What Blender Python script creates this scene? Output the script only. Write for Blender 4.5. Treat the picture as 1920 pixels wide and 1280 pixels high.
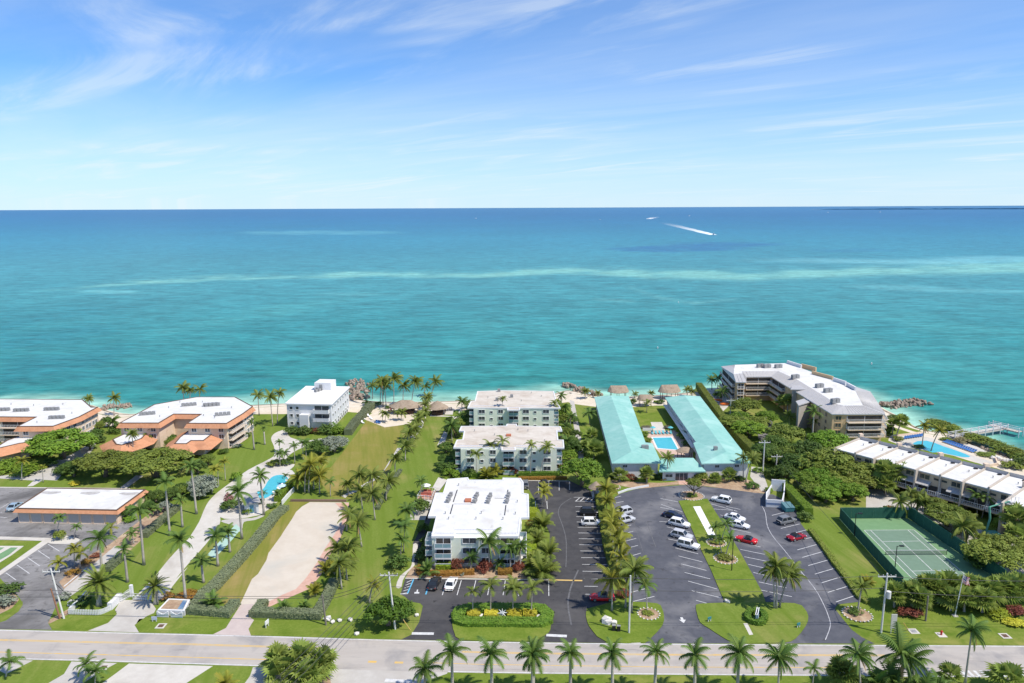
import bpy, bmesh, math, random
from mathutils import Vector, Matrix, noise
from mathutils.geometry import delaunay_2d_cdt
for o in list(bpy.data.objects): bpy.data.objects.remove(o)
SC = bpy.context.scene
COL = SC.collection
# ---------------------------------------------------------------- camera
FPX, CX, CY, CAMH = 1355.0, 960.0, 640.0, 70.0
PITCH, ROLL = math.atan(250/FPX), 0.0045
cp, sp = math.cos(PITCH), math.sin(PITCH)
cr, sr = math.cos(ROLL), math.sin(ROLL)
cam = bpy.data.cameras.new('camera'); camo = bpy.data.objects.new('camera', cam); COL.objects.link(camo)
fwd = Vector((0, cp, -sp)); up0 = Vector((0, sp, cp)); rt0 = Vector((1, 0, 0))
right = rt0*cr + up0*(-sr); upv = rt0*sr + up0*cr
camo.matrix_world = Matrix(((right.x, upv.x, -fwd.x, 0), (right.y, upv.y, -fwd.y, 0), (right.z, upv.z, -fwd.z, CAMH), (0, 0, 0, 1)))
cam.sensor_width = 36.0; cam.sensor_fit = 'HORIZONTAL'; cam.lens = FPX/1920*36
cam.clip_start = 1.0; cam.clip_end = 400000
SC.camera = camo
# ---------------------------------------------------------------- sky, sun, exposure
SUN_EL, SUN_AZ = math.radians(56), math.radians(-27)       # azimuth of the sun seen from +X towards -Y
wd = bpy.data.worlds.new('World'); SC.world = wd; wd.use_nodes = True
nt = wd.node_tree; nt.nodes.clear()
def N(t, **k):
    n = nt.nodes.new(t)
    for a, b in k.items(): setattr(n, a, b)
    return n
def LK(a, b): nt.links.new(a, b)
sky = N('ShaderNodeTexSky', sky_type='NISHITA'); sky.sun_disc = False
sky.sun_elevation = SUN_EL; sky.sun_rotation = math.pi/2 - SUN_AZ
sky.altitude = 0; sky.air_density = 1.0; sky.dust_density = 0.0; sky.ozone_density = 10.0
hsv = N('ShaderNodeHueSaturation'); hsv.inputs['Saturation'].default_value = 1.0; hsv.inputs['Value'].default_value = 1.0
LK(sky.outputs[0], hsv.inputs['Color'])
wbal = N('ShaderNodeMix', data_type='RGBA', blend_type='MULTIPLY'); wbal.inputs[0].default_value = 1.0; wbal.inputs[7].default_value = (.77, .985, 1.16, 1); LK(hsv.outputs[0], wbal.inputs[6])
tc = N('ShaderNodeTexCoord'); sep = N('ShaderNodeSeparateXYZ'); LK(tc.outputs['Generated'], sep.inputs[0])
def M(op, a, b=None, c=None):
    n = N('ShaderNodeMath', operation=op)
    for i, x in enumerate((a, b, c)):
        if x is None: continue
        if isinstance(x, (int, float)): n.inputs[i].default_value = x
        else: LK(x, n.inputs[i])
    return n.outputs[0]
zc = M('MAXIMUM', sep.outputs[2], 0.012)
zs = M('ADD', zc, 0.05)
cx_ = M('DIVIDE', sep.outputs[0], zs); cy_ = M('DIVIDE', sep.outputs[1], zs)
def cloud(rot, sx, sy, scale, det, dist, lo, hi, off):
    c = N('ShaderNodeCombineXYZ'); LK(cx_, c.inputs[0]); LK(cy_, c.inputs[1]); c.inputs[2].default_value = off
    mr_ = N('ShaderNodeMapping'); LK(c.outputs[0], mr_.inputs[0]); mr_.inputs['Rotation'].default_value = (0, 0, math.radians(rot)); mp = N('ShaderNodeMapping'); LK(mr_.outputs[0], mp.inputs[0]); mp.inputs['Scale'].default_value = (sx, sy, 1)
    n = N('ShaderNodeTexNoise'); n.inputs['Scale'].default_value = scale; n.inputs['Detail'].default_value = det; n.inputs['Roughness'].default_value = 0.62; n.inputs['Distortion'].default_value = dist
    LK(mp.outputs[0], n.inputs['Vector'])
    r = N('ShaderNodeMapRange'); r.interpolation_type = 'SMOOTHSTEP'; r.inputs[1].default_value = lo; r.inputs[2].default_value = hi; LK(n.outputs['Fac'], r.inputs[0])
    return r.outputs[0]
wisps = cloud(46, 0.30, 1.15, 1.2, 10, 1.1, 0.42, 0.80, 101.3)
patch = cloud(30, 0.5, 0.8, 0.62, 3, 0.5, 0.38, 0.64, 64.9)
veil = cloud(35, 0.3, 0.8, 0.5, 6, 0.8, 0.28, 0.95, 1.7)
mask = M('MINIMUM', M('ADD', M('MULTIPLY', M('MULTIPLY', wisps, patch), 0.72), M('MULTIPLY', veil, 0.34)), 0.44)
mixc = N('ShaderNodeMix', data_type='RGBA'); LK(mask, mixc.inputs[0]); hz = N('ShaderNodeMix', data_type='RGBA'); LK(M('MULTIPLY', M('MAXIMUM', M('SUBTRACT', 1.0, M('DIVIDE', zc, 0.16)), 0.0), 0.75), hz.inputs[0]); LK(wbal.outputs[2], hz.inputs[6]); hz.inputs[7].default_value = (4.6, 6.0, 7.1, 1); LK(hz.outputs[2], mixc.inputs[6]); mixc.inputs[7].default_value = (6.0, 6.5, 6.8, 1)
bg = N('ShaderNodeBackground'); bg.inputs[1].default_value = 0.125; LK(mixc.outputs[2], bg.inputs[0])
wo = N('ShaderNodeOutputWorld'); LK(bg.outputs[0], wo.inputs[0])
sl = bpy.data.lights.new('sun', 'SUN'); sl.energy = 4.5; sl.angle = math.radians(0.5); sl.color = (1.0, 0.93, 0.82)
so = bpy.data.objects.new('sun', sl); COL.objects.link(so)
sdir = Vector((math.cos(SUN_EL)*math.cos(SUN_AZ), math.cos(SUN_EL)*math.sin(SUN_AZ), math.sin(SUN_EL)))
so.rotation_euler = sdir.to_track_quat('Z', 'Y').to_euler(); so.location = (60, -40, 150)
SC.view_settings.view_transform = 'Standard'; SC.view_settings.look = 'None'; SC.view_settings.exposure = 0.22; SC.view_settings.gamma = 1.0
SC.view_settings.use_curve_mapping = False
# ---------------------------------------------------------------- pixel -> place
def P(x, y, z=0.0):
    u = x-CX; v = y-CY
    u2 = cr*u - sr*v; v2 = sr*u + cr*v
    d = (u2, FPX*cp - v2*sp, -(FPX*sp + v2*cp)); t = (z-CAMH)/d[2]
    return Vector((d[0]*t, d[1]*t, z))
def proj(q):
    X, Y, Z = q[0], q[1], q[2]-CAMH
    zz = Y*cp - Z*sp; yy = -(Y*sp + Z*cp)
    u2 = FPX*X/zz; v2 = FPX*yy/zz
    return (CX + cr*u2 + sr*v2, CY - sr*u2 + cr*v2)
TL = {'p': (0, 0, 1)}
for k, ox, oy, s in (('a', (0, 350, 700, 1050, 1320, 1520), (690, 690, 690, 690, 660, 690), .211), ('b', (0, 330, 640, 940, 1240, 1560), (880,)*6, .1875),
                     ('c', (0, 330, 640, 940, 1240, 1560), (1060,)*6, .1875), ('e', (520, 680, 560, 560, 840, 780), (700, 690, 820, 950, 720, 880), .125)):
    for i in range(6): TL[k+str(i)] = (ox[i], oy[i], s)
def G(t, x, y, z=0.0):
    a = TL[t]; return P(a[0]+a[2]*x, a[1]+a[2]*y, z)
def W(s, z=0.0):
    """'b1 10,20 30,40 a1 5,6' -> places on the plane at height z"""
    t = 'p'; out = []
    for k in s.split():
        if ',' in k:
            x, y = k.split(','); out.append(G(t, float(x), float(y), z))
        else: t = k
    return out
def height_at(base, py):
    lo, hi = 0.0, 60.0
    for _ in range(40):
        m = (lo+hi)/2
        if proj((base.x, base.y, m))[1] > py: lo = m
        else: hi = m
    return lo
# ---------------------------------------------------------------- objects
ORD = ['first', 'second', 'third', 'fourth', 'fifth', 'sixth', 'seventh', 'eighth', 'ninth', 'tenth', 'eleventh', 'twelfth', 'thirteenth', 'fourteenth', 'fifteenth', 'sixteenth', 'seventeenth', 'eighteenth', 'nineteenth', 'twentieth', 'twenty-first', 'twenty-second', 'twenty-third', 'twenty-fourth']
def tag(o, label=None, cat=None, group=None, kind=None):
    if label: o['label'] = label
    if cat: o['category'] = cat
    if group: o['group'] = group
    if kind: o['kind'] = kind
    return o
def empty(name, loc, label, cat, group=None, rz=0.0, scale=None):
    o = bpy.data.objects.new(name, None); COL.objects.link(o)
    o.location = loc; o.rotation_euler = (0, 0, rz); o.empty_display_size = 0.3
    if scale: o.scale = scale
    return tag(o, label, cat, group)
def link(name, me, parent=None, loc=(0, 0, 0), rot=(0, 0, 0), scale=(1, 1, 1), mat=None):
    o = bpy.data.objects.new(name, me); COL.objects.link(o)
    o.location = loc; o.rotation_euler = rot; o.scale = scale
    if parent: o.parent = parent
    if mat is not None:
        for s in o.material_slots: s.link = 'OBJECT'; s.material = mat
    return o
def area2(p): return sum(p[i][0]*p[(i+1) % len(p)][1]-p[(i+1) % len(p)][0]*p[i][1] for i in range(len(p)))
def ccw(p): return list(p) if area2(p) > 0 else list(reversed(p))
def offset(p, d):
    p = ccw(p); n = len(p); out = []
    for i in range(n):
        a, b, c = Vector(p[i-1][:2]), Vector(p[i][:2]), Vector(p[(i+1) % n][:2])
        e1 = (b-a).normalized(); e2 = (c-b).normalized()
        n1 = Vector((e1.y, -e1.x)); n2 = Vector((e2.y, -e2.x))
        m = n1+n2; k = max(0.35, 1+n1.dot(n2)); q = b + m*(d/k)
        out.append(Vector((q.x, q.y, 0)))
    return out
def smooth_poly(p, n=4, closed=True):
    out = []; L = len(p)
    for i in range(L if closed else L-1):
        g = (lambda k: p[k % L]) if closed else (lambda k: p[min(max(k, 0), L-1)])
        p0, p1, p2, p3 = g(i-1), g(i), g(i+1), g(i+2)
        for k in range(n):
            t = k/n
            out.append(0.5*((2*p1)+(p2-p0)*t+(2*p0-5*p1+4*p2-p3)*t*t+(3*p1-p0-3*p2+p3)*t*t*t))
    if not closed: out.append(p[-1])
    return out
class MB:
    def __init__(s): s.v = []; s.f = []; s.m = []
    def add(s, v, f, mi=0):
        k = len(s.v); s.v += [tuple(q) for q in v]; s.f += [tuple(i+k for i in g) for g in f]; s.m += [mi]*len(f)
    def box(s, x0, y0, z0, x1, y1, z1, mi=0):
        s.add([(x0, y0, z0), (x1, y0, z0), (x1, y1, z0), (x0, y1, z0), (x0, y0, z1), (x1, y0, z1), (x1, y1, z1), (x0, y1, z1)],
              [(3, 2, 1, 0), (4, 5, 6, 7), (0, 1, 5, 4), (1, 2, 6, 5), (2, 3, 7, 6), (3, 0, 4, 7)], mi)
    def obox(s, a, b, w, z0, z1, mi=0, ext=0.0):
        """box along the line a-b, w wide"""
        a = Vector(a[:2]); b = Vector(b[:2]); d = (b-a).normalized(); n = Vector((-d.y, d.x))*w/2; a = a-d*ext; b = b+d*ext
        c = [a-n, b-n, b+n, a+n]
        s.add([(q.x, q.y, z0) for q in c]+[(q.x, q.y, z1) for q in c], [(3, 2, 1, 0), (4, 5, 6, 7), (0, 1, 5, 4), (1, 2, 6, 5), (2, 3, 7, 6), (3, 0, 4, 7)], mi)
    def prism(s, p, z0, z1, mi=0, top=None):
        p = ccw(p); n = len(p)
        s.add([(q[0], q[1], z0) for q in p]+[(q[0], q[1], z1) for q in p], [(i, (i+1) % n, n+(i+1) % n, n+i) for i in range(n)], mi)
        s.add([(q[0], q[1], z1) for q in p], [tuple(range(n))], mi if top is None else top)
        s.add([(q[0], q[1], z0) for q in p], [tuple(reversed(range(n)))], mi)
    def loft(s, p, z0, q, z1, mi=0):
        n = len(p); s.add([(a[0], a[1], z0) for a in p]+[(a[0], a[1], z1) for a in q], [(i, (i+1) % n, n+(i+1) % n, n+i) for i in range(n)], mi)
    def tube(s, pts, rad, n=6, mi=0, cap=True):
        pts = [Vector(q) for q in pts]; k0 = len(s.v); L = len(pts)
        if not isinstance(rad, (list, tuple)): rad = [rad]*L
        for i, q in enumerate(pts):
            d = (pts[min(i+1, L-1)]-pts[max(i-1, 0)]).normalized()
            a = d.cross(Vector((0, 0, 1)) if abs(d.z) < 0.9 else Vector((1, 0, 0))).normalized(); b = d.cross(a)
            for j in range(n):
                t = 2*math.pi*j/n; s.v.append(tuple(q+(a*math.cos(t)+b*math.sin(t))*rad[i]))
        for i in range(L-1):
            for j in range(n):
                s.f.append((k0+i*n+j, k0+(i+1)*n+j, k0+(i+1)*n+(j+1) % n, k0+i*n+(j+1) % n)); s.m.append(mi)
        if cap:
            s.f.append(tuple(k0+j for j in range(n))); s.m.append(mi)
            s.f.append(tuple(k0+(L-1)*n+j for j in reversed(range(n)))); s.m.append(mi)
    def mesh(s, name, mats, smooth=False):
        me = bpy.data.meshes.new(name); me.from_pydata(s.v, [], s.f)
        for m in (mats if isinstance(mats, (list, tuple)) else [mats]): me.materials.append(m)
        if any(s.m): me.polygons.foreach_set('material_index', s.m)
        if smooth: me.polygons.foreach_set('use_smooth', [True]*len(s.f))
        me.update(); return me
    def build(s, name, mats, parent=None, smooth=False):
        """vertices are in world places; they are stored relative to the parent's base"""
        if parent is not None:
            o = Vector(parent.location); q = parent.parent
            while q is not None: o = o+Vector(q.location); q = q.parent
            s.v = [(a[0]-o.x, a[1]-o.y, a[2]-o.z) for a in s.v]
        return link(name, s.mesh(name, mats, smooth), parent)
# ---------------------------------------------------------------- materials
MT = {}
def lin(h):
    h = h.lstrip('#'); c = [int(h[i:i+2], 16)/255 for i in (0, 2, 4)]
    return tuple(((x+0.055)/1.055)**2.4 if x > 0.04045 else x/12.92 for x in c)
def mat(name, c1, c2=None, scale=1.0, rough=0.8, bump=0.0, bscale=None, spec=0.3, metal=0.0, c3=None, s3=0.1, stretch=None, rand=0.0, transl=0.0, lo=0.35, hi=0.65, lo3=0.5, hi3=0.7, c4=None, s4=1.0, lo4=.6, hi4=.68, st4=None):
    if name in MT: return MT[name]
    m = bpy.data.materials.new(name); m.use_nodes = True; t = m.node_tree; b = t.nodes['Principled BSDF']
    def n(k): return t.nodes.new(k)
    b.inputs['Roughness'].default_value = rough; b.inputs['Specular IOR Level'].default_value = spec; b.inputs['Metallic'].default_value = metal
    col = None
    cs = n('ShaderNodeTexCoord'); src = cs.outputs['Object']
    if stretch:
        mp = n('ShaderNodeMapping'); mp.inputs['Scale'].default_value = stretch[:3]
        if len(stretch) > 3: mp.inputs['Rotation'].default_value = (0, 0, math.radians(stretch[3]))
        t.links.new(src, mp.inputs[0]); src2 = mp.outputs[0]
    else: src2 = src
    if c2 is not None:
        nz = n('ShaderNodeTexNoise'); nz.inputs['Scale'].default_value = scale; nz.inputs['Detail'].default_value = 6; nz.inputs['Roughness'].default_value = 0.65
        t.links.new(src2, nz.inputs['Vector'])
        mr = n('ShaderNodeMapRange'); mr.inputs[1].default_value = lo; mr.inputs[2].default_value = hi; t.links.new(nz.outputs['Fac'], mr.inputs[0])
        mx = n('ShaderNodeMix'); mx.data_type = 'RGBA'; mx.inputs[6].default_value = (*c1, 1); mx.inputs[7].default_value = (*c2, 1); t.links.new(mr.outputs[0], mx.inputs[0]); col = mx.outputs[2]
    if c3 is not None:
        nz = n('ShaderNodeTexNoise'); nz.inputs['Scale'].default_value = s3; nz.inputs['Detail'].default_value = 5; nz.inputs['Roughness'].default_value = 0.6; nz.inputs['Distortion'].default_value = 0.4
        t.links.new(src, nz.inputs['Vector'])
        mr = n('ShaderNodeMapRange'); mr.inputs[1].default_value = lo3; mr.inputs[2].default_value = hi3; t.links.new(nz.outputs['Fac'], mr.inputs[0])
        mx = n('ShaderNodeMix'); mx.data_type = 'RGBA'; mx.inputs[7].default_value = (*c3, 1); t.links.new(mr.outputs[0], mx.inputs[0])
        if col is None: mx.inputs[6].default_value = (*c1, 1)
        else: t.links.new(col, mx.inputs[6])
        col = mx.outputs[2]
    if c4 is not None:
        sv = src
        if st4:
            m1_ = n('ShaderNodeMapping'); m1_.inputs['Rotation'].default_value = (0, 0, math.radians(st4[2])); t.links.new(src, m1_.inputs[0]); m2_ = n('ShaderNodeMapping'); m2_.inputs['Scale'].default_value = (st4[0], st4[1], 1); t.links.new(m1_.outputs[0], m2_.inputs[0]); sv = m2_.outputs[0]
        nz = n('ShaderNodeTexNoise'); nz.inputs['Scale'].default_value = s4; nz.inputs['Detail'].default_value = 4; nz.inputs['Roughness'].default_value = 0.6; t.links.new(sv, nz.inputs['Vector'])
        mr = n('ShaderNodeMapRange'); mr.inputs[1].default_value = lo4; mr.inputs[2].default_value = hi4; t.links.new(nz.outputs['Fac'], mr.inputs[0])
        mx = n('ShaderNodeMix'); mx.data_type = 'RGBA'; mx.inputs[7].default_value = (*c4, 1); t.links.new(mr.outputs[0], mx.inputs[0]); t.links.new(col, mx.inputs[6]); col = mx.outputs[2]
    if rand > 0:
        oi = n('ShaderNodeObjectInfo'); mr = n('ShaderNodeMapRange'); mr.inputs[3].default_value = 1-rand; mr.inputs[4].default_value = 1+rand; t.links.new(oi.outputs['Random'], mr.inputs[0])
        hs = n('ShaderNodeHueSaturation'); t.links.new(mr.outputs[0], hs.inputs['Value'])
        mr2 = n('ShaderNodeMapRange'); mr2.inputs[3].default_value = 0.5-rand*0.06; mr2.inputs[4].default_value = 0.5+rand*0.06
        ml = n('ShaderNodeMath'); ml.operation = 'FRACT'; m7 = n('ShaderNodeMath'); m7.operation = 'MULTIPLY'; m7.inputs[1].default_value = 7.31; t.links.new(oi.outputs['Random'], m7.inputs[0]); t.links.new(m7.outputs[0], ml.inputs[0]); t.links.new(ml.outputs[0], mr2.inputs[0]); t.links.new(mr2.outputs[0], hs.inputs['Hue'])
        if col is None: hs.inputs['Color'].default_value = (*c1, 1)
        else: t.links.new(col, hs.inputs['Color'])
        col = hs.outputs[0]
    if col is None: b.inputs['Base Color'].default_value = (*c1, 1)
    else: t.links.new(col, b.inputs['Base Color'])
    if bump > 0:
        nz = n('ShaderNodeTexNoise'); nz.inputs['Scale'].default_value = bscale or scale*4; nz.inputs['Detail'].default_value = 4; t.links.new(src2, nz.inputs['Vector'])
        bp = n('ShaderNodeBump'); bp.inputs['Strength'].default_value = bump; bp.inputs['Distance'].default_value = 0.1; t.links.new(nz.outputs['Fac'], bp.inputs['Height']); t.links.new(bp.outputs[0], b.inputs['Normal'])
    if transl > 0:
        tr = n('ShaderNodeBsdfTranslucent'); ms = n('ShaderNodeMixShader'); ms.inputs[0].default_value = transl
        if col is None: tr.inputs[0].default_value = (*c1, 1)
        else: t.links.new(col, tr.inputs[0])
        out = t.nodes['Material Output']; t.links.new(b.outputs[0], ms.inputs[1]); t.links.new(tr.outputs[0], ms.inputs[2]); t.links.new(ms.outputs[0], out.inputs[0])
    MT[name] = m; return m
def shade(c, k): return tuple(x*k for x in c)
LAWN = mat('lawn', (.128, .188, .028), (.180, .235, .044), 2.2, .95, .3, 6, .1, c3=(.31, .265, .10), s3=.045, lo3=.50, hi3=.74, c4=(.125, .185, .024), s4=.5, lo4=.40, hi4=.66, st4=(1.0, .05, -12))
LAWN2 = mat('lawn_lush', (.120, .180, .022), (.175, .228, .038), 2.4, .95, .3, 6, .1, c3=(.25, .25, .065), s3=.09, lo3=.48, hi3=.72, c4=(.105, .165, .018), s4=.35, lo4=.45, hi4=.7)
LAWN3 = mat('lawn_dry', (.205, .205, .040), (.245, .22, .055), 1.5, .95, .3, 6, .1, c3=(.33, .245, .10), s3=.05, lo3=.46, hi3=.70, c4=(.165, .185, .030), s4=.45, lo4=.42, hi4=.68, st4=(1.0, .05, -12))
ROADM = mat('road_asphalt', (.385, .35, .315), (.445, .41, .37), .35, .9, .12, 9, .2, c3=(.29, .275, .265), s3=.16, stretch=(.18, 1.6, 1), c4=(.24, .225, .215), s4=.9, lo4=.62, hi4=.74, st4=(.12, 1.0, 2))
ASPH = mat('new_asphalt', (.048, .047, .050), (.068, .066, .068), .6, .85, .15, 9, .3, c3=(.105, .10, .098), s3=.10, lo3=.48, hi3=.78, c4=(.028, .027, .028), s4=.8, lo4=.63, hi4=.70)
ASPH2 = mat('weathered_asphalt', (.074, .078, .094), (.100, .103, .119), .45, .85, .15, 9, .3, c3=(.235, .23, .23), s3=.075, lo3=.50, hi3=.76, c4=(.055, .055, .060), s4=.55, lo4=.60, hi4=.72)
ASPH3 = mat('old_asphalt', (.20, .195, .19), (.28, .27, .265), .35, .9, .15, 9, .2, c3=(.095, .092, .09), s3=.09, stretch=(.5, 1.2, 1), lo3=.44, hi3=.68, c4=(.13, .125, .12), s4=.8, lo4=.55, hi4=.68)
CONC = mat('concrete', (.44, .415, .375), (.50, .475, .435), .6, .9, .08, 6, .2, c3=(.42, .39, .35), s3=.2)
CONC2 = mat('pale_concrete', (.52, .49, .435), (.58, .55, .495), .6, .9, .06, 6, .2, c3=(.45, .415, .365), s3=.15)
SANDM = mat('sand', (.60, .52, .41), (.68, .61, .50), .5, .95, .3, 3, .1, c3=(.58, .50, .38), s3=.12)
LOTSAND = mat('shell_lot', (.53, .465, .38), (.59, .53, .445), .25, .95, .15, 4, .1, c3=(.48, .455, .395), s3=.09)
PAVER = mat('pink_paver', (.52, .32, .25), (.60, .39, .31), 1.2, .9, .2, 6, .2)
MULCH = mat('mulch', (.30, .20, .13), (.42, .30, .20), 1.2, .95, .4, 5, .1, c3=(.50, .40, .27), s3=.4)
WHITEP = mat('white_paint', (.68, .68, .67), (.50, .50, .495), 1.6, .7, c4=(.27, .27, .27), s4=2.2, lo4=.60, hi4=.72)
YELLOWP = mat('yellow_paint', (.66, .41, .09), (.56, .42, .20), .8, .7, c4=(.42, .36, .27), s4=1.6, lo4=.58, hi4=.72)
BLUEP = mat('blue_paint', (.12, .42, .62), None, rough=.6)
ROOFW = mat('white_roof', (.69, .69, .675), (.60, .595, .575), .5, .8, .05, 5, .2, c3=(.50, .47, .42), s3=.16, lo3=.52, hi3=.82, c4=(.46, .44, .40), s4=.9, lo4=.62, hi4=.78, st4=(1.0, .3, 10))
ROOFC = mat('cream_roof', (.53, .475, .40), (.61, .56, .49), .35, .85, .06, 5, .2, c3=(.42, .345, .275), s3=.18, lo3=.46, hi3=.74, c4=(.40, .36, .31), s4=.8, lo4=.58, hi4=.76, st4=(.35, 1.0, 0))
TILE = mat('terracotta_tile', (.50, .235, .125), (.57, .29, .165), 1.5, .8, .3, 8, .2, c3=(.42, .20, .11), s3=.4)
METALW = mat('white_metal_roof', (.52, .53, .57), (.46, .47, .51), 1.5, .5, .05, 5, .4, stretch=(8, .3, 1))
METALG = mat('grey_metal_roof', (.40, .385, .37), (.47, .455, .44), 2.0, .45, .05, 5, .4)
TEAL = mat('teal_roof', (.215, .455, .40), (.27, .51, .45), .6, .7, .05, 5, .25, c3=(.38, .60, .54), s3=.12, lo3=.5, hi3=.8, c4=(.20, .42, .37), s4=.9, lo4=.62, hi4=.85, st4=(1.0, .12, -20))
MINT = mat('mint_stucco', (.70, .74, .61), (.75, .78, .66), .8, .9, .08, 8, .2)
WHITEW = mat('white_stucco', (.70, .70, .70), (.64, .645, .65), .6, .9, .06, 8, .2)
CREAMW = mat('cream_stucco', (.68, .525, .39), (.73, .585, .45), .6, .9, .06, 8, .2, c4=(.56, .42, .31), s4=.7, lo4=.55, hi4=.8)
TANW = mat('tan_stucco', (.54, .375, .21), (.60, .435, .26), .6, .9, .06, 8, .2)
BEIGEW = mat('beige_stucco', (.60, .46, .31), (.66, .52, .37), .6, .9, .06, 8, .2)
GREYW = mat('grey_stucco', (.36, .33, .29), (.42, .385, .345), .6, .9, .06, 8, .2)
GLASS = mat('dark_glass', (.035, .045, .055), (.075, .085, .095), .9, .08, spec=.6)
GLASSB = mat('balcony_glass', (.20, .33, .36), (.26, .39, .41), 1.5, .12, spec=.6)
TRIM = mat('white_trim', (.72, .72, .72), None, rough=.6)
DARK = mat('dark_interior', (.05, .045, .04), (.09, .08, .07), 1.0, .9)  # shade of recesses and openings, put in as plain dark colour
ACM = mat('air_conditioner_grey', (.22, .22, .22), (.34, .34, .335), 3.0, .6, spec=.4)
RUST = mat('rust_hatch', (.42, .15, .08), None, rough=.8)
THATCH = mat('thatch', (.30, .235, .175), (.40, .32, .24), 3.0, .95, .6, 14, .05, c3=(.24, .18, .13), s3=.8)
WOOD = mat('weathered_wood', (.42, .38, .33), (.52, .47, .41), 2.0, .9, .1, 10)
DWOOD = mat('dark_wood', (.10, .06, .04), (.15, .09, .06), 3.0, .9)
POLEM = mat('concrete_pole', (.62, .61, .58), (.68, .67, .64), 2.0, .8)
BLACKM = mat('black_metal', (.02, .02, .022), None, rough=.5)
ROCKM = mat('rock', (.22, .17, .13), (.37, .31, .25), 1.4, .95, .5, 6, .1, rand=.22)
PALEROCK = mat('pale_rock', (.62, .59, .54), (.72, .69, .63), 1.4, .95, .4, 6, .1)
POOLM = mat('pool_water', (.055, .42, .50), (.075, .47, .545), .6, .06, .15, 2.5, .5)
COURT = mat('court_green', (.145, .265, .13), (.17, .30, .15), .8, .85, spec=.2)
COURTI = mat('court_inner', (.145, .225, .16), (.165, .25, .18), .8, .85, spec=.2)
SCREEN = mat('green_windscreen', (.018, .085, .06), (.026, .105, .075), 1.2, .8)
BARK = mat('palm_trunk', (.36, .33, .29), (.46, .42, .37), 3.0, .95, .3, 8, .1, rand=.15)
BARKD = mat('tree_bark', (.17, .135, .10), (.24, .19, .145), 3.0, .95, .4, 8, .1)
# ================================================================ land and sea
SHORE = W('p -700,741 -300,742 0,746 150,753 200,765 245,773 300,766 420,758 474,756 540,753 620,748 650,742 690,748 726,750 790,750 891,747 960,743 1030,737 1062,729 1110,735 1140,742 1200,739 1260,736 1330,727 1400,714 1480,712 1560,722 1610,735 1659,764 1689,779 1722,799 1755,806 1795,812 1820,826 1870,846 1925,862 2010,886 2250,945')
SHORE = smooth_poly(SHORE, 3, closed=False)
def sheet(name, poly, layer, m, parent=None, kind='structure', thick=None):
    z = 0.004*layer
    b = MB(); p = ccw(poly)
    r = delaunay_2d_cdt([Vector(q[:2]) for q in p], [], [list(range(len(p)))], 1, 1e-4)
    b.add([(q.x, q.y, z) for q in r[0]], [tuple(f) for f in r[2]])
    if thick: b.loft(p, z-thick, p, z)
    o = b.build(name, m, parent)
    if parent is None: o['kind'] = kind
    return o
INL = []
for i, q in enumerate(SHORE):
    a = SHORE[max(i-1, 0)]; c = SHORE[min(i+1, len(SHORE)-1)]; d = (c-a).normalized(); n = Vector((d.y, -d.x, 0))
    INL.append(q+n*5.0)
land = [Vector((-3000, INL[0].y-20, 0))]+INL+[Vector((420, 60, 0)), Vector((600, -1500, 0)), Vector((-3000, -1500, 0))]
sheet('ground', land, 0, LAWN)
b = MB(); rows = []
for i, q in enumerate(SHORE):
    a = SHORE[max(i-1, 0)]; c = SHORE[min(i+1, len(SHORE)-1)]; d = (c-a).normalized(); n = Vector((d.y, -d.x, 0))
    w = 5+6*noise.noise(Vector((q.x*.05, q.y*.05, 2.2)))
    rows.append([q+n*(13+w*.5)+Vector((0, 0, .006)), q+n*6+Vector((0, 0, .03)), q+n*2-Vector((0, 0, .15)), q-n*3.0-Vector((0, 0, .75)), q-n*16-Vector((0, 0, 2.0))])
k = len(rows[0])
b.add([q for r in rows for q in r], [(i*k+j, (i+1)*k+j, (i+1)*k+j+1, i*k+j+1) for i in range(len(rows)-1) for j in range(k-1)])
o = b.build('beach', SANDM, None, True); o['kind'] = 'structure'
if o.data.polygons[0].normal.z < 0: o.data.flip_normals()
w_ = MB(); pr = []; beach = o
for i, q in enumerate(SHORE):
    a = SHORE[max(i-1, 0)]; c = SHORE[min(i+1, len(SHORE)-1)]; d = (c-a).normalized(); n = Vector((d.y, -d.x, 0)); u = 1.2+.8*noise.noise(Vector((q.x*.2, q.y*.2, 1))); ww = .5+.5*abs(noise.noise(Vector((q.x*.15, 7, q.y*.1))))
    pr.append((q+n*(u+ww), q+n*(u-ww)))
zz = lambda q0, m: -.15-.12*(2-m)
for (a, c), (e, f) in zip(pr, pr[1:]): w_.add([(a.x, a.y, -.10), (c.x, c.y, -.30), (f.x, f.y, -.30), (e.x, e.y, -.10)], [(0, 1, 2, 3)])
w_.build('seaweed_line', mat('seaweed', (.14, .11, .07), (.34, .28, .20), .8, .95), beach)
# sea: a sheet that reaches the horizon; vertex colour carries the bottom's colour through the water and a painted cloud shadow
SEAZ = -0.40
def lerp(a, b, t): return tuple(x+(y-x)*t for x, y in zip(a, b))
def sst(a, b, x):
    t = max(0.0, min(1.0, (x-a)/(b-a))); return t*t*(3-2*t)
DEEP = [(382, (.060, .205, .40)), (394, (.045, .205, .40)), (403, (.030, .185, .37)), (418, (.034, .225, .385)), (445, (.060, .305, .42)), (490, (.075, .335, .425)), (540, (.060, .335, .42)), (620, (.042, .315, .375)), (690, (.040, .315, .355)), (760, (.045, .325, .35)), (1000, (.05, .33, .35))]
BAR = [(-100, 552, 2), (90, 546, 3), (250, 531, 4), (420, 522, 4.5), (700, 517, 5), (900, 518, 5), (1050, 510, 6.5), (1200, 515, 8), (1400, 520, 9), (1600, 512, 10), (1920, 503, 12), (2400, 500, 14)]
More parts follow.
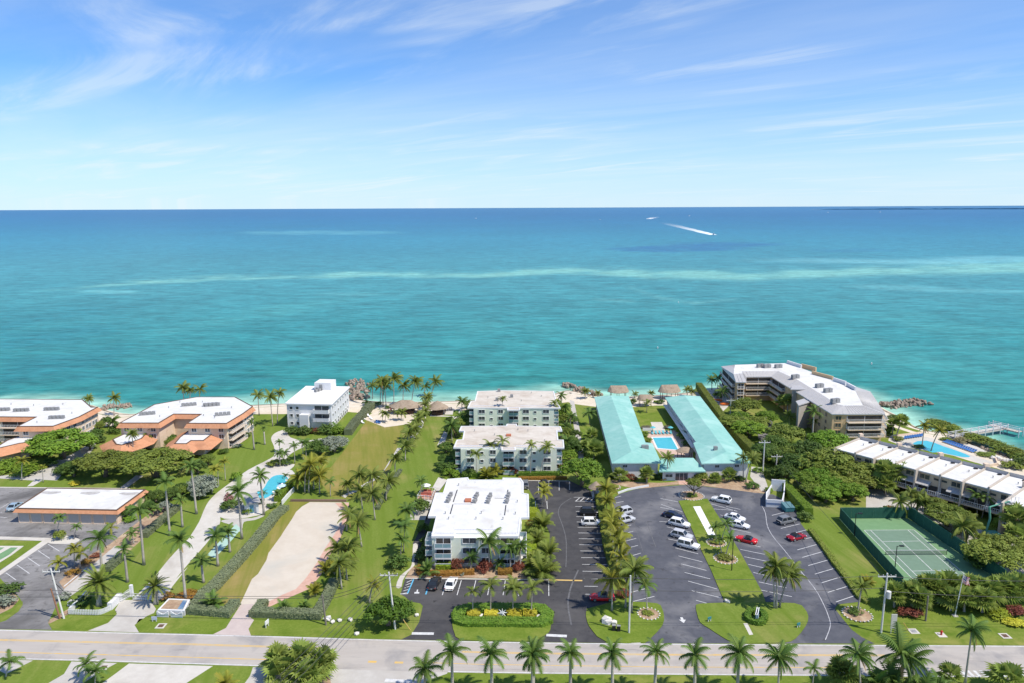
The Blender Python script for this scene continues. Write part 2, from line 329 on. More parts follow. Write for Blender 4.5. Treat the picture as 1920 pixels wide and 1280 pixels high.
def interp(tab, x):
    if x <= tab[0][0]: return tab[0][1:]
    for a, c in zip(tab, tab[1:]):
        if x <= c[0]:
            t = (x-a[0])/(c[0]-a[0]); return tuple(u+(v-u)*t for u, v in zip(a[1:], c[1:]))
    return tab[-1][1:]
def seacol(q):
    x, y = proj(q); wx, wy = q.x, q.y
    t = interp([(a, *c) for a, c in DEEP], y)
    n1 = noise.noise(Vector((wx*.004, wy*.0022, 5))); n2 = noise.noise(Vector((wx*.018, wy*.02, 9))); n3 = noise.noise(Vector((x*.0035, y*.05, 3)))
    t = tuple(c*(1+.08*n1+.05*n3) for c in t); t = (t[0]*(.33+.50*sst(395, 560, y)), t[1]*(.62+.10*sst(400, 520, y)), t[2]*(.70-.07*sst(410, 560, y)))
    n4 = noise.fractal(Vector((wx*.011, wy*.007, 1.5)), 1.0, 2.0, 4); n5 = noise.fractal(Vector((wx*.05, wy*.045, 8.5)), 1.0, 2.0, 3)
    t = tuple(c*(1+.10*n5) for c in t)
    t = lerp(t, (.020, .155, .185), sst(.0, .7, n4+.35*n5)*(.10+.42*sst(520, 660, y)))
    t = lerp(t, (.085, .33, .31), sst(.15, .9, -n4)*.35*sst(520, 600, y))
    by, bw = interp(BAR, x); nb = noise.fractal(Vector((x*.018, y*.16, 4.4)), 1.0, 2.0, 4); dy = (y+2*n3+2*n2+2.6*nb-by)
    k = (.65*sst(bw*1.2, bw*.2, abs(dy))+.35*sst(bw*2.6, 0, abs(dy)))*max(0, .78+.55*nb)*max(0, .80+.40*noise.fractal(Vector((x*.010, y*.10, 1)), 1.0, 2.0, 3))*sst(60, 330, x+abs(n2)*90)
    if dy > 0: k *= sst(bw*1.6, 0, dy)
    t = lerp(t, (.25, .55, .45), max(0, min(.60, k)))
    # faint second bars on the right, dark patches (a cloud's shadow put into the colour), pale wandering channel
    if x > 1300:
        k2 = sst(7, 1.5, abs(y-(489+8*n3)))*sst(1330, 1600, x)*.35; t = lerp(t, (.25, .58, .60), k2)
        k2 = sst(6, 1.5, abs(y-(536+.04*(x-1580)+4*n2)))*sst(1560, 1640, x)*.25; t = lerp(t, (.22, .55, .55), k2)
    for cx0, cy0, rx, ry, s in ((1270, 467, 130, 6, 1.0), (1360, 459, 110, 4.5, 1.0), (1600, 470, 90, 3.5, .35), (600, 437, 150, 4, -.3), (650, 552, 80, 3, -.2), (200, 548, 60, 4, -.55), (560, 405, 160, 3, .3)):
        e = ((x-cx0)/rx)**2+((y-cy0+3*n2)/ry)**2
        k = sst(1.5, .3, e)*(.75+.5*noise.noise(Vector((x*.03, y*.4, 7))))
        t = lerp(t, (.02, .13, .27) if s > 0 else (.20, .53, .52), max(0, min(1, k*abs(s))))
    for (x0, y0), (x1, y1) in (((1180, 539), (1240, 560)), ((1240, 560), (1300, 569)), ((1300, 569), (1380, 562)), ((1120, 562), (1190, 566))):
        L2 = (x1-x0)**2+(y1-y0)**2; s = max(0, min(1, ((x-x0)*(x1-x0)+(y-y0)*(y1-y0))/L2)); d = math.hypot((x-x0-s*(x1-x0))*.5, y-y0-s*(y1-y0))
        t = lerp(t, (.20, .46, .43), .32*sst(4.5, .5, d)*(.6+.6*noise.noise(Vector((x*.04, y*.2, 2)))))
    # shore shelf
    if y > 640 and -260 < wx < 320:
        d = min((q.x-s.x)**2+(q.y-s.y)**2 for s in SHORE)**.5
        wdt = 9+8*noise.noise(Vector((wx*.03, 0, 4)))+(9 if -120 < wx < -60 or -45 < wx < 20 else 0)
        t = lerp(t, (.030, .215, .20), sst(wdt+34, wdt+6, d+14*n2)*.75)
        t = lerp(t, (.36, .60, .47), sst(wdt+3, 1, d+5*n2)*.8)
    return t
ys = []; yy = 60.0
while yy < 3000: ys.append(yy); yy *= (1.012 if yy > 200 else 1.05)
while yy < 250000: ys.append(yy); yy *= 1.03
b = MB(); NCOL = 230; cols = []
xs = [math.tan(math.radians(-52+104*j/NCOL)) for j in range(NCOL+1)]
V = []; C = []
for yv in ys:
    for tx in xs:
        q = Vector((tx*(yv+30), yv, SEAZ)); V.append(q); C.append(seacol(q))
nc = NCOL+1
F = [(i*nc+j, i*nc+j+1, (i+1)*nc+j+1, (i+1)*nc+j) for i in range(len(ys)-1) for j in range(NCOL)]
# close the sheet round the sides and behind the camera
k0 = len(V)
for q in ((-300000, -300000), (300000, -300000), (300000, 60), (-300000, 60), (-300000, 250000), (300000, 250000)):
    V.append(Vector((q[0], q[1], SEAZ-.002))); C.append((.05, .28, .36))
me = bpy.data.meshes.new('sea'); me.from_pydata([tuple(v) for v in V], [], F); me.update()
ca = me.color_attributes.new('seabed_shadow', 'FLOAT_COLOR', 'POINT')
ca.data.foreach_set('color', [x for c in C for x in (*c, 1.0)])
m = bpy.data.materials.new('sea_water'); m.use_nodes = True; t = m.node_tree; bs = t.nodes['Principled BSDF']
at = t.nodes.new('ShaderNodeAttribute'); at.attribute_name = 'seabed_shadow'
co = t.nodes.new('ShaderNodeTexCoord')
def wav(sx, sy, sc, det):
    mp = t.nodes.new('ShaderNodeMapping'); mp.inputs['Scale'].default_value = (sx, sy, 1); mp.inputs['Rotation'].default_value = (0, 0, .12); t.links.new(co.outputs['Object'], mp.inputs[0])
    nz = t.nodes.new('ShaderNodeTexNoise'); nz.inputs['Scale'].default_value = sc; nz.inputs['Detail'].default_value = det; nz.inputs['Roughness'].default_value = .6; t.links.new(mp.outputs[0], nz.inputs['Vector']); return nz.outputs['Fac']
w1 = wav(.32, 1.0, .16, 6); w2 = wav(.5, 1.0, .30, 4); w3 = wav(.45, 1, .075, 5)
ad = t.nodes.new('ShaderNodeMath'); ad.operation = 'ADD'; t.links.new(w1, ad.inputs[0]); t.links.new(w2, ad.inputs[1])
ad2 = t.nodes.new('ShaderNodeMath'); ad2.operation = 'ADD'; t.links.new(ad.outputs[0], ad2.inputs[0]); t.links.new(w3, ad2.inputs[1])
mr = t.nodes.new('ShaderNodeMapRange'); mr.inputs[1].default_value = 1.1; mr.inputs[2].default_value = 1.9; mr.inputs[3].default_value = .57; mr.inputs[4].default_value = 1.37; t.links.new(ad2.outputs[0], mr.inputs[0])
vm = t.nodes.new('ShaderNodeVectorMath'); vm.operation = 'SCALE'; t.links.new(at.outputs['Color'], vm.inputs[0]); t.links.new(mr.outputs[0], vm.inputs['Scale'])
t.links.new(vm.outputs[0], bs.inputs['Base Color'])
bp = t.nodes.new('ShaderNodeBump'); bp.inputs['Strength'].default_value = .5; bp.inputs['Distance'].default_value = .6; t.links.new(ad.outputs[0], bp.inputs['Height']); t.links.new(bp.outputs[0], bs.inputs['Normal'])
bs.inputs['Roughness'].default_value = .28; bs.inputs['IOR'].default_value = 1.33; bs.inputs['Specular IOR Level'].default_value = .02
me.materials.append(m); me.polygons.foreach_set('use_smooth', [True]*len(F))
o = link('sea', me); o['kind'] = 'structure'
b = MB(); b.add([(-300000, -300000, SEAZ-.5), (300000, -300000, SEAZ-.5), (300000, 61, SEAZ-.5), (-300000, 61, SEAZ-.5)], [(0, 1, 2, 3)])
o = b.build('sea_behind', mat('far_sea', (.05, .28, .36), None, rough=.3)); o.name = 'sea'; o['kind'] = 'structure'
# low island on the horizon at the right
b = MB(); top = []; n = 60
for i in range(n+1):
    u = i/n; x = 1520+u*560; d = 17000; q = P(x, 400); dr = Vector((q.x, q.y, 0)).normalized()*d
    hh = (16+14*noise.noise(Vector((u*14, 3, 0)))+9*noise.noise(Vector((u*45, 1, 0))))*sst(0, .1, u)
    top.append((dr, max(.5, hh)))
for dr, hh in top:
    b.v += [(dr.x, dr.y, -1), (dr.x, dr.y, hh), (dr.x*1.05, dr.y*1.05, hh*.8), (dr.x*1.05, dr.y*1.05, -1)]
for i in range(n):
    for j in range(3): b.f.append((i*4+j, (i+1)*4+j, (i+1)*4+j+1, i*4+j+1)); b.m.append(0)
o = b.build('far_island', mat('far_island', (.17, .27, .34), None, rough=.95)); o['kind'] = 'structure'  # blue of the distant haze is put into the island's colour
# ================================================================ roads, lots, paths
far_e = W('p -400,1166 0,1179 180,1183.5 360,1187.5 500,1191 690,1197 800,1199.5 1000,1203 1100,1204.5 1560,1207.5 1920,1209.5 2400,1212')
near_e = W('p 2400,1272 1800,1268.5 1560,1266.5 1240,1264 1000,1262 840,1259.5 690,1255 510,1249 330,1243.5 150,1238 40,1235.5 -400,1222')
road = sheet('road', far_e+near_e, 3, ROADM)
sheet('side_street', W('p 512,1249 590,1252 840,1258 838,1262 800,1275 760,1300 740,1420 300,1420 470,1300 505,1272'), 2, CONC)
def stripe(pts, w, layer, m, parent, name):
    b = MB(); z = .004*layer
    for a, c in zip(pts, pts[1:]):
        d = (c-a).normalized(); n_ = Vector((-d.y, d.x, 0))*w/2
        b.add([(q.x, q.y, z) for q in (a-n_, c-n_, c+n_, a+n_)], [(0, 1, 2, 3)])
    return b.build(name, m, parent)
stripe(W('p -400,1168 0,1180.5 180,1184.8 360,1189 500,1192.5 690,1198.5 800,1201 1000,1204.3 1100,1205.7 1560,1208.7 1920,1210.7'), .18, 4, WHITEP, road, 'edge_line')
stripe(W('p -400,1221 40,1234 150,1236.5 330,1242 510,1247.4'), .18, 4, WHITEP, road, 'edge_line')
stripe(W('p 840,1258 1000,1260.5 1240,1262.5 1560,1265 1800,1267 2400,1270'), .18, 4, WHITEP, road, 'edge_line')
for dy, x1 in ((0, 610), (1.9, 610)): stripe(W(f'p -400,{1188+dy} 0,{1197.8+dy} 180,{1202+dy} 360,{1206+dy} {x1},{1213.6+dy}'), .16, 4, YELLOWP, road, 'centre_line')
stripe(W('p -400,1212 0,1221.5 180,1226 360,1231.3 500,1235.5'), .2, 4, YELLOWP, road, 'centre_line')
for dy in (0, 1.8): stripe(W(f'p 866,{1220+dy} 1000,{1223+dy} 1240,{1225.5+dy} 1560,{1226.5+dy} 1680,{1227+dy}'), .16, 4, YELLOWP, road, 'centre_line')
stripe(W('p 790,1241 900,1244.5 1240,1249.5 1570,1250.5'), .16, 4, YELLOWP, road, 'centre_line')
for s in ('p 690,1239.5 706,1240', 'p 740,1241 756,1241.4'): stripe(W(s), .5, 4, YELLOWP, road, 'lane_mark')
for i in range(12): stripe(W(f'p {1790+i*12},1256 {1801+i*12},1266.5'), .45, 4, WHITEP, road, 'crossing_bar')
stripe(W('p 722,1274 772,1276.5'), .7, 3, WHITEP, road, 'stop_bar')
# the left-hand lots
lot_l = sheet('parking_lot', W('b0 -900,165 1300,190 1390,520 1230,640 1130,760 930,940 640,1190 c0 480,570 520,638 -200,628 60,545 190,450 228,370 190,310 110,240 b0 0,1080 -900,1500'), 1, ASPH3)
sheet('lawn', W('b0 -900,700 0,700 420,710 330,790 0,1000 -900,1400'), 3, LAWN2)
sheet('path', W('b0 -900,665 0,665 500,680 520,700 0,1055 -900,1500 -900,1430 0,1010 425,708 0,695 -900,695'), 4, CONC2)
cq = sheet('shuffleboard_court', W('b0 -500,757 240,760 120,850 0,925 -500,1100'), 5, CONC2)
sheet('green_lane', W('b0 -500,775 45,775 -40,830 -500,1000'), 6, COURT, cq); sheet('green_lane', W('b0 110,775 180,776 90,850 0,900 -60,870'), 6, COURT, cq)
sheet('planting_bed', smooth_poly(W('b0 490,700 560,650 680,660 790,690 780,715 700,738 500,735'), 3), 3, CONC2)
for s in ('480,742 595,812', '380,806 497,885', '278,878 397,960', '170,950 295,1036', '60,1030 160,1100'): stripe(W('b0 '+s), .12, 3, WHITEP, lot_l, 'parking_line')
for s in ('0,385 85,335', '-120,470 20,420'): stripe(W('b0 '+s), .12, 3, WHITEP, lot_l, 'parking_line')
for s in ('290,520 340,480', '420,525 470,480', '540,528 590,485', '660,530 700,490', '0,470 70,478'): stripe(W('b0 '+s), .12, 3, WHITEP, lot_l, 'parking_line')
sheet('path', W('b0 -900,50 0,60 340,20 620,-60 700,-60 640,20 570,105 360,95 330,105 0,85 -900,80'), 2, CONC)
sheet('path', W('b0 345,100 430,100 330,160 270,165'), 3, CONC2); sheet('path', W('b0 1360,55 1440,55 1260,185 1190,185'), 2, CONC)
sheet('path', W('a0 820,640 880,620 800,760 600,860 440,870 420,850 640,760 740,700'), 2, CONC)
sheet('kerb', W('b0 -900,160 1300,182 1300,190 -900,168'), 3, CONC2)
sheet('planting_bed', W('b0 1380,520 1600,360 1780,340 1790,400 1480,640 1240,860 930,1000 640,1190 590,1120 900,850 1100,740 1200,660'), 2, MULCH)
stripe(W('b0 640,1165 870,975'), .3, 5, WHITEP, None, 'kerb')['kind'] = 'structure'
sheet('path', W('b0 650,1180 1150,760 1260,760 1130,880 870,1140 c0 780,250 640,350 600,300'), 3, CONC)
sheet('lawn', W('c0 490,580 560,540 690,480 1000,500 1165,450 1160,490 1080,560 880,640 640,640 520,620'), 3, LAWN2)
sheet('planting_bed', W('c0 480,575 500,535 700,420 690,480 560,545 500,575'), 4, MULCH)
sheet('lawn', W('c0 -300,540 0,525 130,440 225,350 228,390 180,460 0,560 -300,600'), 4, LAWN2)
sheet('planting_bed', W('c0 -300,470 0,480 120,420 190,340 160,290 90,250 0,240 -300,240'), 4, MULCH)
# curved drive, gate apron
sheet('driveway', smooth_poly(W('c0 1330,345 1380,280 b0 1540,1075 1690,890 1850,720 b1 130,680 230,520 280,400 330,310 420,220 540,130 720,0 a1 740,800 780,760 775,690 750,620 790,570 880,545 920,610 1060,640 1200,620 1170,665 1060,690 960,735 900,780 895,810 960,850 900,905 760,940 640,1020 b1 620,170 470,330 430,400 445,510 400,600 300,740 130,930 0,1090 b0 1880,970 1720,1170 c0 1700,260 1640,330 1500,340'), 3), 3, CONC2)
sheet('driveway', W('c0 1210,340 1500,340 1560,430 1540,470 1470,500 1345,590 1390,665 880,648 1080,570 1170,480 1150,440'), 3, CONC)
sheet('lawn', smooth_poly(W('a1 890,800 960,755 1110,720 1100,790 1020,840 930,845'), 3), 4, LAWN2)
sheet('lawn', W('c0 1390,530 1500,520 1900,530 c1 0,545 480,560 460,620 370,685 0,675 c0 1400,665 1350,600'), 3, LAWN2)
# pool terrace by the curved drive, shuffleboard strip
sheet('pool_terrace', smooth_poly(W('b1 480,330 700,130 a1 780,900 900,890 960,930 940,1000 b1 1130,250 1000,330 840,450 560,490 440,470 430,400'), 2), 4, CONC2)
pool_l = sheet('pool', smooth_poly(W('b1 760,245 870,190 920,110 980,60 1060,50 1115,75 1110,115 1030,190 930,265 870,285 800,265'), 3), 6, POOLM)
sheet('path', smooth_poly(W('b1 540,490 760,480 870,445 880,460 790,500 680,520 660,600 600,620 580,560 450,515'), 3), 4, CONC)
sheet('shuffleboard_court', W('b1 310,850 600,540 650,590 560,700 390,880'), 5, mat('pale_court', (.34, .50, .42), (.40, .55, .47), .8, .8))
# shell lot with paver edge
sheet('lawn', W('b1 1130,310 1340,320 1240,370 1150,500 910,900 680,1260 c1 640,390 520,420 380,270 b1 380,1230 830,760 1080,410'), 2, LAWN3)
sheet('shell_lot', W('b1 1340,320 1730,325 1720,430 1690,560 1640,690 1540,850 1450,1050 1330,1190 1100,1290 c1 900,425 850,380 640,385 b1 690,1240 760,1090 820,1040 905,900 925,830 1050,660 1080,610 1160,490 1200,420 1260,365'), 3, LOTSAND)
sheet('paver_edge', W('b1 1590,330 1730,330 1720,430 1690,560 1640,690 1540,850 1450,1050 1330,1190 1100,1290 c1 905,425 870,385 1060,290 b1 1200,1190 1300,1080 1400,940 1480,800 1580,650 1660,520 1660,400'), 4, PAVER)
sheet('driveway', W('c1 640,385 850,380 790,460 750,520 780,540 725,630 750,697 370,684 500,620 555,530 620,430'), 4, mat('pink_drive', (.47, .39, .36), (.52, .44, .40), .8, .9))
sheet('lawn', W('c1 725,630 780,545 1400,560 1500,600 1920,560 c2 210,560 680,560 700,690 600,728 0,728 c1 1920,722 745,697'), 3, LAWN2)
# lawns between the buildings
sheet('lawn', W('e1 90,740 330,870 700,820 740,700 560,1000 p 735,870 720,905 700,940 620,930 600,900 640,850'), 2, LAWN3)
sheet('path', W('e2 640,870 860,760 1250,530 1480,150 1540,150 1350,400 1200,600 900,790 740,860 700,900'), 3, CONC)
sheet('path', W('e1 700,1030 840,830 900,700 950,640 980,650 900,870 770,1060'), 3, CONC2)
sheet('lawn', W('e1 1010,715 1320,715 1250,850 1130,1150 1240,1280 e2 1780,0 1790,60 e3 1650,520 1690,880 1480,1000 1250,1300 c2 0,500 p 640,1180 660,1110 690,1020 740,930 770,870 790,820'), 2, LAWN)
sheet('sand_terrace', W('e1 20,760 110,690 250,600 520,590 800,560 860,600 820,700 700,830 330,880 130,800'), 4, SANDM)
sheet('path', W('e1 1020,680 1190,700 1420,720 1460,560 1500,560 1490,760 1380,760 1310,720 1010,716'), 3, CONC2)
sheet('path', W('e1 1200,610 1370,590 1350,690 1180,690'), 4, CONC2)
sheet('path', W('e1 1220,940 1290,940 1215,1155 1120,1150'), 4, CONC2)
sheet('path', smooth_poly(W('e3 1720,550 1790,560 1760,700 1730,820 1740,870 1640,970 1560,1100 1540,1200 1460,1200 1520,1030 1670,910 1700,820 1710,700'), 2), 4, CONC2)
sheet('driveway', W('b2 1000,110 1060,110 960,240 900,480 800,750 760,950 720,950 760,740 710,740 830,520 900,330 940,210'), 3, ASPH)
sheet('path', W('e5 335,110 470,150 350,310 300,310 250,260'), 4, CONC2)
sheet('patio', W('b2 690,390 740,300 930,200 950,220 900,330 850,500 690,500'), 3, CONC)
sheet('path', W('a3 85,270 125,290 180,560 220,850 170,830 130,560'), 3, CONC)
sheet('planting_bed', W('b2 700,970 1000,960 1800,960 1920,1040 1920,1085 640,1080'), 3, MULCH)
sheet('lawn', W('a3 640,350 900,345 1010,520 930,530 810,530 740,540'), 2, LAWN2)
# central lot
lot_c = sheet('parking_lot', W('p 760,1083 1028,1086 1031,1000 1005,940 982,899 1068,900 1109,920 1120,932 1143,1071 1155,1125 1100,1140 1101,1165 1110,1180 1137,1204.5 752,1198 771,1189 786,1165 793,1135 788,1130 769,1126.5 760,1118 751,1113'), 4, ASPH)
stripe(W('p 760,1083 1028,1086'), .35, 6, CONC2, lot_c, 'kerb_line')
for i, (xa, xb) in enumerate(((1050, 1010), (1200, 1157), (1345, 1310), (1640, 1617), (1785, 1770), (1490, 1463))):
    stripe(W(f'c2 {xa},145 {xb},292'), .14, 6, WHITEP, lot_c, 'parking_line')
stripe(W('c3 185,140 172,300'), .14, 6, WHITEP, lot_c, 'parking_line'); stripe(W('c3 335,140 325,180'), .14, 6, WHITEP, lot_c, 'parking_line'); stripe(W('c3 473,105 475,300'), .14, 6, WHITEP, lot_c, 'parking_line')
stripe(W('c2 722,135 662,275'), .25, 6, BLUEP, lot_c, 'parking_line'); stripe(W('c2 890,140 845,285'), .25, 6, BLUEP, lot_c, 'parking_line')
for k in range(5): stripe(W(f'c2 {650-k*11+4},{165+k*28} {708-k*13},{140+k*32}'), .16, 6, WHITEP, lot_c, 'hatch_line')
stripe(W('c2 590,280 665,278'), .2, 6, WHITEP, lot_c, 'hatch_line')
stripe(W('c3 480,139 810,147'), .45, 6, YELLOWP, lot_c, 'stop_bar')
stripe(W('c2 705,675 925,677'), .7, 6, WHITEP, lot_c, 'stop_bar'); stripe(W('c3 450,692 655,702'), .7, 6, WHITEP, lot_c, 'stop_bar')
for ya, yb, xa, xb in ((313, 318, 735, 940), (365, 367, 740, 950), (415, 415, 745, 800), (467, 467, 750, 960), (520, 522, 755, 800), (573, 573, 762, 1005), (630, 632, 770, 1015), (688, 690, 775, 1025), (748, 750, 780, 1030), (810, 812, 790, 1045), (877, 879, 797, 1055), (944, 948, 806, 1065), (1013, 1017, 813, 1075), (1088, 1090, 823, 965), (1163, 1165, 830, 965), (1243, 1243, 840, 880), (273, 275, 725, 955)):
    stripe(W(f'b3 {xa},{ya} {xb},{yb}'), .14, 6, WHITEP, lot_c, 'parking_line')
for x in (745, 790, 840, 890): stripe(W(f'b3 {x},312 {x+38},278'), .2, 6, WHITEP, lot_c, 'hatch_line')
for s in ('272,110 268,200', '375,115 370,240', '475,110 470,195', '578,115 578,205', '683,115 683,200', '340,310 345,385', '455,310 460,390'): stripe(W('b3 '+s), .14, 6, WHITEP, lot_c, 'parking_line')
stripe(W('b3 205,104 680,112'), .35, 6, CONC2, lot_c, 'kerb_line')
scuff = mat('tyre_scuff', (.15, .15, .155), (.10, .10, .105), 1.5, .9)
stripe(smooth_poly(W('b3 700,280 600,350 570,430 610,550 645,680 650,850 645,970'), 4, False), .18, 6, scuff, lot_c, 'scuff_mark')
stripe(smooth_poly(W('c3 770,40 700,200 670,330 672,440 700,590'), 4, False), .3, 6, scuff, lot_c, 'scuff_mark')
# handicap mark
b = MB(); q = G('c2', 755, 268); b.box(q.x-.45, q.y-.3, .024, q.x+.45, q.y+.25, .0241); b.box(q.x-.12, q.y+.2, .0242, q.x+.12, q.y+1.1, .0243); b.build('wheelchair_mark', WHITEP, lot_c)
isl_a = sheet('lawn', smooth_poly(W('p 864,1199 852,1186 848,1170 848,1152 855,1143 870,1137 900,1135 1000,1137 1020,1140 1030,1148 1033,1160 1032,1180 1022,1190 1000,1201.5 930,1200.5'), 2), 31, LAWN2, thick=.12)
isl_b = sheet('lawn', smooth_poly(W('p 1137,1203 1110,1181 1101,1165 1099,1146 1112,1140 1150,1132 1187,1128 1232,1131 1241,1140 1245,1154 1242,1172 1221,1195 1208,1204'), 2), 31, LAWN2, thick=.12)
# lot of the teal-roofed building
lot_r = sheet('parking_lot', W('p 1209,1205 1221,1195 1242,1172 1245,1154 1232,1131 1187,1128 1182,1107 1166,1075 1148,996 1144,955 1152,932 1161,925 1193,915.6 1240,911 1296,907.5 1330,912 1380,917 1427,924 1450,926 1490,947 1502,981 1519,1004 1562,1049 1596,1092 1614,1127 1571,1132 1565,1140 1580,1159 1597,1180 1622,1197 1640,1205.5'), 5, ASPH2)
med = sheet('lawn', W('b4 170,312 300,300 460,290 540,420 620,540 790,830 930,1080 1010,1230 c4 1045,372 640,372 b4 600,1250 500,1010 390,785 290,560'), 32, LAWN2, thick=.12)
isl_c = sheet('lawn', smooth_poly(W('c4 345,410 380,382 620,372 900,366 1330,376 1430,430 1470,510 1445,600 1340,730 1230,768 980,774 735,770 610,715 480,630 390,570 357,480'), 2), 31, LAWN, thick=.12)
sheet('path', W('b4 318,370 390,367 540,655 468,655'), 34, mat('white_slab', (.78, .77, .74), (.72, .71, .68), 1, .9), med)
sheet('path', W('c4 820,580 860,580 918,692 880,697'), 33, CONC2, isl_c)
sheet('lawn', W('c5 60,382 300,380 420,380 560,400 1480,440 1920,520 2600,560 2600,810 1920,795 430,765 300,715 200,640 100,520'), 6, LAWN2)
sheet('lawn', W('b4 1490,510 b5 -30,540 60,480 130,530 700,1180 c5 650,230 420,380 300,380 250,280 b4 1640,700'), 5, LAWN)
for s in ('-10,285 170,320', '0,345 210,420', '-10,375 130,400', '-20,515 60,520', '55,570 285,620', '70,690 330,745', '140,780 370,840', '170,860 410,920', '200,940 450,1005', '232,1025 490,1090', '268,1112 555,1190', '305,1208 600,1280', '650,365 790,395'):
    stripe(W('b4 '+s), .14, 7, WHITEP, lot_r, 'parking_line')
for s in ('345,343 470,378',): stripe(W('c4 '+s), .14, 7, WHITEP, lot_r, 'parking_line')
for s in ('500,340 760,415', '520,390 740,405', '590,450 620,460', '700,588 895,628', '800,725 990,770', '790,795 1035,845', '830,868 1085,920', '870,945 1090,995', '920,1025 1240,1105', '975,1120 1250,1180', '990,1200 1305,1268'):
    stripe(W('b4 '+s), .14, 7, WHITEP, lot_r, 'parking_line')
for s in ('1105,455 1225,425', '1195,585 1385,540', '1250,652 1450,600', '1300,722 1500,675', '1360,800 1550,747', '1410,875 1615,817', '1470,957 1680,897', '1535,1042 1745,980', '1600,1130 1810,1065', '1665,1225 1880,1158'):
    stripe(W('b4 '+s), .14, 7, WHITEP, lot_r, 'parking_line')
stripe(W('c5 40,360 250,290'), .14, 7, WHITEP, lot_r, 'parking_line')
for s in ('1135,278 1195,262', '1145,330 1222,315', '1110,405 1238,372', '1210,572 1300,550', '1225,640 1320,612', '1240,712 1348,685', '1220,792 1365,755', '1300,860 1395,832'): stripe(W('b3 '+s), .14, 7, WHITEP, lot_r, 'parking_line')
for s in ('1290,265 1440,228', '1320,355 1530,305'): stripe(W('c3 '+s), .14, 7, WHITEP, lot_r, 'parking_line')
stripe(smooth_poly(W('b4 1000,350 1040,430 1060,560 1120,670 1220,790 1330,930 1430,1070 c4 1350,0 1530,220 1620,380 1670,500 1690,600 1640,740'), 3, False), .13, 7, mat('chalky_line', (.55, .55, .56), (.3, .3, .32), .7, .9), lot_r, 'worn_line')
stripe(W('b3 1285,390 1420,830'), .1, 7, scuff, lot_r, 'worn_line'); stripe(W('b3 1450,520 1545,770'), .16, 7, scuff, lot_r, 'worn_line')
b = MB(); q = G('c4', 207, 530); z = .03
b.add([(q.x-.22, q.y+.5, z), (q.x+.22, q.y+.5, z), (q.x+.22, q.y-.3, z), (q.x-.22, q.y-.3, z), (q.x-.6, q.y-.25, z+.001), (q.x+.6, q.y-.25, z+.001), (q.x, q.y-1.3, z+.001)], [(3, 2, 1, 0), (4, 6, 5)]); b.build('arrow_mark', WHITEP, lot_r)
sheet('planting_bed', smooth_poly(W('a3 420,985 620,1005 880,1015 1040,1000 1060,960 1290,960 1660,985 1830,1060 1830,1110 1600,1085 1300,1045 1180,1035 1060,1030 900,1045 700,1065 540,1040 440,1010'), 2), 6, MULCH)
sheet('path', W('a3 1045,980 1165,980 1185,1032 1060,1032'), 8, PAVER); sheet('path', W('a3 1700,870 1790,880 1850,1060 1790,1090 1690,960'), 7, CONC)
sheet('pool_terrace', W('a3 745,560 1040,550 1180,700 1180,790 930,800 830,690'), 7, mat('salmon_deck', (.52, .37, .29), (.58, .43, .35), .8, .9))
pool_m = sheet('pool_coping', W('a3 808,607 1000,603 1065,728 855,712'), 9, WHITEW)
sheet('pool', W('a3 825,615 988,612 1050,722 868,706'), 11, POOLM)
sheet('slab', W('a3 805,475 905,475 935,553 830,553'), 8, CONC2)
# tennis court, drives and pool terrace at the right
court = sheet('tennis_court', W('b5 70,488 760,483 1720,1140 1740,1200 760,1210 690,1180'), 7, COURT)
sheet('playing_area', W('b5 322,603 820,600 1456,1155 870,1155'), 8, COURTI, court)
for s in ('322,603 820,600', '820,600 1456,1155', '322,603 870,1155', '870,1155 1456,1155', '385,603 945,1155', '758,601 1384,1155', '510,716 888,711', '805,1012 1207,1002', '693,713 1005,1007'):
    stripe(W('b5 '+s), .12, 9, WHITEP, court, 'court_line')
sheet('driveway', W('b5 340,200 500,180 900,330 1300,500 1500,600 1950,760 2300,900 2300,1150 1800,1130 1650,1060 1500,860 1350,740 1100,560 830,400 600,400 340,380'), 4, CONC)
sheet('driveway', W('a4 480,570 600,570 620,700 560,800 760,940 900,1000 960,860 880,740 860,720 940,720 1000,860 980,960 700,960 480,760'), 3, ASPH3)
sheet('lawn', W('a4 590,530 480,540 560,580 640,610 720,640 760,560'), 4, LAWN2)
sheet('pool_terrace', W('a5 700,600 990,575 1180,610 1470,690 1650,780 1650,860 1560,870 1400,800 1100,740 850,700 690,640'), 5, CONC2)
sheet('pool', smooth_poly(W('a5 905,665 1030,640 1180,690 1300,730 1420,780 1340,785 1130,740 1080,745'), 2), 7, POOLM)
sheet('lawn', W('a5 640,480 700,470 1000,560 860,585 740,600 640,600'), 6, LAWN2)
sheet('terrace', W('a4 0,370 60,330 220,330 300,400 160,530 140,470'), 6, CONC2)
sheet('planting_bed', smooth_poly(W('c1 960,1020 1200,1010 1440,1060 1540,1120 1520,1250 1300,1400 1000,1400 900,1200'), 2), 3, MULCH)
# bottom edge drives
for s, m_ in (('c0 715,955 1170,970 1000,1060 830,1173 480,1173 640,1080', CONC), ('c0 1290,975 c1 370,1000 100,1173 c0 1020,1173 1150,1080', CONC2), ('c1 770,1012 960,1008 1000,1173 800,1290 600,1290 740,1100', CONC), ('c0 330,945 205,940 -300,930 -300,1000 0,1050 60,1080', CONC)): sheet('driveway', W(s), 1, m_)
sheet('lawn', W('p 838,1262 1000,1264 1240,1266.5 1560,1269 1800,1271 2200,1275 2200,1450 760,1450 790,1300 810,1275'), 2, LAWN2)
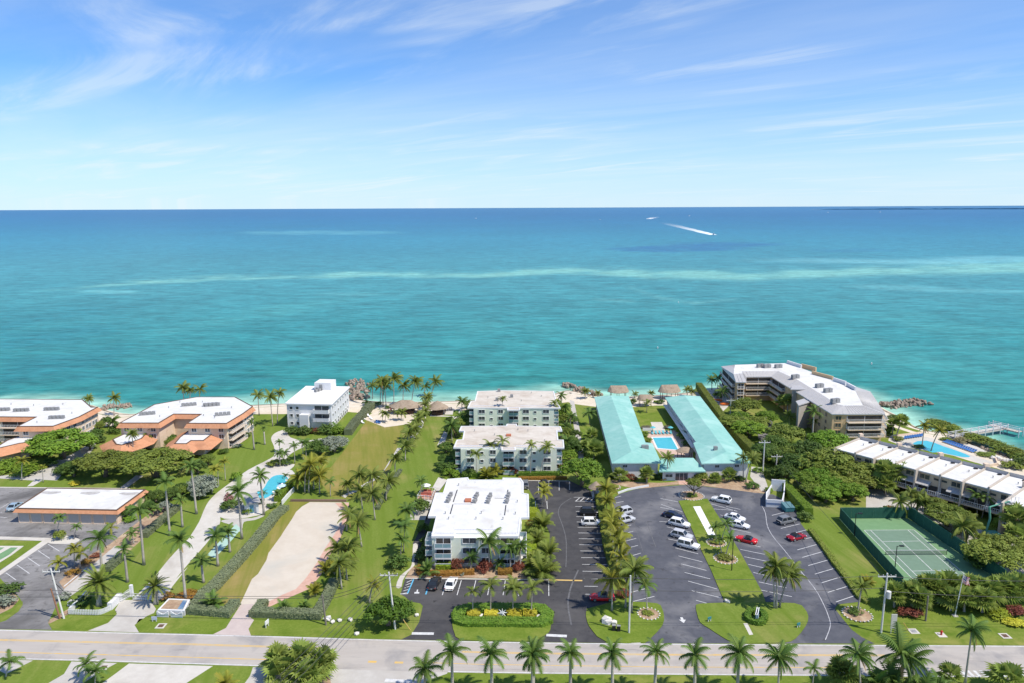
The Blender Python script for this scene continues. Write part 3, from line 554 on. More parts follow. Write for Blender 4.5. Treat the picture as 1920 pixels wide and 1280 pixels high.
# ================================================================ buildings
def base_of(poly, z=0.0):
    n = len(poly); return Vector((sum(q[0] for q in poly)/n, sum(q[1] for q in poly)/n, z))
WMESH = {}
def window(root, at, ang, w, h, trim=TRIM, glass=GLASS, bars=1, name='window', t=.10, deep=.12):
    """a framed window standing out of a wall; 'at' = middle of its sill line in the world, ang = outward direction"""
    key = (round(w, 2), round(h, 2), trim.name, glass.name, bars, name)
    if key not in WMESH:
        f = MB(); f.box(-.03, -w/2-t, -t, deep, -w/2, h+t); f.box(-.03, w/2, -t, deep, w/2+t, h+t); f.box(-.03, -w/2, -t, deep, w/2, 0); f.box(-.03, -w/2, h, deep, w/2, h+t)
        for k in range(bars):
            y = -w/2+w*(k+1)/(bars+1); f.box(.02, y-.035, 0, deep-.03, y+.035, h)
        p = MB(); p.box(-.05, -w/2, 0, .04, w/2, h)
        WMESH[key] = (f.mesh(name, trim), p.mesh('pane', glass))
    f, p = WMESH[key]; o = root_world(root)
    wo_ = link(name, f, root, Vector(at)-o, (0, 0, ang))
    link('pane', p, wo_)
    return wo_
def root_world(r):
    o = Vector(r.location); q = r.parent
    while q is not None: o += Vector(q.location); q = q.parent
    return o
def outward(a, b, inside):
    d = (Vector(b[:2])-Vector(a[:2])).normalized(); n = Vector((d.y, -d.x))
    m = (Vector(a[:2])+Vector(b[:2]))/2
    if (Vector(inside[:2])-m).dot(n) > 0: n = -n
    return d, n
def windows(root, a, b, inside, us, zs, w, h, **k):
    d, n = outward(a, b, inside); L = (Vector(b[:2])-Vector(a[:2])).length; ang = math.atan2(n.y, n.x)
    for z in zs:
        for u in us:
            q = Vector(a[:2])+d*(u*L); window(root, (q.x, q.y, z), ang, w, h, **k)
def balcony(root, a, b, inside, z, depth=1.3, mats=(WHITEW, TRIM), solid=None, back=DARK, hgt=2.2, sides=True, pick=.45):
    """slab standing out of a wall with a railing, and the dark recess with doors behind it"""
    d, n = outward(a, b, inside); A = Vector(a[:2]); B = Vector(b[:2]); L = (B-A).length
    s = MB(); o1, o2 = A+n*depth, B+n*depth
    s.prism([A, B, o2, o1], z-.16, z, 0)
    bo = s.build('balcony', mats[0], root)
    r = MB()
    def rail(p, q):
        ln = (q-p).length
        if ln < .05: return
        r.obox(p, q, .06, z+.98, z+1.05); r.obox(p, q, .05, z+.08, z+.14)
        if solid: r.obox(p, q, .02, z+.16, z+.96, 1)
        k = max(1, int(ln/(pick if not solid else 1.2)))
        for i in range(k+1):
            c = p+(q-p)*(i/k); e = (q-p).normalized()*.03; r.obox(c-e, c+e, .06, z+.14, z+.98)
    e = n*(depth-.08); rail(A+e, B+e)
    if sides: rail(A+n*.1+d*.06, A+e+d*.06); rail(B+n*.1-d*.06, B+e-d*.06)
    r.build('railing', [mats[1]]+([solid] if solid else []), bo)
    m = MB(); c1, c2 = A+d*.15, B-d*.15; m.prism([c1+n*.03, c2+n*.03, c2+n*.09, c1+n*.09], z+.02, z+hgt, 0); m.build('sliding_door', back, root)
    for u in (0, .5, 1.0):
        fr = MB(); c = c1+(c2-c1)*u+n*.1; fr.obox(c-d*.05, c+d*.05, .08, z+.02, z+hgt); fr.build('door_frame', TRIM, root)
    return bo
ACMESH = None
def aircon(root, at, n=1, ang=0.0, gap=1.25, sc=1.0):
    global ACMESH
    if ACMESH is None:
        b = MB(); b.box(-.48, -.42, .12, .48, .42, 1.0); b.box(-.55, -.5, 0, .55, .5, .12)
        for i in range(10):
            t = i*math.pi/5; b.box(.30*math.cos(t)-.05, .30*math.sin(t)-.05, 1.0, .30*math.cos(t)+.05, .30*math.sin(t)+.05, 1.06)
        b.box(-.2, -.2, 1.0, .2, .2, 1.04)
        for zz in (.3, .5, .7): b.box(-.50, -.44, zz, .50, .44, zz+.05)
        ACMESH = b.mesh('air_conditioner', ACM)
    o = root_world(root)
    for i in range(n):
        q = Vector(at)+Vector((math.cos(ang), math.sin(ang), 0))*gap*(i-(n-1)/2)
        link('air_conditioner', ACMESH, root, q-o, (0, 0, ang), (sc, sc, sc))
CURT = [mat('curtain_pale', (.42, .40, .36), None, rough=.5), mat('curtain_grey', (.17, .18, .19), None, rough=.3), GLASS, GLASS]
def roof_slab(root, poly, z, th, m, edge=None, name='roof', lip=.0):
    b = MB(); b.prism(poly, z-th, z, 0 if edge is None else 1, 0)
    if lip:
        q = offset(poly, -.35); p = ccw(poly)
        b.loft(p, z, p, z+lip, 1); b.loft(q, z+lip, q, z, 1); b.loft(p, z+lip, q, z+lip, 1)
    return b.build(name, [m] if edge is None else [m, edge], root)
def vents(root, pts, z, n=3):
    o = root_world(root)
    for q in pts:
        b = MB(); b.tube([(q.x, q.y, z-.02), (q.x, q.y, z+.45)], .09, 6); b.tube([(q.x, q.y, z+.45), (q.x, q.y, z+.55)], .16, 6); b.build('vent_pipe', ACM, root)
def visor(root, a, b, inside, z, drop, out, m=METALW, name='eave_visor'):
    d, n = outward(a, b, inside); A = Vector(a[:2]); B = Vector(b[:2]); v = MB(); L = (B-A).length
    p = [A, B, B+n*out, A+n*out]
    v.add([(A.x, A.y, z), (B.x, B.y, z), (p[2].x, p[2].y, z-drop), (p[3].x, p[3].y, z-drop), (A.x, A.y, z-drop-.15), (B.x, B.y, z-drop-.15), (p[2].x, p[2].y, z-drop-.15), (p[3].x, p[3].y, z-drop-.15)],
          [(0, 3, 2, 1), (3, 7, 6, 2), (0, 4, 7, 3), (1, 2, 6, 5), (4, 5, 6, 7)])
    k = int(L/.6)
    for i in range(k+1):
        c = A+(B-A)*(i/max(1, k)); e = d*.03; c2 = c+n*out
        v.add([(c.x-e.x, c.y-e.y, z+.06), (c.x+e.x, c.y+e.y, z+.06), (c2.x+e.x, c2.y+e.y, z-drop+.06), (c2.x-e.x, c2.y-e.y, z-drop+.06), (c.x-e.x, c.y-e.y, z-.02), (c.x+e.x, c.y+e.y, z-.02), (c2.x+e.x, c2.y+e.y, z-drop-.02), (c2.x-e.x, c2.y-e.y, z-drop-.02)], [(0, 3, 2, 1), (0, 4, 7, 3), (1, 2, 6, 5), (2, 3, 7, 6)])
    return v.build(name, m, root)
# ---------------------------------------------------------------- the three mint condominiums
def mint(tile, roof, wall, z, label, roofm, cols, bay, floors, vis, extra=None):
    R = W(tile+' '+roof, z); wl = W(tile+' '+wall, z)      # wall: front-left, front-right, back-right, back-left
    A, B, Cc, D = [Vector((q.x, q.y, 0)) for q in wl]
    c = base_of([A, B, Cc, D]); root = empty('apartment_building', c, label, 'building')
    b = MB(); b.prism([A, B, Cc, D], 0, z-.3); b.build('wall', MINT, root)
    roof_slab(root, R, z, .35, roofm, WHITEW, lip=.10)
    L = (B-A).length
    for (u, w, small) in cols:
        windows(root, A, B, c, [u], floors, w, .65 if small else 1.1, bars=0 if small else 1)
    if bay:
        d = (B-A).normalized()
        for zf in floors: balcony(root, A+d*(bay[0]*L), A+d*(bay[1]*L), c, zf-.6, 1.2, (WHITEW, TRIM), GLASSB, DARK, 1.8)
    for s in vis:
        q = W(tile+' '+s, z); visor(root, q[0], q[1], c, z+.12, .45, .75)
    for s, e in (((A, D), 0), ((B, Cc), 1)):
        p, q = s; L2 = (q-p).length; dd = (q-p).normalized()
        for zf in floors:
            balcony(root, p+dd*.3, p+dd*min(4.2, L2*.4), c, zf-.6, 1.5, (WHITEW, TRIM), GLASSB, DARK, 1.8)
        windows(root, p, q, c, (.55, .75, .9), floors, 1.2, 1.2)
    return root, (A, B, Cc, D), c
fl = (.95, 3.25, 5.5)
COLS = ((.10, 1.9, 0), (.22, .8, 1), (.335, 1.5, 0), (.65, 1.9, 0), (.765, .8, 1), (.90, 1.9, 0))
far, fp, fc = mint('e4', '440,100 800,88 1255,92 1590,100 1625,240 1690,352 1080,352 1080,382 885,382 890,352 290,348 340,252 400,248', '385,350 1590,350 1560,110 470,110', 7.2,
    'farthest of three mint apartment buildings, closest to the beach, with cream roof', ROOFC, COLS, (.435, .56), fl, ('375,318 880,318', '1090,318 1600,318', '885,345 1080,345'))
mid, mp_, mc = mint('e4', '195,625 870,620 880,592 1030,592 1040,620 1690,630 1715,690 1640,692 1655,828 1735,830 1745,950 1015,945 1018,985 800,985 800,945 80,945 130,830 215,825 240,700 165,695', '190,950 1630,950 1600,640 250,640', 7.2,
    'middle one of three mint apartment buildings, with stained cream roof and rusty hatch', ROOFC, COLS, (.44, .56), fl, ('170,915 800,915', '1020,915 1640,915', '800,950 1015,950'))
near, np_, ncn = mint('e5', '470,140 780,115 800,150 1295,150 1300,120 1570,125 1615,190 1615,350 1690,365 1700,715 1575,720 1550,960 1530,1000 1240,1000 1190,950 590,950 570,1000 230,1000 300,700 180,700 205,630 290,345 405,345', '240,995 1540,995 1600,180 470,180', 6.4,
    'nearest of three mint apartment buildings, bright white roof with air conditioners, beside the parking lot', ROOFW, ((.43, 2.6, 0), (.62, 1.6, 0)), None, (.75, 2.85, 4.95), ('585,895 1190,895', '235,950 565,950', '1240,950 1500,950'))
A, B = np_[0], np_[1]; d = (B-A).normalized(); L = (B-A).length
for zf in (.75, 2.85, 4.95):
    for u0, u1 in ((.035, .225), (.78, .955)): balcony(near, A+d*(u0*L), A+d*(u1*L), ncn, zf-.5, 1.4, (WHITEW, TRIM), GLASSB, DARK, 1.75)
for s in ('515,400', '485,470', '910,400', '885,475', '1110,410', '1085,480', '1385,400', '1365,480'):
    q = W('e5 '+s, 6.4)[0]; aircon(near, (q.x, q.y, 6.4), 2, 1.4, 1.15, .8)
for r_, t_, s, z_ in ((near, 'e5', '780,465', 6.4), (mid, 'e4', '910,765', 7.2)):
    q = W(t_+' '+s, z_)[0]; b = MB(); b.box(q.x-.7, q.y-.8, z_-.01, q.x+.7, q.y+.8, z_+.35); b.build('roof_hatch', RUST, r_)
for s in ('560,480 620,300', '515,660 555,520', '1330,680 1350,530', '1365,380 1380,300'):
    q = W('e5 '+s, 6.4); b = MB(); b.obox(q[0], q[1], .18, 6.38, 6.5); b.build('roof_pipe', BLACKM, near)
for s in ('570,512 840,512', '1180,425 1330,428'):
    q = W('e5 '+s, 6.4); b = MB(); b.obox(q[0], q[1], .12, 6.38, 6.47); b.build('roof_pipe', ACM, near)
vents(near, W('e5 640,235 490,740 900,740 1305,745 980,655 1490,665 1520,485 440,660', 6.4), 6.4)
vents(mid, W('e4 400,700 700,760 1200,700 1450,850 600,880 1300,900 1050,680', 7.2), 7.2); vents(far, W('e4 600,200 1100,250 1400,180 1250,130', 7.2), 7.2)
for s in ('765,105', '735,240', '955,190'):
    q = W('e4 '+s, 7.2)[0]; aircon(far, (q.x, q.y, 7.2), 1)
# ---------------------------------------------------------------- teal-roofed motel: two wings and a lobby
E_Z, R_Z = 4.4, 5.8
def gable(b, pts, faces): b.add(pts, faces)
tc_ = W('a3 890,900', 0)[0]
motel = empty('motel_building', Vector((tc_.x, tc_.y, 0)), 'long white motel with two teal gabled wings around a pool', 'building')
def wing(eL0, eR0, eLf, eRf, r0, r1, bump=None):
    """far-left eave, far-right eave, front-left, front-right, ridge far, ridge front (hip apex)"""
    P_ = [G('a3', *q, E_Z) for q in (eL0, eR0, eLf, eRf)]; rr = [G('a3', *q, R_Z) for q in (r0, r1)]
    b = MB(); v = [P_[0], P_[1], P_[2], P_[3], rr[0], rr[1]]
    if bump:
        k1, k2 = [G('a3', *q, E_Z) for q in bump]
        if bump[0][0] > r1[0]: b.add(v+[k1, k2], [(0, 2, 5, 4), (2, 3, 5), (1, 4, 6), (4, 5, 6), (5, 7, 6), (5, 3, 7), (0, 4, 1)])
        else: b.add(v+[k1, k2], [(1, 4, 5, 3), (2, 3, 5), (0, 6, 4), (6, 5, 4), (6, 7, 5), (7, 2, 5), (0, 4, 1)])
    b.build('roof', TEAL, motel)
    fas = MB(); pl = [P_[0], P_[2], P_[3]]+([k2, k1] if bump and bump[0][0] > r1[0] else [])+[P_[1]]
    if bump and bump[0][0] < r1[0]: pl = [P_[0], k1, k2, P_[2], P_[3], P_[1]]
    fas.prism(pl, E_Z-.28, E_Z-.02); fas.build('fascia', mat('teal_trim', (.40, .63, .60), None, rough=.7), motel)
    wl = offset(pl, -.75); w_ = MB(); w_.prism(wl, 0, E_Z-.2); w_.build('wall', WHITEW, motel)
    return P_, pl
PL, pl1 = wing((305, 250), (610, 243), (460, 838), (900, 835), (452, 238), (635, 735), ((760, 655), (822, 662)))
PR, pl2 = wing((932, 255), (1245, 245), (1258, 842), (1702, 834), (1105, 236), (1478, 738), ((1208, 650), (1185, 660)))
for Pq, us in ((PL, (.28, .72)), (PR, (.33, .73))):
    a, c_ = Pq[2], Pq[3]; d = (c_-a).normalized(); n_ = Vector((d.y, -d.x, 0)); ins = (Pq[0]+Pq[1])/2
    a2, c2 = a-n_*.74, c_-n_*.74
    windows(motel, a2, c2, ins, us, (2.95,), 1.1, .65, bars=1); windows(motel, a2, c2, ins, us[:1], (.85,), 1.1, .7, bars=1)
for a, c_, ins in ((PL[0], PL[2], PL[3]), (PR[0], G('a3', 1208, 650, E_Z), PR[3])):
    a = Vector((a.x, a.y, 0)); c_ = Vector((c_.x, c_.y, 0)); d = (c_-a).normalized(); dd, n_ = outward(a, c_, ins)
    n3 = Vector((n_.x, n_.y, 0)); a2, c2 = a-n3*.74+d*1.5, c_-n3*.74-d*1.5
    windows(motel, a2, c2, ins, [i/11 for i in range(12)], (2.75, .7), 1.3, 1.0)
    if ins is PR[3]:
        for zz in (2.15,):
            s = MB(); s.obox(a2+n3*.9, c2+n3*.9, 1.3, zz-.15, zz); g_ = s.build('walkway', WHITEW, motel)
            r = MB(); r.obox(a2+n3*1.45, c2+n3*1.45, .05, zz+.95, zz+1.02); r.obox(a2+n3*1.45, c2+n3*1.45, .04, zz+.1, zz+.15)
            for i in range(40):
                q = a2+(c2-a2)*(i/39)+n3*1.45; r.box(q.x-.03, q.y-.03, zz, q.x+.03, q.y+.03, zz+.98)
            r.build('railing', TRIM, g_)
LB = [G('a3', *q, z) for q, z in (((880, 912), 2.9), ((1297, 912), 2.9), ((1185, 792), 4.1), ((895, 792), 4.1))]
b = MB(); hip = G('a3', 1215, 880, 3.6)
b.add([LB[0], LB[1], LB[2], LB[3], LB[0]-Vector((0, 0, .3)), LB[1]-Vector((0, 0, .3)), LB[2]-Vector((0, 0, 1.7)), LB[3]-Vector((0, 0, 1.7))], [(0, 1, 2, 3), (0, 4, 5, 1), (1, 5, 6, 2), (3, 7, 4, 0)]); b.build('lobby_roof', TEAL, motel)
q = offset([LB[0], LB[1], LB[2], LB[3]], -.9); b = MB(); b.prism(q, 0, 2.7); b.build('lobby_wall', WHITEW, motel)
fa, fb = LB[0]+(LB[3]-LB[0]).normalized()*.9, LB[1]+(LB[2]-LB[1]).normalized()*.9
windows(motel, Vector((fa.x, fa.y, 0)), Vector((fb.x, fb.y, 0)), base_of(LB), (.22, .85), (1.0,), 1.8, .8); windows(motel, Vector((fa.x, fa.y, 0)), Vector((fb.x, fb.y, 0)), base_of(LB), (.5,), (.1,), 3.2, 2.0, name='entrance_door', bars=2)
for s, z_ in (('740,710', 4.9), ('770,710', 4.9), ('1382,722', 5.3)):
    q = G('a3', *map(float, s.split(',')), z_); aircon(motel, q, 1)
# ---------------------------------------------------------------- white block by the beach
z = 8.3; R = W('e0 430,178 1090,188 815,455 110,440', z); A, B, Cc, D = [Vector((q.x, q.y, 0)) for q in offset([R[3], R[2], R[1], R[0]], -.45)]
cands = [A, B, Cc, D]; cands.sort(key=lambda q: q.y); f2 = sorted(cands[:2], key=lambda q: q.x); b2 = sorted(cands[2:], key=lambda q: q.x)
A, B, D, Cc = f2[0], f2[1], b2[0], b2[1]
c = base_of([A, B, Cc, D]); wb = empty('apartment_building', c, 'plain white three-storey block with rooftop hut beside the rocky groyne', 'building')
b = MB(); b.prism([A, B, Cc, D], 0, z-.3); b.build('wall', WHITEW, wb)
roof_slab(wb, R, z, .4, mat('stained_white_roof', (.80, .79, .77), (.74, .73, .70), .4, .8, c3=(.62, .50, .40), s3=.22, lo3=.62, hi3=.85), WHITEW)
windows(wb, B, Cc, c, (.08, .2, .36, .5, .64, .78, .9), (1.1, 3.7, 6.2), 1.0, .9, bars=0)
d = (B-A).normalized(); L = (B-A).length; n_ = Vector((d.y, -d.x, 0))
b = MB(); b.prism([A+d*L*.32+n_*.01, A+d*L*.52+n_*.01, A+d*L*.52+n_*1.8, A+d*L*.32+n_*1.8], 0, 4.9); b.build('stair_tower', WHITEW, wb)
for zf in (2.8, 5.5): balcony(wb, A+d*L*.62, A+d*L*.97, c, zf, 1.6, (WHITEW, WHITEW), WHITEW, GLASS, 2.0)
windows(wb, A, B, c, (.1, .24), (1.1, 3.7, 6.2), .9, .95, bars=0)
windows(wb, B, Cc, c, [.15+.1*i for i in range(8)], (.05,), 1.1, 1.0, glass=DARK, trim=WHITEW, bars=0, name='crawl_opening')
q = [G('e0', *k, z) for k in ((625, 205), (800, 205), (790, 245), (640, 245))]
p0 = G('e0', 712, 225, z); ang = math.atan2((B-A).y, (B-A).x); b = MB(); ux = (B-A).normalized(); uy = Vector((-ux.y, ux.x, 0))
pp = [p0-ux*2.9-uy*2, p0+ux*2.9-uy*2, p0+ux*2.9+uy*3.5, p0-ux*2.9+uy*3.5]; b.prism(pp, z, z+2.7); hut = b.build('rooftop_hut', WHITEW, wb)
q = p0-ux*.6-uy*2.02; m = MB(); m.obox(q-ux*.55, q+ux*.55, .12, z+.1, z+2.1); m.build('hut_door', ACM, hut)
for s in ('600,265', '650,250', '620,235'): q = G('e0', *map(float, s.split(',')), z); aircon(wb, q, 2, 1.1, 1.3)
# ---------------------------------------------------------------- terracotta condominiums
def mansard(root, poly, z, drop, out, wallm, th=.25, wins=None):
    poly = ccw(poly); o = offset(poly, out)
    b = MB(); b.prism(poly, z-.02, z, 0); b.build('roof', ROOFW, root)
    b = MB(); b.loft(o, z-drop, poly, z-.03); b.loft(offset(poly, -.1), z-drop-.02, o, z-drop); b.build('mansard', TILE, root)
    b = MB(); b.loft(offset(poly, .06), z-.05, offset(poly, .06), z+.12); b.loft(offset(poly, .06), z+.12, offset(poly, -.25), z+.12); b.loft(offset(poly, -.25), z+.12, offset(poly, -.25), z); b.build('gutter', DWOOD, root)
    w_ = offset(poly, -.15); b = MB(); b.prism(w_, 0, z-drop+.1); b.build('wall', wallm, root)
    return w_
c = W('a0 350,480', 0)[0]
o1 = empty('condominium_building', Vector((c.x, c.y, 0)), 'leftmost terracotta-trimmed condominium cut by the picture edge', 'building')
Z1 = 7.9
pA = W('a0 -900,268 0,270 735,276 815,345 870,342 705,428 475,512 152,515 320,431 0,429 -900,425', Z1)
w1 = mansard(o1, pA, Z1, 1.3, .8, CREAMW)
def edge(w, pa, pb):
    """the wall edge of polygon w nearest to the two given points"""
    a = min(w, key=lambda q: (Vector(q[:2])-Vector(pa[:2])).length); c_ = min(w, key=lambda q: (Vector(q[:2])-Vector(pb[:2])).length); return Vector((a[0], a[1], 0)), Vector((c_[0], c_[1], 0))
ins = base_of(pA)
a, c_ = edge(w1, pA[4], pA[5]); windows(o1, a, c_, c, (.15, .3, .5, .65, .85), (.9, 3.2, 5.3), 1.2, 1.2)
a, c_ = edge(w1, pA[5], pA[6]); windows(o1, a, c_, c, (.2, .45, .7), (.9, 3.2, 5.3), 1.2, 1.2)
a, c_ = edge(w1, pA[9], pA[8])
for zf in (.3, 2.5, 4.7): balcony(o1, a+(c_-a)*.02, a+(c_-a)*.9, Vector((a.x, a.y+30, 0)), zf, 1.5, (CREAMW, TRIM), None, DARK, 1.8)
a, c_ = edge(w1, pA[7], pA[6]); windows(o1, a, c_, Vector((a.x, a.y+20, 0)), (.2, .8), (3.2, 5.3), 1.4, 1.3)
for s in ('20,375', '190,380', '460,370', '505,445'): q = W('a0 '+s, Z1)[0]; aircon(o1, q, 4, .1, 1.15)
c2 = W('a0 150,700', 0)[0]
pv1 = W('a0 -500,655 -20,690 60,640 200,590 270,578 372,578 245,655 170,665 0,705 -500,760', 4.4)
wv = mansard(o1, pv1, 4.4, 1.6, 3.3, CREAMW)
q = W('a0 265,570', 4.4)[0]; aircon(o1, q, 3, .1, 1.15)
c = W('a0 1700,480', 0)[0]
o2 = empty('condominium_building', Vector((c.x, c.y, 0)), 'terracotta-trimmed condominium with white flat roof beside the striped lawn', 'building')
pB = W('a0 1370,320 1750,252 a1 430,252 588,337 505,398 355,488 a0 1662,486 1785,406 1545,404 1410,484 1062,484', Z1)
w2 = mansard(o2, pB, Z1, 1.3, .8, CREAMW)
a, c_ = edge(w2, pB[3], pB[4]); windows(o2, a, c_, c, (.12, .35, .6, .85), (.9, 3.2, 5.3), 1.4, 1.2)
a, c_ = edge(w2, pB[4], pB[5])
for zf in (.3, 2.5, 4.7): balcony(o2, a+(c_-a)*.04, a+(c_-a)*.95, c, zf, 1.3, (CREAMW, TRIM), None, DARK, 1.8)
a, c_ = edge(w2, pB[5], pB[6]); windows(o2, a, c_, Vector((a.x, a.y+20, 0)), (.15, .5, .85), (3.2, 5.3), 1.4, 1.3)
a, c_ = edge(w2, pB[9], pB[10]); windows(o2, a, c_, Vector((a.x, a.y+20, 0)), (.15, .5, .85), (3.2, 5.3), 1.4, 1.3)
for s in ('a0 1310,410', 'a0 1680,330', 'a0 1870,330', 'a1 230,332', 'a1 320,415'): q = W(s, Z1)[0]; aircon(o2, q, 4, .3, 1.15)
for s in ('a0 1000,630 1180,545 1330,545 1260,620 1180,650 1080,680 1030,672', 'a1 -60,610 20,550 130,545 270,548 150,640 40,640 0,668 -110,668'):
    pv = W(s, 4.4); wv = mansard(o2, pv, 4.4, 1.6, 3.4, CREAMW)
    e = sorted(((wv[i], wv[(i+1) % len(wv)]) for i in range(len(wv))), key=lambda e: -(Vector(e[0][:2])-Vector(e[1][:2])).length)
    for a, c_ in e[:3]: windows(o2, a, c_, base_of(pv), (.2, .4, .6, .8), (.6,), .9, 1.9, bars=0)
q = W('a1 150,540', 4.4)[0]; aircon(o2, q, 3, .2, 1.15)
vents(o1, W('a0 100,320 300,330 560,320 640,400 330,480', Z1), Z1); vents(o2, W('a0 1500,350 1420,430 1600,300 1800,300 a1 150,420 250,440 400,350', Z1), Z1)
# ---------------------------------------------------------------- garage
zg = 3.4; pG = W('b0 470,182 1455,196 1168,404 158,386', zg); c = base_of(pG)
gar = empty('garage_building', c, 'low white-roofed garage block with terracotta eave and grey doors', 'building')
wg = mansard(gar, pG, zg, .75, .55, CREAMW)
a, c_ = edge(wg, pG[3], pG[2]); windows(gar, a, c_, c, [(i+.5)/8 for i in range(8)], (.05,), (c_-a).length/8*.82, 2.2, glass=mat('garage_door', (.46, .42, .38), (.50, .46, .42), 1, .7), trim=CREAMW, bars=0, name='garage_door')
for s in ('510,225', '900,230', '1290,235'):
    q = W('b0 '+s, zg)[0]; b = MB(); b.tube([(q.x, q.y, zg+.004), (q.x+.01, q.y, zg+.006)], .01, 4); n = 18
    b = MB(); b.add([(q.x+2.4*math.cos(2*math.pi*i/n), q.y+.9*math.sin(2*math.pi*i/n)*(1+.3*math.sin(i)), zg+.006) for i in range(n)], [tuple(range(n))]); b.build('puddle_stain', mat('stain', (.50, .48, .45), (.34, .32, .30), 1.2, .7), gar)
# ---------------------------------------------------------------- tan condominium with grey metal mansard
EZ, WZ = 9.1, 10.4
Ep = [(150, 122), (285, 262), (375, 262), (378, 215), (595, 213), (745, 303), (1135, 545), (1270, 546), (1612, 543), (1478, 345), (1150, 240), (760, 105)]
Wp = [(275, 108), (262, 190), (342, 182), (340, 165), (660, 163), (830, 240), (1190, 460), (1240, 470), (1412, 470), (1345, 340), (1090, 222), (742, 92)]
Ew = [G('a4', *q, EZ) for q in Ep]; Ww = [G('a4', *q, WZ) for q in Wp]
c = base_of(Ew); tan_ = empty('condominium_building', c, 'tan four-storey condominium with grey metal roof edge by the sea', 'building')
b = MB(); b.add([Vector((q.x, q.y, WZ)) for q in Ww], [tuple(range(len(Ww)))])
o = b.build('flat_roof', ROOFW, tan_)
if o.data.polygons[0].normal.z < 0: o.data.flip_normals()
for i in range(len(Ew)):
    j = (i+1) % len(Ew); b = MB()
    b.add([Ew[i], Ew[j], Ww[j], Ww[i]], [(0, 1, 2, 3)])
    L = (Ew[j]-Ew[i]).length; k = max(1, int(L/.9))
    for s in range(1, k):
        t_ = s/k; p = Ew[i].lerp(Ew[j], t_); r = Ww[i].lerp(Ww[j], t_); b.tube([p+Vector((0, 0, .03)), r+Vector((0, 0, .03))], .05, 4, cap=False)
    b.build('metal_roof', METALG, tan_)
w3 = offset(Ew, -.5); b = MB(); b.prism(w3, 0, EZ-.05); b.build('wall', TANW, tan_)
b = MB(); b.prism(offset(Ew, -.05), EZ-.25, EZ-.02); b.build('soffit', TRIM, tan_)
fz = (2.2, 4.4, 6.6)
def tb(i, j, u0, u1, dep=1.4, zs=fz, s=(BEIGEW, TRIM), side=(0, 8)):
    a, c_ = edge(w3, Ew[i], Ew[j]); ins = (a+c_)/2+Vector((side[0], side[1], 0))
    for zf in zs: balcony(tan_, a.lerp(c_, u0), a.lerp(c_, u1), ins, zf, dep, s, None, DARK, 1.8, pick=.35)
tb(3, 4, .02, .98); tb(4, 5, .05, .8); tb(7, 8, .02, .99, 1.6); tb(1, 2, .05, .95, .8); tb(8, 9, .02, .95, 1.4, side=(-8, 0)); tb(0, 1, .05, .9, 1.2, side=(8, 4))
a, c_ = edge(w3, Ew[6], Ew[7]); windows(tan_, a, c_, c, (.45,), (2.7, 4.9, 7.1), 1.7, 1.2, trim=TANW)
a, c_ = edge(w3, Ew[5], Ew[6]); windows(tan_, a, c_, c, (.75, .88), (2.7, 4.9, 7.1), 1.2, 1.1, trim=TANW)
for s, h in (('785,330 905,330 900,300 800,300', 9.7), ('845,470 1000,420 960,400 830,440', 8.4)):
    p = W('a4 '+s, h); b = MB(); b.prism(p, 0, h); t_ = b.build('stair_tower', GREYW, tan_)
    b = MB(); b.prism(offset(p, .5), h+.02, h+.3); b.build('tower_roof', METALG, t_)
for s in ('500,130', '560,135', '660,135', '810,228', '1025,310', '1100,352', '1165,445'): q = W('a4 '+s, WZ)[0]; aircon(tan_, q, 2, .3, 1.5, 1.35)
for s, m_ in (('740,95 865,135', WHITEW), ('865,125 995,158', TANW), ('960,190 1145,240', TANW), ('1150,250 1260,285', WHITEW), ('1270,295 1345,335', WHITEW)):
    q = W('a4 '+s, WZ); b = MB(); b.obox(q[0], q[1], .5, WZ-.5, WZ+1.2); b.build('parapet', m_, tan_)
# ---------------------------------------------------------------- row of townhouses
TZ = 7.4
lo = [(235, 710), (405, 754), (583, 797), (775, 843), (980, 892), (1185, 938), (1368, 992), (1590, 1062)]
hi = [(405, 622), (572, 662), (742, 695), (926, 738), (1113, 780), (1318, 826), (1512, 886), (1733, 938)]
A = G('a5', *lo[0], TZ); B = G('a5', *lo[-1], TZ); Dd = G('a5', *hi[0], TZ); A.z = B.z = Dd.z = 0
u = (B-A).normalized(); v = Vector((-u.y, u.x, 0)); v = v if v.y > 0 else -v
dep = (Dd-A).dot(v)+1.7; L = (B-A).length; un = L/7; ext = 10
town = empty('townhouse_row', A+u*L/2+v*dep/2, 'stepped row of beige townhouses with white roof panels behind the tennis court', 'building')
def step(i): return v*(-6.5 if i >= 8 else 0.0)
for i0, i1 in ((0, 8), (8, ext)):
    p, q = A+u*un*i0+step(i0), A+u*un*i1+step(i0)
    b = MB(); b.prism([p, q, q+v*dep, p+v*dep], 2.4, TZ-.25); b.build('wall', BEIGEW, town)
    b = MB(); b.prism([p+v*4, q+v*4, q+v*dep, p+v*dep], 0, 2.4); b.build('ground_floor_wall', mat('shaded_carport', (.28, .24, .19), (.33, .28, .22), .6, .9), town)
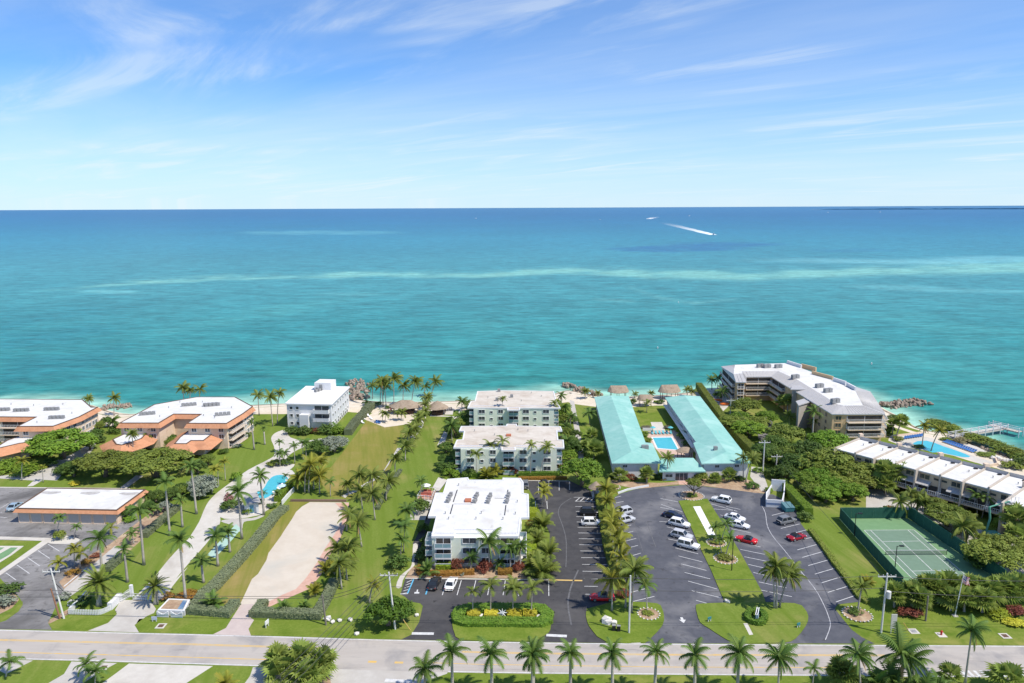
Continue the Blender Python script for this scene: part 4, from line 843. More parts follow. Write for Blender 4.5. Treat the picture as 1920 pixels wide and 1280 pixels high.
for i in range(ext):
    a = A+u*un*i+u*.16+step(i); c_ = A+u*un*(i+1)-u*.16+step(i)
    b = MB(); b.prism([a-v*.4, c_-v*.4, c_+v*(dep-1.6), a+v*(dep-1.6)], TZ-.25, TZ+.02); b.build('roof_panel', ROOFW, town)
    q = a.lerp(c_, .7)+v*(dep*.8); m = MB(); m.box(q.x-.4, q.y-.25, TZ+.02, q.x+.4, q.y+.25, TZ+.3); m.build('roof_vent', BLACKM, town)
    q = a.lerp(c_, .65)+v*(dep*.55); vents(town, [q], TZ+.02)
    b = MB()        # sloped metal strip along the sea side
    a2, c2 = a+v*(dep-1.6), c_+v*(dep-1.6)
    b.add([(*a2.xy, TZ+.9), (*c2.xy, TZ+.9), (*(c2+v*1.9).xy, TZ-.6), (*(a2+v*1.9).xy, TZ-.6), (*a2.xy, TZ-.2), (*c2.xy, TZ-.2)], [(0, 1, 2, 3), (0, 4, 5, 1), (0, 3, 4), (1, 5, 2)]); b.build('metal_roof', METALG, town)
    windows(town, a, c_, A+u*L/2+v*5, (.3 if i % 2 == 0 else .7,), (5.6,), 2.2, 1.1, trim=BEIGEW); windows(town, a, c_, A+u*L/2+v*5, (.85 if i % 2 == 0 else .15,), (5.9,), 1.2, .55, trim=BEIGEW, bars=0)
    f0 = (.02, .62) if i % 2 == 0 else (.38, .98)
    p0, p1 = a.lerp(c_, f0[0]), a.lerp(c_, f0[1]); visor(town, p0, p1, A+u*L/2+v*5, 5.25, .7, 1.7, METALG, 'awning')
    balcony(town, a, c_, A+u*L/2+v*5, 2.55, 1.7, (BEIGEW, TRIM), None, DARK, 1.8, pick=.4)
for i in range(ext+1):
    p = A+u*un*i+step(i); w_ = .38
    b = MB(); b.obox(p-v*(.6 if i % 2 else 1.9), p+v*(dep-1.2), w_, 0 if i % 2 == 0 else 2.4, TZ+.45); b.build('party_wall', mat('party_stucco', (.45, .39, .32), (.51, .45, .38), .8, .9), town)
for i in range(0, ext+1, 2):
    p = A+u*un*i+v*(dep-1.0)+step(i); b = MB(); b.box(p.x-.5, p.y-.5, TZ-.3, p.x+.5, p.y+.5, TZ+1.5); b.build('chimney', CREAMW, town)
# ---------------------------------------------------------------- thatched huts and small buildings
def hut(name, label, c, rx, ry, ang, he, hr, ridge=0.0, posts=6, walls=None, n=20, group='thatched huts'):
    c = Vector((c.x, c.y, 0)); root = empty(name, c, label, 'hut', group)
    b = MB(); ring = []; rng = random.Random(sum(map(ord, label)) % 1000); ca, sa = math.cos(ang), math.sin(ang)
    def loc(x, y): return (c.x+x*ca-y*sa, c.y+x*sa+y*ca)
    rings = []
    for k, (f, hz) in enumerate(((1.0, he), (1.0, he+.12), (.62, he+(hr-he)*.44), (.28, he+(hr-he)*.8), (.0, hr))):
        r_ = []
        for i in range(n):
            t_ = 2*math.pi*i/n; x = rx*math.cos(t_)*f+(ridge*max(-1, min(1, 2.2*math.cos(t_)))*(1-f)); y = ry*math.sin(t_)*max(f, .012)
            j = 1+rng.uniform(-.035, .035) if f > .2 else 1
            r_.append((*loc(x*j, y*j), hz+(rng.uniform(-.07, .07) if k < 2 else 0)))
        rings.append(r_)
    for r_ in rings: b.v += r_
    for k in range(len(rings)-1):
        for i in range(n): b.f.append((k*n+i, k*n+(i+1) % n, (k+1)*n+(i+1) % n, (k+1)*n+i)); b.m.append(0)
    b.build('thatch_roof', THATCH, root)
    for i in range(posts):
        t_ = 2*math.pi*(i+.5)/posts; x, y = loc(rx*.78*math.cos(t_), ry*.78*math.sin(t_)); p = MB(); p.tube([(x, y, 0), (x, y, he+.3)], .1, 6); p.build('post', DWOOD, root)
    if walls: p = MB(); p.prism([loc(-rx*.5, -ry*.5), loc(rx*.5, -ry*.5), loc(rx*.5, ry*.5), loc(-rx*.5, ry*.5)], 0, 1.05); p.build('counter', walls, root)
    return root
hut('thatched_hut', 'wide oval thatched hut under tall palms on white sand', G('e1', 650, 660), 5.8, 3.6, 0, 2.3, 4.6, 1.5, 8, DWOOD)
hut('thatched_hut', 'round peaked thatched hut at far end of the long lawn', G('e1', 1125, 680), 3.8, 3.4, 0, 2.3, 4.8, 0, 6, DWOOD)
hut('thatched_hut', 'leftmost thatched hut behind the left teal roof', G('a3', 515, 262), 4.0, 3.2, 0, 2.6, 4.9, 2.9, 6)
hut('thatched_hut', 'largest thatched hut right by the water behind the right teal roof', G('a3', 968, 262), 4.3, 3.2, .1, 2.6, 5.2, 3.0, 6)
hut('thatched_hut', 'thatched hut at far end of the lawn between teal wings', G('a3', 755, 330), 3.0, 2.4, 0, 2.3, 4.2, 2.0, 6)
hut('thatched_hut', 'small thatched hut at the corner of the dark parking lot', G('b3', 945, 262), 1.9, 1.9, 0, 2.2, 3.9, 0, 5, WHITEW)
hut('thatched_shelter', 'round thatched shelter beside the square pool', G('a3', 1108, 790), 2.6, 1.9, 0, 1.9, 3.2, .7, 5)
# pool house at the curved drive
p = W('b1 690,440 830,425 800,340 720,350', 0); c = base_of(p); ph = empty('pool_house', c, 'small white pool house with flat grey roof under the palms', 'hut')
b = MB(); b.prism(p, 0, 2.5); b.build('wall', WHITEW, ph); b = MB(); b.prism(offset(p, .5), 2.52, 2.75); b.build('roof', mat('grey_shingle', (.33, .32, .31), (.40, .39, .37), 2, .9), ph)
windows(ph, p[0], p[1], c, (.5,), (.1,), 1.0, 2.0, glass=mat('blue_door', (.12, .30, .42), None, rough=.5), bars=0, name='door')
# ================================================================ plants
def leafmat(name, c1, c2, sc=.6, tr=.25, rand=.18, dry=None): return mat(name, c1, c2, sc, .6, spec=.25, transl=tr, rand=rand, c3=dry, s3=1.1, lo3=.6, hi3=.75)
FR_G = leafmat('frond_green', (0.087, 0.160, 0.030), (0.160, 0.243, 0.047))
FR_Y = leafmat('frond_yellow', (0.198, 0.222, 0.026), (0.312, 0.288, 0.036))
FR_M = leafmat('frond_olive', (.135, .185, .030), (.23, .265, .048))
FR_D = leafmat('frond_dead', (.30, .20, .09), (.38, .25, .10), tr=.1)
FAN = leafmat('fan_leaf', (.19, .275, .050), (.34, .40, .095), 3.0, tr=.35)
LEAF1 = leafmat('leaf_bright', (0.123, 0.232, 0.022), (0.203, 0.307, 0.033), 4.5)
LEAF2 = leafmat('leaf_dark', (0.067, 0.131, 0.024), (0.125, 0.194, 0.037), 4.5)
LEAF3 = leafmat('leaf_olive', (0.140, 0.196, 0.029), (0.230, 0.280, 0.047), 4.5, dry=(0.280, 0.224, 0.078))
LEAF4 = leafmat('leaf_silver', (0.240, 0.282, 0.204), (0.348, 0.384, 0.300), 4.5)
LEAF5 = leafmat('leaf_lime', (0.240, 0.324, 0.022), (0.324, 0.396, 0.036), 4.5)
LEAFR = leafmat('leaf_red', (.18, .05, .035), (.26, .09, .05), 4.5, dry=(.08, .12, .03))
LEAFO = leafmat('leaf_orange', (.30, .145, .028), (.36, .21, .045), 4.5, dry=(.17, .17, .03))
LEAFY = leafmat('flower_yellow', (.50, .44, .03), (.60, .55, .07))
HEDGE = leafmat('hedge_sage', (.135, .165, .085), (.195, .220, .120), 1.2, .1)
HEDGEG = leafmat('hedge_green', (0.083, 0.188, 0.018), (0.143, 0.247, 0.030), 1.2, .15)
SHAFT = mat('crownshaft', (.16, .22, .06), None, rough=.6)
def frond_mesh(key, L, up, curl, wid, n, hang, seed, m):
    rng = random.Random(seed); b = MB(); pts = []; p = Vector((0, 0, 0)); a = up; st = L/9
    for i in range(10):
        pts.append(p.copy()); p = p+Vector((math.cos(a), 0, math.sin(a)))*st; a -= curl/9*(.5+i/9)
    for i in range(9):
        w = .055*(1-i/10); b.add([pts[i]+Vector((0, -w, 0)), pts[i+1]+Vector((0, -w, 0)), pts[i+1]+Vector((0, w, 0)), pts[i]+Vector((0, w, 0))], [(0, 1, 2, 3)])
    for s in (-1, 1):
        for i in range(n):
            t_ = .10+.90*(i+.5)/n; f = t_*9; k = min(8, int(f)); q = pts[k].lerp(pts[k+1], f-k); d = (pts[k+1]-pts[k]).normalized()
            ll = wid*(.45+.75*math.sin(math.pi*min(1, t_*.92+.06)))*rng.uniform(.85, 1.1); fw = .45+.5*t_
            side = Vector((0, s, 0)); dn = Vector((0, 0, -1))
            tip = q+(side*math.cos(hang)+dn*math.sin(hang)+d*fw).normalized()*ll
            bw = d*(L/n*.60)
            b.add([q-bw, q+bw, tip], [(0, 1, 2)])
    return b.mesh('frond', m)
def fan_mesh(R, up, seed, m):
    rng = random.Random(seed); b = MB(); stem = R*.75; e = Vector((math.cos(up), 0, math.sin(up))); c = e*stem
    b.add([(0, -.03, 0), (0, .03, 0), c+Vector((0, .03, 0)), c-Vector((0, .03, 0))], [(0, 1, 2, 3)])
    n = 15; e2 = Vector((0, 1, 0)); nn = e.cross(e2)
    for i in range(n):
        t_ = math.radians(-125+250*i/(n-1)); d = e*math.cos(t_)+e2*math.sin(t_); d2 = Vector((-0, 0, 0)); pd = (e*(-math.sin(t_))+e2*math.cos(t_))
        r = R*rng.uniform(.85, 1.08)*(1-.15*abs(t_)/2.2); mid = c+d*r*.6-nn*.05; tip = c+d*r*1.12+Vector((0, 0, -.30*r)); w = pd*(R*.095)
        b.add([c, mid-w, tip, mid+w], [(0, 1, 2), (0, 2, 3)])
    return b.mesh('fan_leaf', m)
FRM = {}
def fronds(kind, tone):
    k = (kind, tone)
    if k in FRM: return FRM[k]
    m = {'g': FR_G, 'y': FR_Y, 'm': FR_M}[tone]; out = []
    if kind == 'coco':
        for j, (u_, c_) in enumerate(((1.15, 1.3), (.75, 1.5), (.30, 1.45), (-.10, 1.2), (-.55, .8))):
            for s in range(2): out.append((j, frond_mesh(k, 1.0, u_, c_, .30, 13, .75+.12*j, j*7+s+1, m)))
    elif kind == 'royal':
        for j, (u_, c_) in enumerate(((1.25, 1.5), (.70, 1.7), (.25, 1.6), (-.15, 1.3))):
            for s in range(2): out.append((j, frond_mesh(k, 1.0, u_, c_, .27, 14, .55, j*5+s+2, m)))
    elif kind == 'xmas':      # small feather palm with arching fronds
        for j, (u_, c_) in enumerate(((1.1, 1.7), (.65, 2.0), (.2, 1.9))):
            for s in range(2): out.append((j, frond_mesh(k, 1.0, u_, c_, .27, 11, .4, j*3+s+5, m)))
    elif kind == 'date':
        for j, (u_, c_) in enumerate(((1.2, .7), (.8, .9), (.4, 1.0), (.0, 1.0), (-.5, .7))):
            for s in range(2): out.append((j, frond_mesh(k, 1.0, u_, c_, .16, 18, .25, j*3+s+9, m)))
    elif kind == 'areca':
        for j, (u_, c_) in enumerate(((1.35, .9), (1.05, 1.4), (.75, 1.7))):
            for s in range(2): out.append((j, frond_mesh(k, 1.0, u_, c_, .28, 10, .45, j*3+s+15, m)))
    FRM[k] = out; return out
FANM = [fan_mesh(1.0, u_, i, FAN) for i, u_ in enumerate((1.25, .95, .65, .30, -.15, .6))]
DEADM = [frond_mesh('dead', 1.0, -.9, .5, .22, 9, .9, 77, FR_D)]
TRM = {}
def trunk_mesh(h, lean, r0, r1, bulge=0.0):
    b = MB(); n = 7; pts = []; rad = []
    for i in range(n):
        t_ = i/(n-1); pts.append((lean*(t_*t_*.6+t_*.4), 0, h*t_-.05*(i == 0))); rad.append((r0+(r1-r0)*t_)*(1.45 if i == 0 else 1)*(1+bulge*math.sin(math.pi*t_)))
    b.tube(pts, rad, 7); return b.mesh('trunk', BARK, True)
PRNG = random.Random(11)
def palm(label, group, kind, tone, base, h, lean, L, nf=None, dead=0, name=None, cat='palm tree'):
    rng = PRNG; base = Vector((base.x, base.y, 0))
    root = empty(name or {'coco': 'coconut_palm', 'royal': 'royal_palm', 'xmas': 'small_palm', 'date': 'date_palm', 'fan': 'fan_palm', 'areca': 'clump_palm'}[kind], base, label, cat, group)
    if kind == 'areca':
        for k in range(3):
            a = rng.uniform(0, 6.28); r = .25*k; link('stem', trunk_mesh(max(.4, h*.4), .15, .06, .05), root, (r*math.cos(a), r*math.sin(a), 0), (0, 0, a))
        top = Vector((0, 0, h*.15)); nf = nf or 20
    else:
        r0, r1 = {'coco': (.17, .11), 'royal': (.24, .17), 'xmas': (.11, .08), 'date': (.42, .40), 'fan': (.19, .17)}[kind]
        link('trunk', trunk_mesh(h, lean, r0, r1, .12 if kind == 'royal' else 0), root); top = Vector((lean, 0, h))
        if kind in ('royal', 'xmas'):
            b = MB(); s = 1.0 if kind == 'royal' else .55; b.tube([(0, 0, -.02), (0, 0, .9*s), (0, 0, 1.35*s)], [r1*1.15, r1, r1*.4], 7); link('crownshaft', b.mesh('crownshaft', SHAFT, True), root, top); top = top+Vector((0, 0, 1.0*s))
        nf = nf or {'coco': 19, 'royal': 15, 'xmas': 13, 'date': 42, 'fan': 20}[kind]
    nf = max(8, round(nf*rng.uniform(.72, 1.2))); L *= rng.uniform(.86, 1.14); tx, ty = rng.uniform(-.16, .16), rng.uniform(-.16, .16)
    if kind in ('coco', 'royal', 'date', 'fan') and dead == 0: dead = rng.choice((0, 0, 1, 2, 3))
    g = rng.uniform(0, 6.28)
    for i in range(nf):
        a = g+i*2.39996+rng.uniform(-.2, .2); t_ = (i+.5)/nf
        if kind == 'fan':
            me = FANM[min(4, int(t_*5))]; s = L*rng.uniform(.85, 1.1)
        else:
            fr = fronds(kind, tone); nl = fr[-1][0]+1; lev = min(nl-1, int(t_*nl)); me = fr[lev*2+rng.randint(0, 1)][1]; s = L*rng.uniform(.85, 1.1)
        off = Vector((0, 0, 0)) if kind != 'areca' else Vector((rng.uniform(-.4, .4), rng.uniform(-.4, .4), rng.uniform(0, h*.35)))
        if kind == 'coco': a = a-.38*math.sin(a-.5)
        link('frond', me, root, top+off, (tx*math.cos(a)+ty*math.sin(a)+rng.uniform(-.15, .15), -tx*math.sin(a)+ty*math.cos(a)+rng.uniform(-.14, .14), a), (s, s*rng.uniform(.85, 1.15), s))
    for i in range(dead): link('dead_frond', DEADM[0], root, top, (0, 0, rng.uniform(0, 6.28)), (L*.8, L*.8, L*.8))
    if kind == 'coco' and L > 2.3:
        b = MB()
        for k in range(5):
            a = k*1.3; b.box(.22*math.cos(a)-.09, .22*math.sin(a)-.09, -.32, .22*math.cos(a)+.09, .22*math.sin(a)+.09, -.12)
        link('coconuts', b.mesh('coconuts', mat('coconut', (.22, .15, .04), None)), root, top)
    return root
def palms(where, kind, tone, data, adj='', frm=None, L=2.6, group=None, dead=0, nf=None):
    """data: 'tile bx,by,cx,cy[,L]' base and crown places in the picture; counted in the order given"""
    t_ = None; rows = []
    for k in data.split():
        if ',' in k: rows.append((t_, [float(x) for x in k.split(',')]))
        else: t_ = k
    nm = {'coco': 'coconut palm', 'royal': 'royal palm', 'xmas': 'small palm', 'date': 'date palm', 'fan': 'fan palm', 'areca': 'bushy clump palm'}[kind]
    for i, (t_, r) in enumerate(rows):
        base = G(t_, r[0], r[1]); a = TL[t_]; cy_ = a[1]+a[2]*r[3]; cx0 = a[0]+a[2]*r[2]
        h0 = height_at(base, cy_); lean = P(cx0, cy_, h0).x-base.x
        h = max(.6, h0-(.0 if kind not in ('royal', 'xmas') else (1.0 if kind == 'royal' else .5)))
        LL = (r[4] if len(r) > 4 else L)*(1.12 if kind != 'fan' else 1.0)
        lab = (f'{ORD[i]} {adj} {nm} {frm} {where}' if len(rows) > 1 else f'{adj} {nm} {where}').replace('  ', ' ').strip()
        palm(lab, group or (nm+'s '+where if len(rows) > 1 else None), kind, tone, base, h, lean, LL, nf, dead)
NR = 'counted from the road,'; LR = 'counted from the left,'
# near verge at the bottom of the picture
palms('in the row along the bottom road edge', 'royal', 'g', 'c2 835,1300,835,1030 1112,1290,1105,860 1505,1290,1500,880 1910,1300,1910,890 c3 318,1290,325,880 690,1290,690,870 1108,1290,1112,870 1530,1290,1550,860 c4 328,1290,340,890 755,1290,780,870', '', LR, 2.5, nf=17)
palms('at the bottom edge near the crossing', 'coco', 'g', 'c4 1165,1290,1175,910,2.9 c5 278,1300,265,890,2.9 790,1250,690,870,3.4 830,1270,790,940,3.0 1330,1180,1400,640,2.7', 'windblown', LR, 2.8)
palms('at the bottom edge below the islands', 'xmas', 'g', 'c4 1500,1290,1530,1030,1.7')
palms('among the bushes at the lower right corner', 'fan', 'g', 'c4 1800,1210,1810,1080,1.6 c5 90,1200,100,1060,1.5 1170,1220,1180,1090,1.5 1760,1260,1760,1120,1.6', '', LR)
palms('in the dark thicket at the bottom edge', 'areca', 'g', 'c5 450,1300,450,1100,2.6 560,1260,560,1020,2.9 660,1320,660,1120,2.6 900,1320,900,1130,2.6 1040,1310,1040,1100,2.4', '', LR)
palms('in the clump left of the junction', 'fan', 'g', 'c1 1010,1100,1010,930,1.9 1050,1210,1050,1090,1.8 1130,1160,1130,1010,1.85 1200,1240,1200,1110,1.6 1270,1100,1270,925,2.0 1330,1240,1330,1110,1.8 1390,1150,1390,1010,1.85 1470,1100,1470,960,1.9', '', LR, nf=15)
palms('at the bottom edge below the driveways', 'areca', 'y', 'c1 510,1260,510,1120,1.9')
palms('at the bottom left corner driveways', 'xmas', 'g', 'c0 60,1105,95,960,1.9 855,1140,860,990,1.9 950,1190,955,1060,1.9', '', LR)
# gate
palms('by the white gate', 'date', 'm', 'c0 990,395,990,165,2.9 1560,375,1545,205,2.6', 'stout', LR)
# drive royals (counted from the road)
palms('along the grass beside the curved drive', 'royal', 'g', 'c0 1858,345,1795,-265,2.4 b0 1020,1040,1000,690,2.9 1275,1120,1240,790,2.0 1440,950,1395,400,2.6 b1 205,440,150,-40,2.6 b0 1700,655,1650,120,2.5 1825,570,1805,300,1.7', 'tall', NR)
palms('between the drive and the clipped hedge', 'royal', 'g', 'b1 275,1125,250,900,1.7 420,960,395,660,2.6 540,820,520,620,2.0 660,690,620,220,2.9 880,450,840,60,2.7', 'tall', NR)
palms('on the striped lawn beside the terracotta condominium', 'royal', 'g', 'a1 600,720,575,470,1.6 695,675,685,530,1.1', 'slender', LR)
palms('on the striped lawn left of the drive', 'xmas', 'y', 'a1 225,1110,245,900,2.0 285,1045,275,890,2.0 345,995,335,830,2.1', 'yellowish', NR)
palms('at the old asphalt lot island', 'xmas', 'g', 'b0 570,645,595,480,1.6 740,690,762,570,1.5', '', LR)
palms('in the bed beside the old asphalt lot', 'xmas', 'y', 'b0 595,1030,585,930,2.0 745,965,740,790,2.2 800,985,800,830,2.0 1130,640,1110,580,2.0', 'yellow-green', NR)
palms('in the bed right of the garage', 'xmas', 'g', 'b0 1340,740,1320,640,1.9 1590,460,1570,390,1.6 1490,330,1480,260,1.8', 'dark', NR)
palms('before the leftmost pavilion', 'xmas', 'y', 'a0 195,995,195,820,1.9 385,1010,375,880,1.5', '', LR)
palms('before the terracotta pavilions', 'coco', 'm', 'a0 1195,800,1170,580,2.2 1345,700,1335,580,2.2 1250,740,1240,670,2.0', '', LR)
palms('on the terracotta condominium beach', 'coco', 'm', 'a0 800,350,785,265,2.1 1015,415,1012,258,2.4 1640,345,1625,170,2.6 1690,345,1690,190,2.4 1775,345,1778,180,2.4 a1 645,415,632,235,2.4 765,512,740,250,2.6 806,492,822,215,2.6', '', LR)
palms('between the terracotta condominiums', 'coco', 'g', 'a0 1000,570,1000,470,2.4')
palms('along the round turn of the drive', 'xmas', 'g', 'a1 827,740,825,655,1.7 831,870,825,755,1.7 860,838,868,760,1.7 962,842,955,690,1.9 1037,812,1030,665,2.1 1062,795,1062,670,2.0', '', LR)
palms('against the front of the white block', 'xmas', 'g', 'e0 265,760,265,580,1.6 600,770,620,545,1.4 780,850,760,800,2.2 900,860,880,830,2.2', '', LR)
palms('by the kidney pool', 'xmas', 'g', 'b1 882,345,872,240,1.7 1012,300,1010,230,1.5 1116,150,1100,60,1.5', '', LR)
palms('in the yellow clump behind the shell lot', 'coco', 'y', 'a1 985,1080,1000,970,2.6 1050,1100,1060,900,3.0 1085,1105,1100,850,3.1 1130,1070,1130,960,2.8 1182,1110,1180,950,2.8 1180,1010,1180,820,2.8', '', LR)
palms('beside the yellow clump', 'xmas', 'g', 'a1 1278,1135,1275,1010,2.0')
palms('in the row dividing the two lawns', 'coco', 'm', 'e3 645,1225,600,830,3.0 725,1085,700,820,2.8 600,860,590,620,3.2 790,880,740,600,3.1 945,592,880,220,3.0 720,350,760,110,2.9 e2 1145,1230,1100,830,2.9 960,1120,925,790,3.0 1110,950,1110,560,3.1 1310,945,1340,640,2.7 900,830,915,545,2.8 750,855,725,690,2.0 1445,550,1450,300,2.6 1600,340,1605,120,2.8 e1 700,1240,690,1140,2.7 680,1130,690,960,2.9 770,1060,770,900,2.7 820,960,815,780,2.7 870,870,870,720,2.6 920,780,925,640,2.5 940,700,935,540,2.6 980,610,965,430,2.6', '', NR, group='palms dividing the two lawns')
palms('beside the shell lot exit', 'areca', 'y', 'c1 1390,290,1390,200,2.0 e3 420,990,420,870,2.0 540,990,560,900,2.2', '', LR)
palms('inside the hedge corner by the road', 'areca', 'g', 'c1 1080,460,1080,390,1.7 1285,440,1285,370,1.3 370,420,370,340,2.6', '', LR)
palms('leaning on the lawn by the utility pole', 'coco', 'y', 'c2 280,370,320,180,1.7')
palms('on the lawn left of the nearest mint building', 'xmas', 'g', 'e3 1530,740,1545,500,2.4 1575,670,1590,290,2.2 1632,270,1620,50,2.5 b2 795,260,800,120,1.9', '', NR)
palms('on the beach beside the oval hut', 'coco', 'm', 'e1 150,450,145,250,3.0 265,540,270,230,2.6 308,575,290,180,3.2 352,575,330,250,3.0 470,605,470,150,3.2 605,535,615,250,3.0 735,535,790,190,3.1 930,400,940,260,2.6 1030,410,1095,190,3.2', 'tall', LR)
palms('on the white sand beside the lawn', 'xmas', 'm', 'e1 300,805,295,670,2.2 337,805,345,690,1.9 532,775,525,670,2.0 572,775,595,660,2.0', '', LR)
palms('between mint buildings and long lawn', 'coco', 'g', 'e1 1342,1095,1330,850,2.6 1290,960,1300,880,2.2 1490,640,1485,490,2.3 1560,600,1560,510,2.0 1470,800,1460,700,2.2 1700,835,1720,690,2.2', '', NR)
palms('in front of the middle mint building', 'xmas', 'm', 'a2 920,965,915,765,2.1 1015,910,1040,680,2.3 1128,910,1150,640,2.4 1395,960,1405,685,2.3 1482,950,1545,700,2.3', 'slender', LR)
palms('by the middle mint entrance', 'areca', 'y', 'a2 1010,985,1010,910,2.4 1080,960,1080,880,2.6 1150,930,1150,870,2.2', '', LR)
palms('in front of the farthest mint building', 'xmas', 'm', 'e4 425,640,440,480,2.2 812,640,820,220,2.0 870,640,860,560,2.0 1080,640,1085,560,2.0 1312,640,1330,430,2.3 1560,640,1590,280,2.2', '', LR)
palms('right of the farthest mint building', 'coco', 'g', 'e4 1700,290,1700,160,2.3 1740,470,1745,340,2.3 1830,640,1850,470,2.4 1790,720,1760,620,2.2 1790,1000,1790,840,2.5', '', NR)
palms('in front of the nearest mint building', 'coco', 'g', 'b2 1480,1000,1475,720,2.9 1292,1000,1300,870,1.9 1592,1000,1580,930,1.7 1690,1005,1690,770,1.9 1790,1000,1790,760,1.9', '', LR)
palms('in front of the nearest mint building', 'areca', 'g', 'b2 860,1060,860,960,2.5', 'big')
palms('right of the nearest mint building', 'areca', 'm', 'b3 415,610,420,490,3.2 350,740,350,660,2.6 470,880,470,770,3.0 400,1080,400,940,3.4 320,960,320,900,2.6 455,1040,455,960,2.8', '', NR)
palms('behind the nearest mint building', 'xmas', 'y', 'b3 405,380,420,230,2.3 440,330,440,180,2.0', '', NR)
palms('in the island hedge before the dark lot', 'xmas', 'm', 'c2 1315,470,1315,260,1.7 1492,480,1495,200,2.2 1715,470,1720,220,2.0 c3 115,465,120,220,2.0 300,475,310,220,2.2', '', LR)
palms('in the wind-blown row between the two lots', 'coco', 'y', 'c3 1105,450,1110,130,3.4 b3 1190,1060,1200,870,2.8 1150,960,1170,740,2.8 1130,870,1150,650,2.8 1110,780,1120,560,2.7 1090,690,1105,500,2.6 1080,600,1110,430,2.5 1060,520,1080,480,2.3 1050,440,1055,300,2.6 1040,330,1050,190,2.5', 'yellow', NR)
palms('beside the tall pole between the lots', 'coco', 'm', 'c3 1300,470,1335,40,3.0 1240,420,1260,60,2.4', '', LR)
palms('in the stone ring by the road', 'xmas', 'g', 'c3 1458,468,1440,190,2.4')
palms('in the ring beds of the grass median', 'xmas', 'g', 'b4 545,720,545,570,1.8 605,700,650,540,1.7 645,860,690,690,1.8 600,840,580,700,1.2', '', 'counted from the far end,')
palms('leaning together on the oval island', 'coco', 'm', 'c4 1130,425,1110,60,2.4 1150,428,1150,0,2.7 1180,415,1285,90,2.7', '', LR)
palms('in the stone ring right of the lot exit', 'coco', 'm', 'c5 255,470,300,200,1.8')
palms('before the lobby of the teal motel', 'coco', 'm', 'a3 955,990,955,790,2.4')
palms('at the right corner of the teal motel', 'coco', 'm', 'a3 1628,985,1625,790,2.2 1650,1010,1710,800,2.3', '', LR)
palms('on the grass left of the teal motel', 'xmas', 'g', 'a3 262,500,260,400,2.2')
palms('low in the beds before the teal motel', 'fan', 'g', 'a3 530,1000,530,945,1.5 770,1010,770,935,1.6 1500,1000,1500,950,1.5 1375,1010,1375,980,1.2', '', LR)
palms('low beside the left teal wing', 'fan', 'g', 'a3 280,640,280,590,1.9 300,800,300,720,2.2 250,760,250,690,1.7', 'dense', 'counted from the beach,')
palms('on the lawn inside the teal motel', 'xmas', 'm', 'a3 770,390,775,310,2.2')
palms('on the sand behind the teal motel', 'coco', 'm', 'a3 225,270,225,200,1.8 330,260,335,215,1.6 665,260,665,225,1.6 810,250,810,215,1.7 1130,240,1130,180,1.8 1175,250,1175,200,1.8', '', LR)
palms('by the blue pool behind the tan condominium', 'coco', 'g', 'a4 70,330,65,235,2.4 120,340,125,225,2.6 165,450,160,340,2.6', '', LR)
palms('in the court of the tan condominium', 'fan', 'g', 'a4 620,430,620,335,1.8 710,520,710,440,1.9 740,560,745,430,1.6 895,460,890,380,1.4', '', LR)
palms('in the court of the tan condominium', 'royal', 'g', 'a4 955,830,980,520,2.7', 'tall white-trunked')
palms('under the tan condominium corner', 'coco', 'm', 'a4 1000,700,985,610,2.2 1080,710,1085,620,2.4 760,650,755,560,2.4 480,500,480,440,1.7', '', LR)
palms('on the seaside grass at the right', 'fan', 'g', 'a5 725,600,735,490,1.5 760,610,810,470,1.6', '', LR)
palms('leaning over the right-hand pool', 'coco', 'y', 'a5 990,690,1010,510,2.4 1070,730,1150,545,2.6', '', LR)
palms('before the townhouse row', 'fan', 'm', 'a5 660,1100,660,910,1.9 730,1100,780,930,1.9 665,1130,660,1030,1.9', 'dense', LR)
palms('before the townhouse row', 'xmas', 'g', 'a5 318,890,320,830,1.6 365,920,365,850,1.6 1120,1180,1125,1010,1.8 b5 1450,470,1450,260,2.4 1500,480,1545,280,2.2', 'slim', LR)
palms('between the townhouses and the court fence', 'coco', 'm', 'b5 680,480,680,310,2.6 850,450,860,290,2.6 920,470,930,320,2.4 790,430,790,240,2.2 1300,760,1310,560,3.0 1340,740,1360,590,2.8 1460,780,1480,690,2.0', '', LR)
palms('at the right edge of the picture', 'fan', 'g', 'b5 1850,720,1850,480,2.1 1840,800,1840,650,2.2 1910,640,1910,470,2.0', 'dense', 'counted from the far end,')
palms('along the sago row before the tennis court', 'fan', 'g', ' '.join(['c5']+[f'{x},{y+125},{x},{y},{l*.88:.2f}' for x, y, l in ((620, 290, 1.9), (800, 270, 2.0), (960, 220, 2.0), (1060, 250, 1.9), (1150, 200, 2.1), (1260, 250, 1.9), (1370, 220, 2.0), (1470, 240, 2.0), (1560, 260, 2.0), (1650, 230, 2.0), (1760, 230, 2.0), (1860, 210, 2.1), (880, 330, 1.8), (1180, 320, 1.7), (1320, 330, 1.7), (1500, 340, 1.8))]), 'dense', LR, nf=30)
palms('on the lawn strip by the court', 'areca', 'y', 'c5 345,190,345,140,1.4')
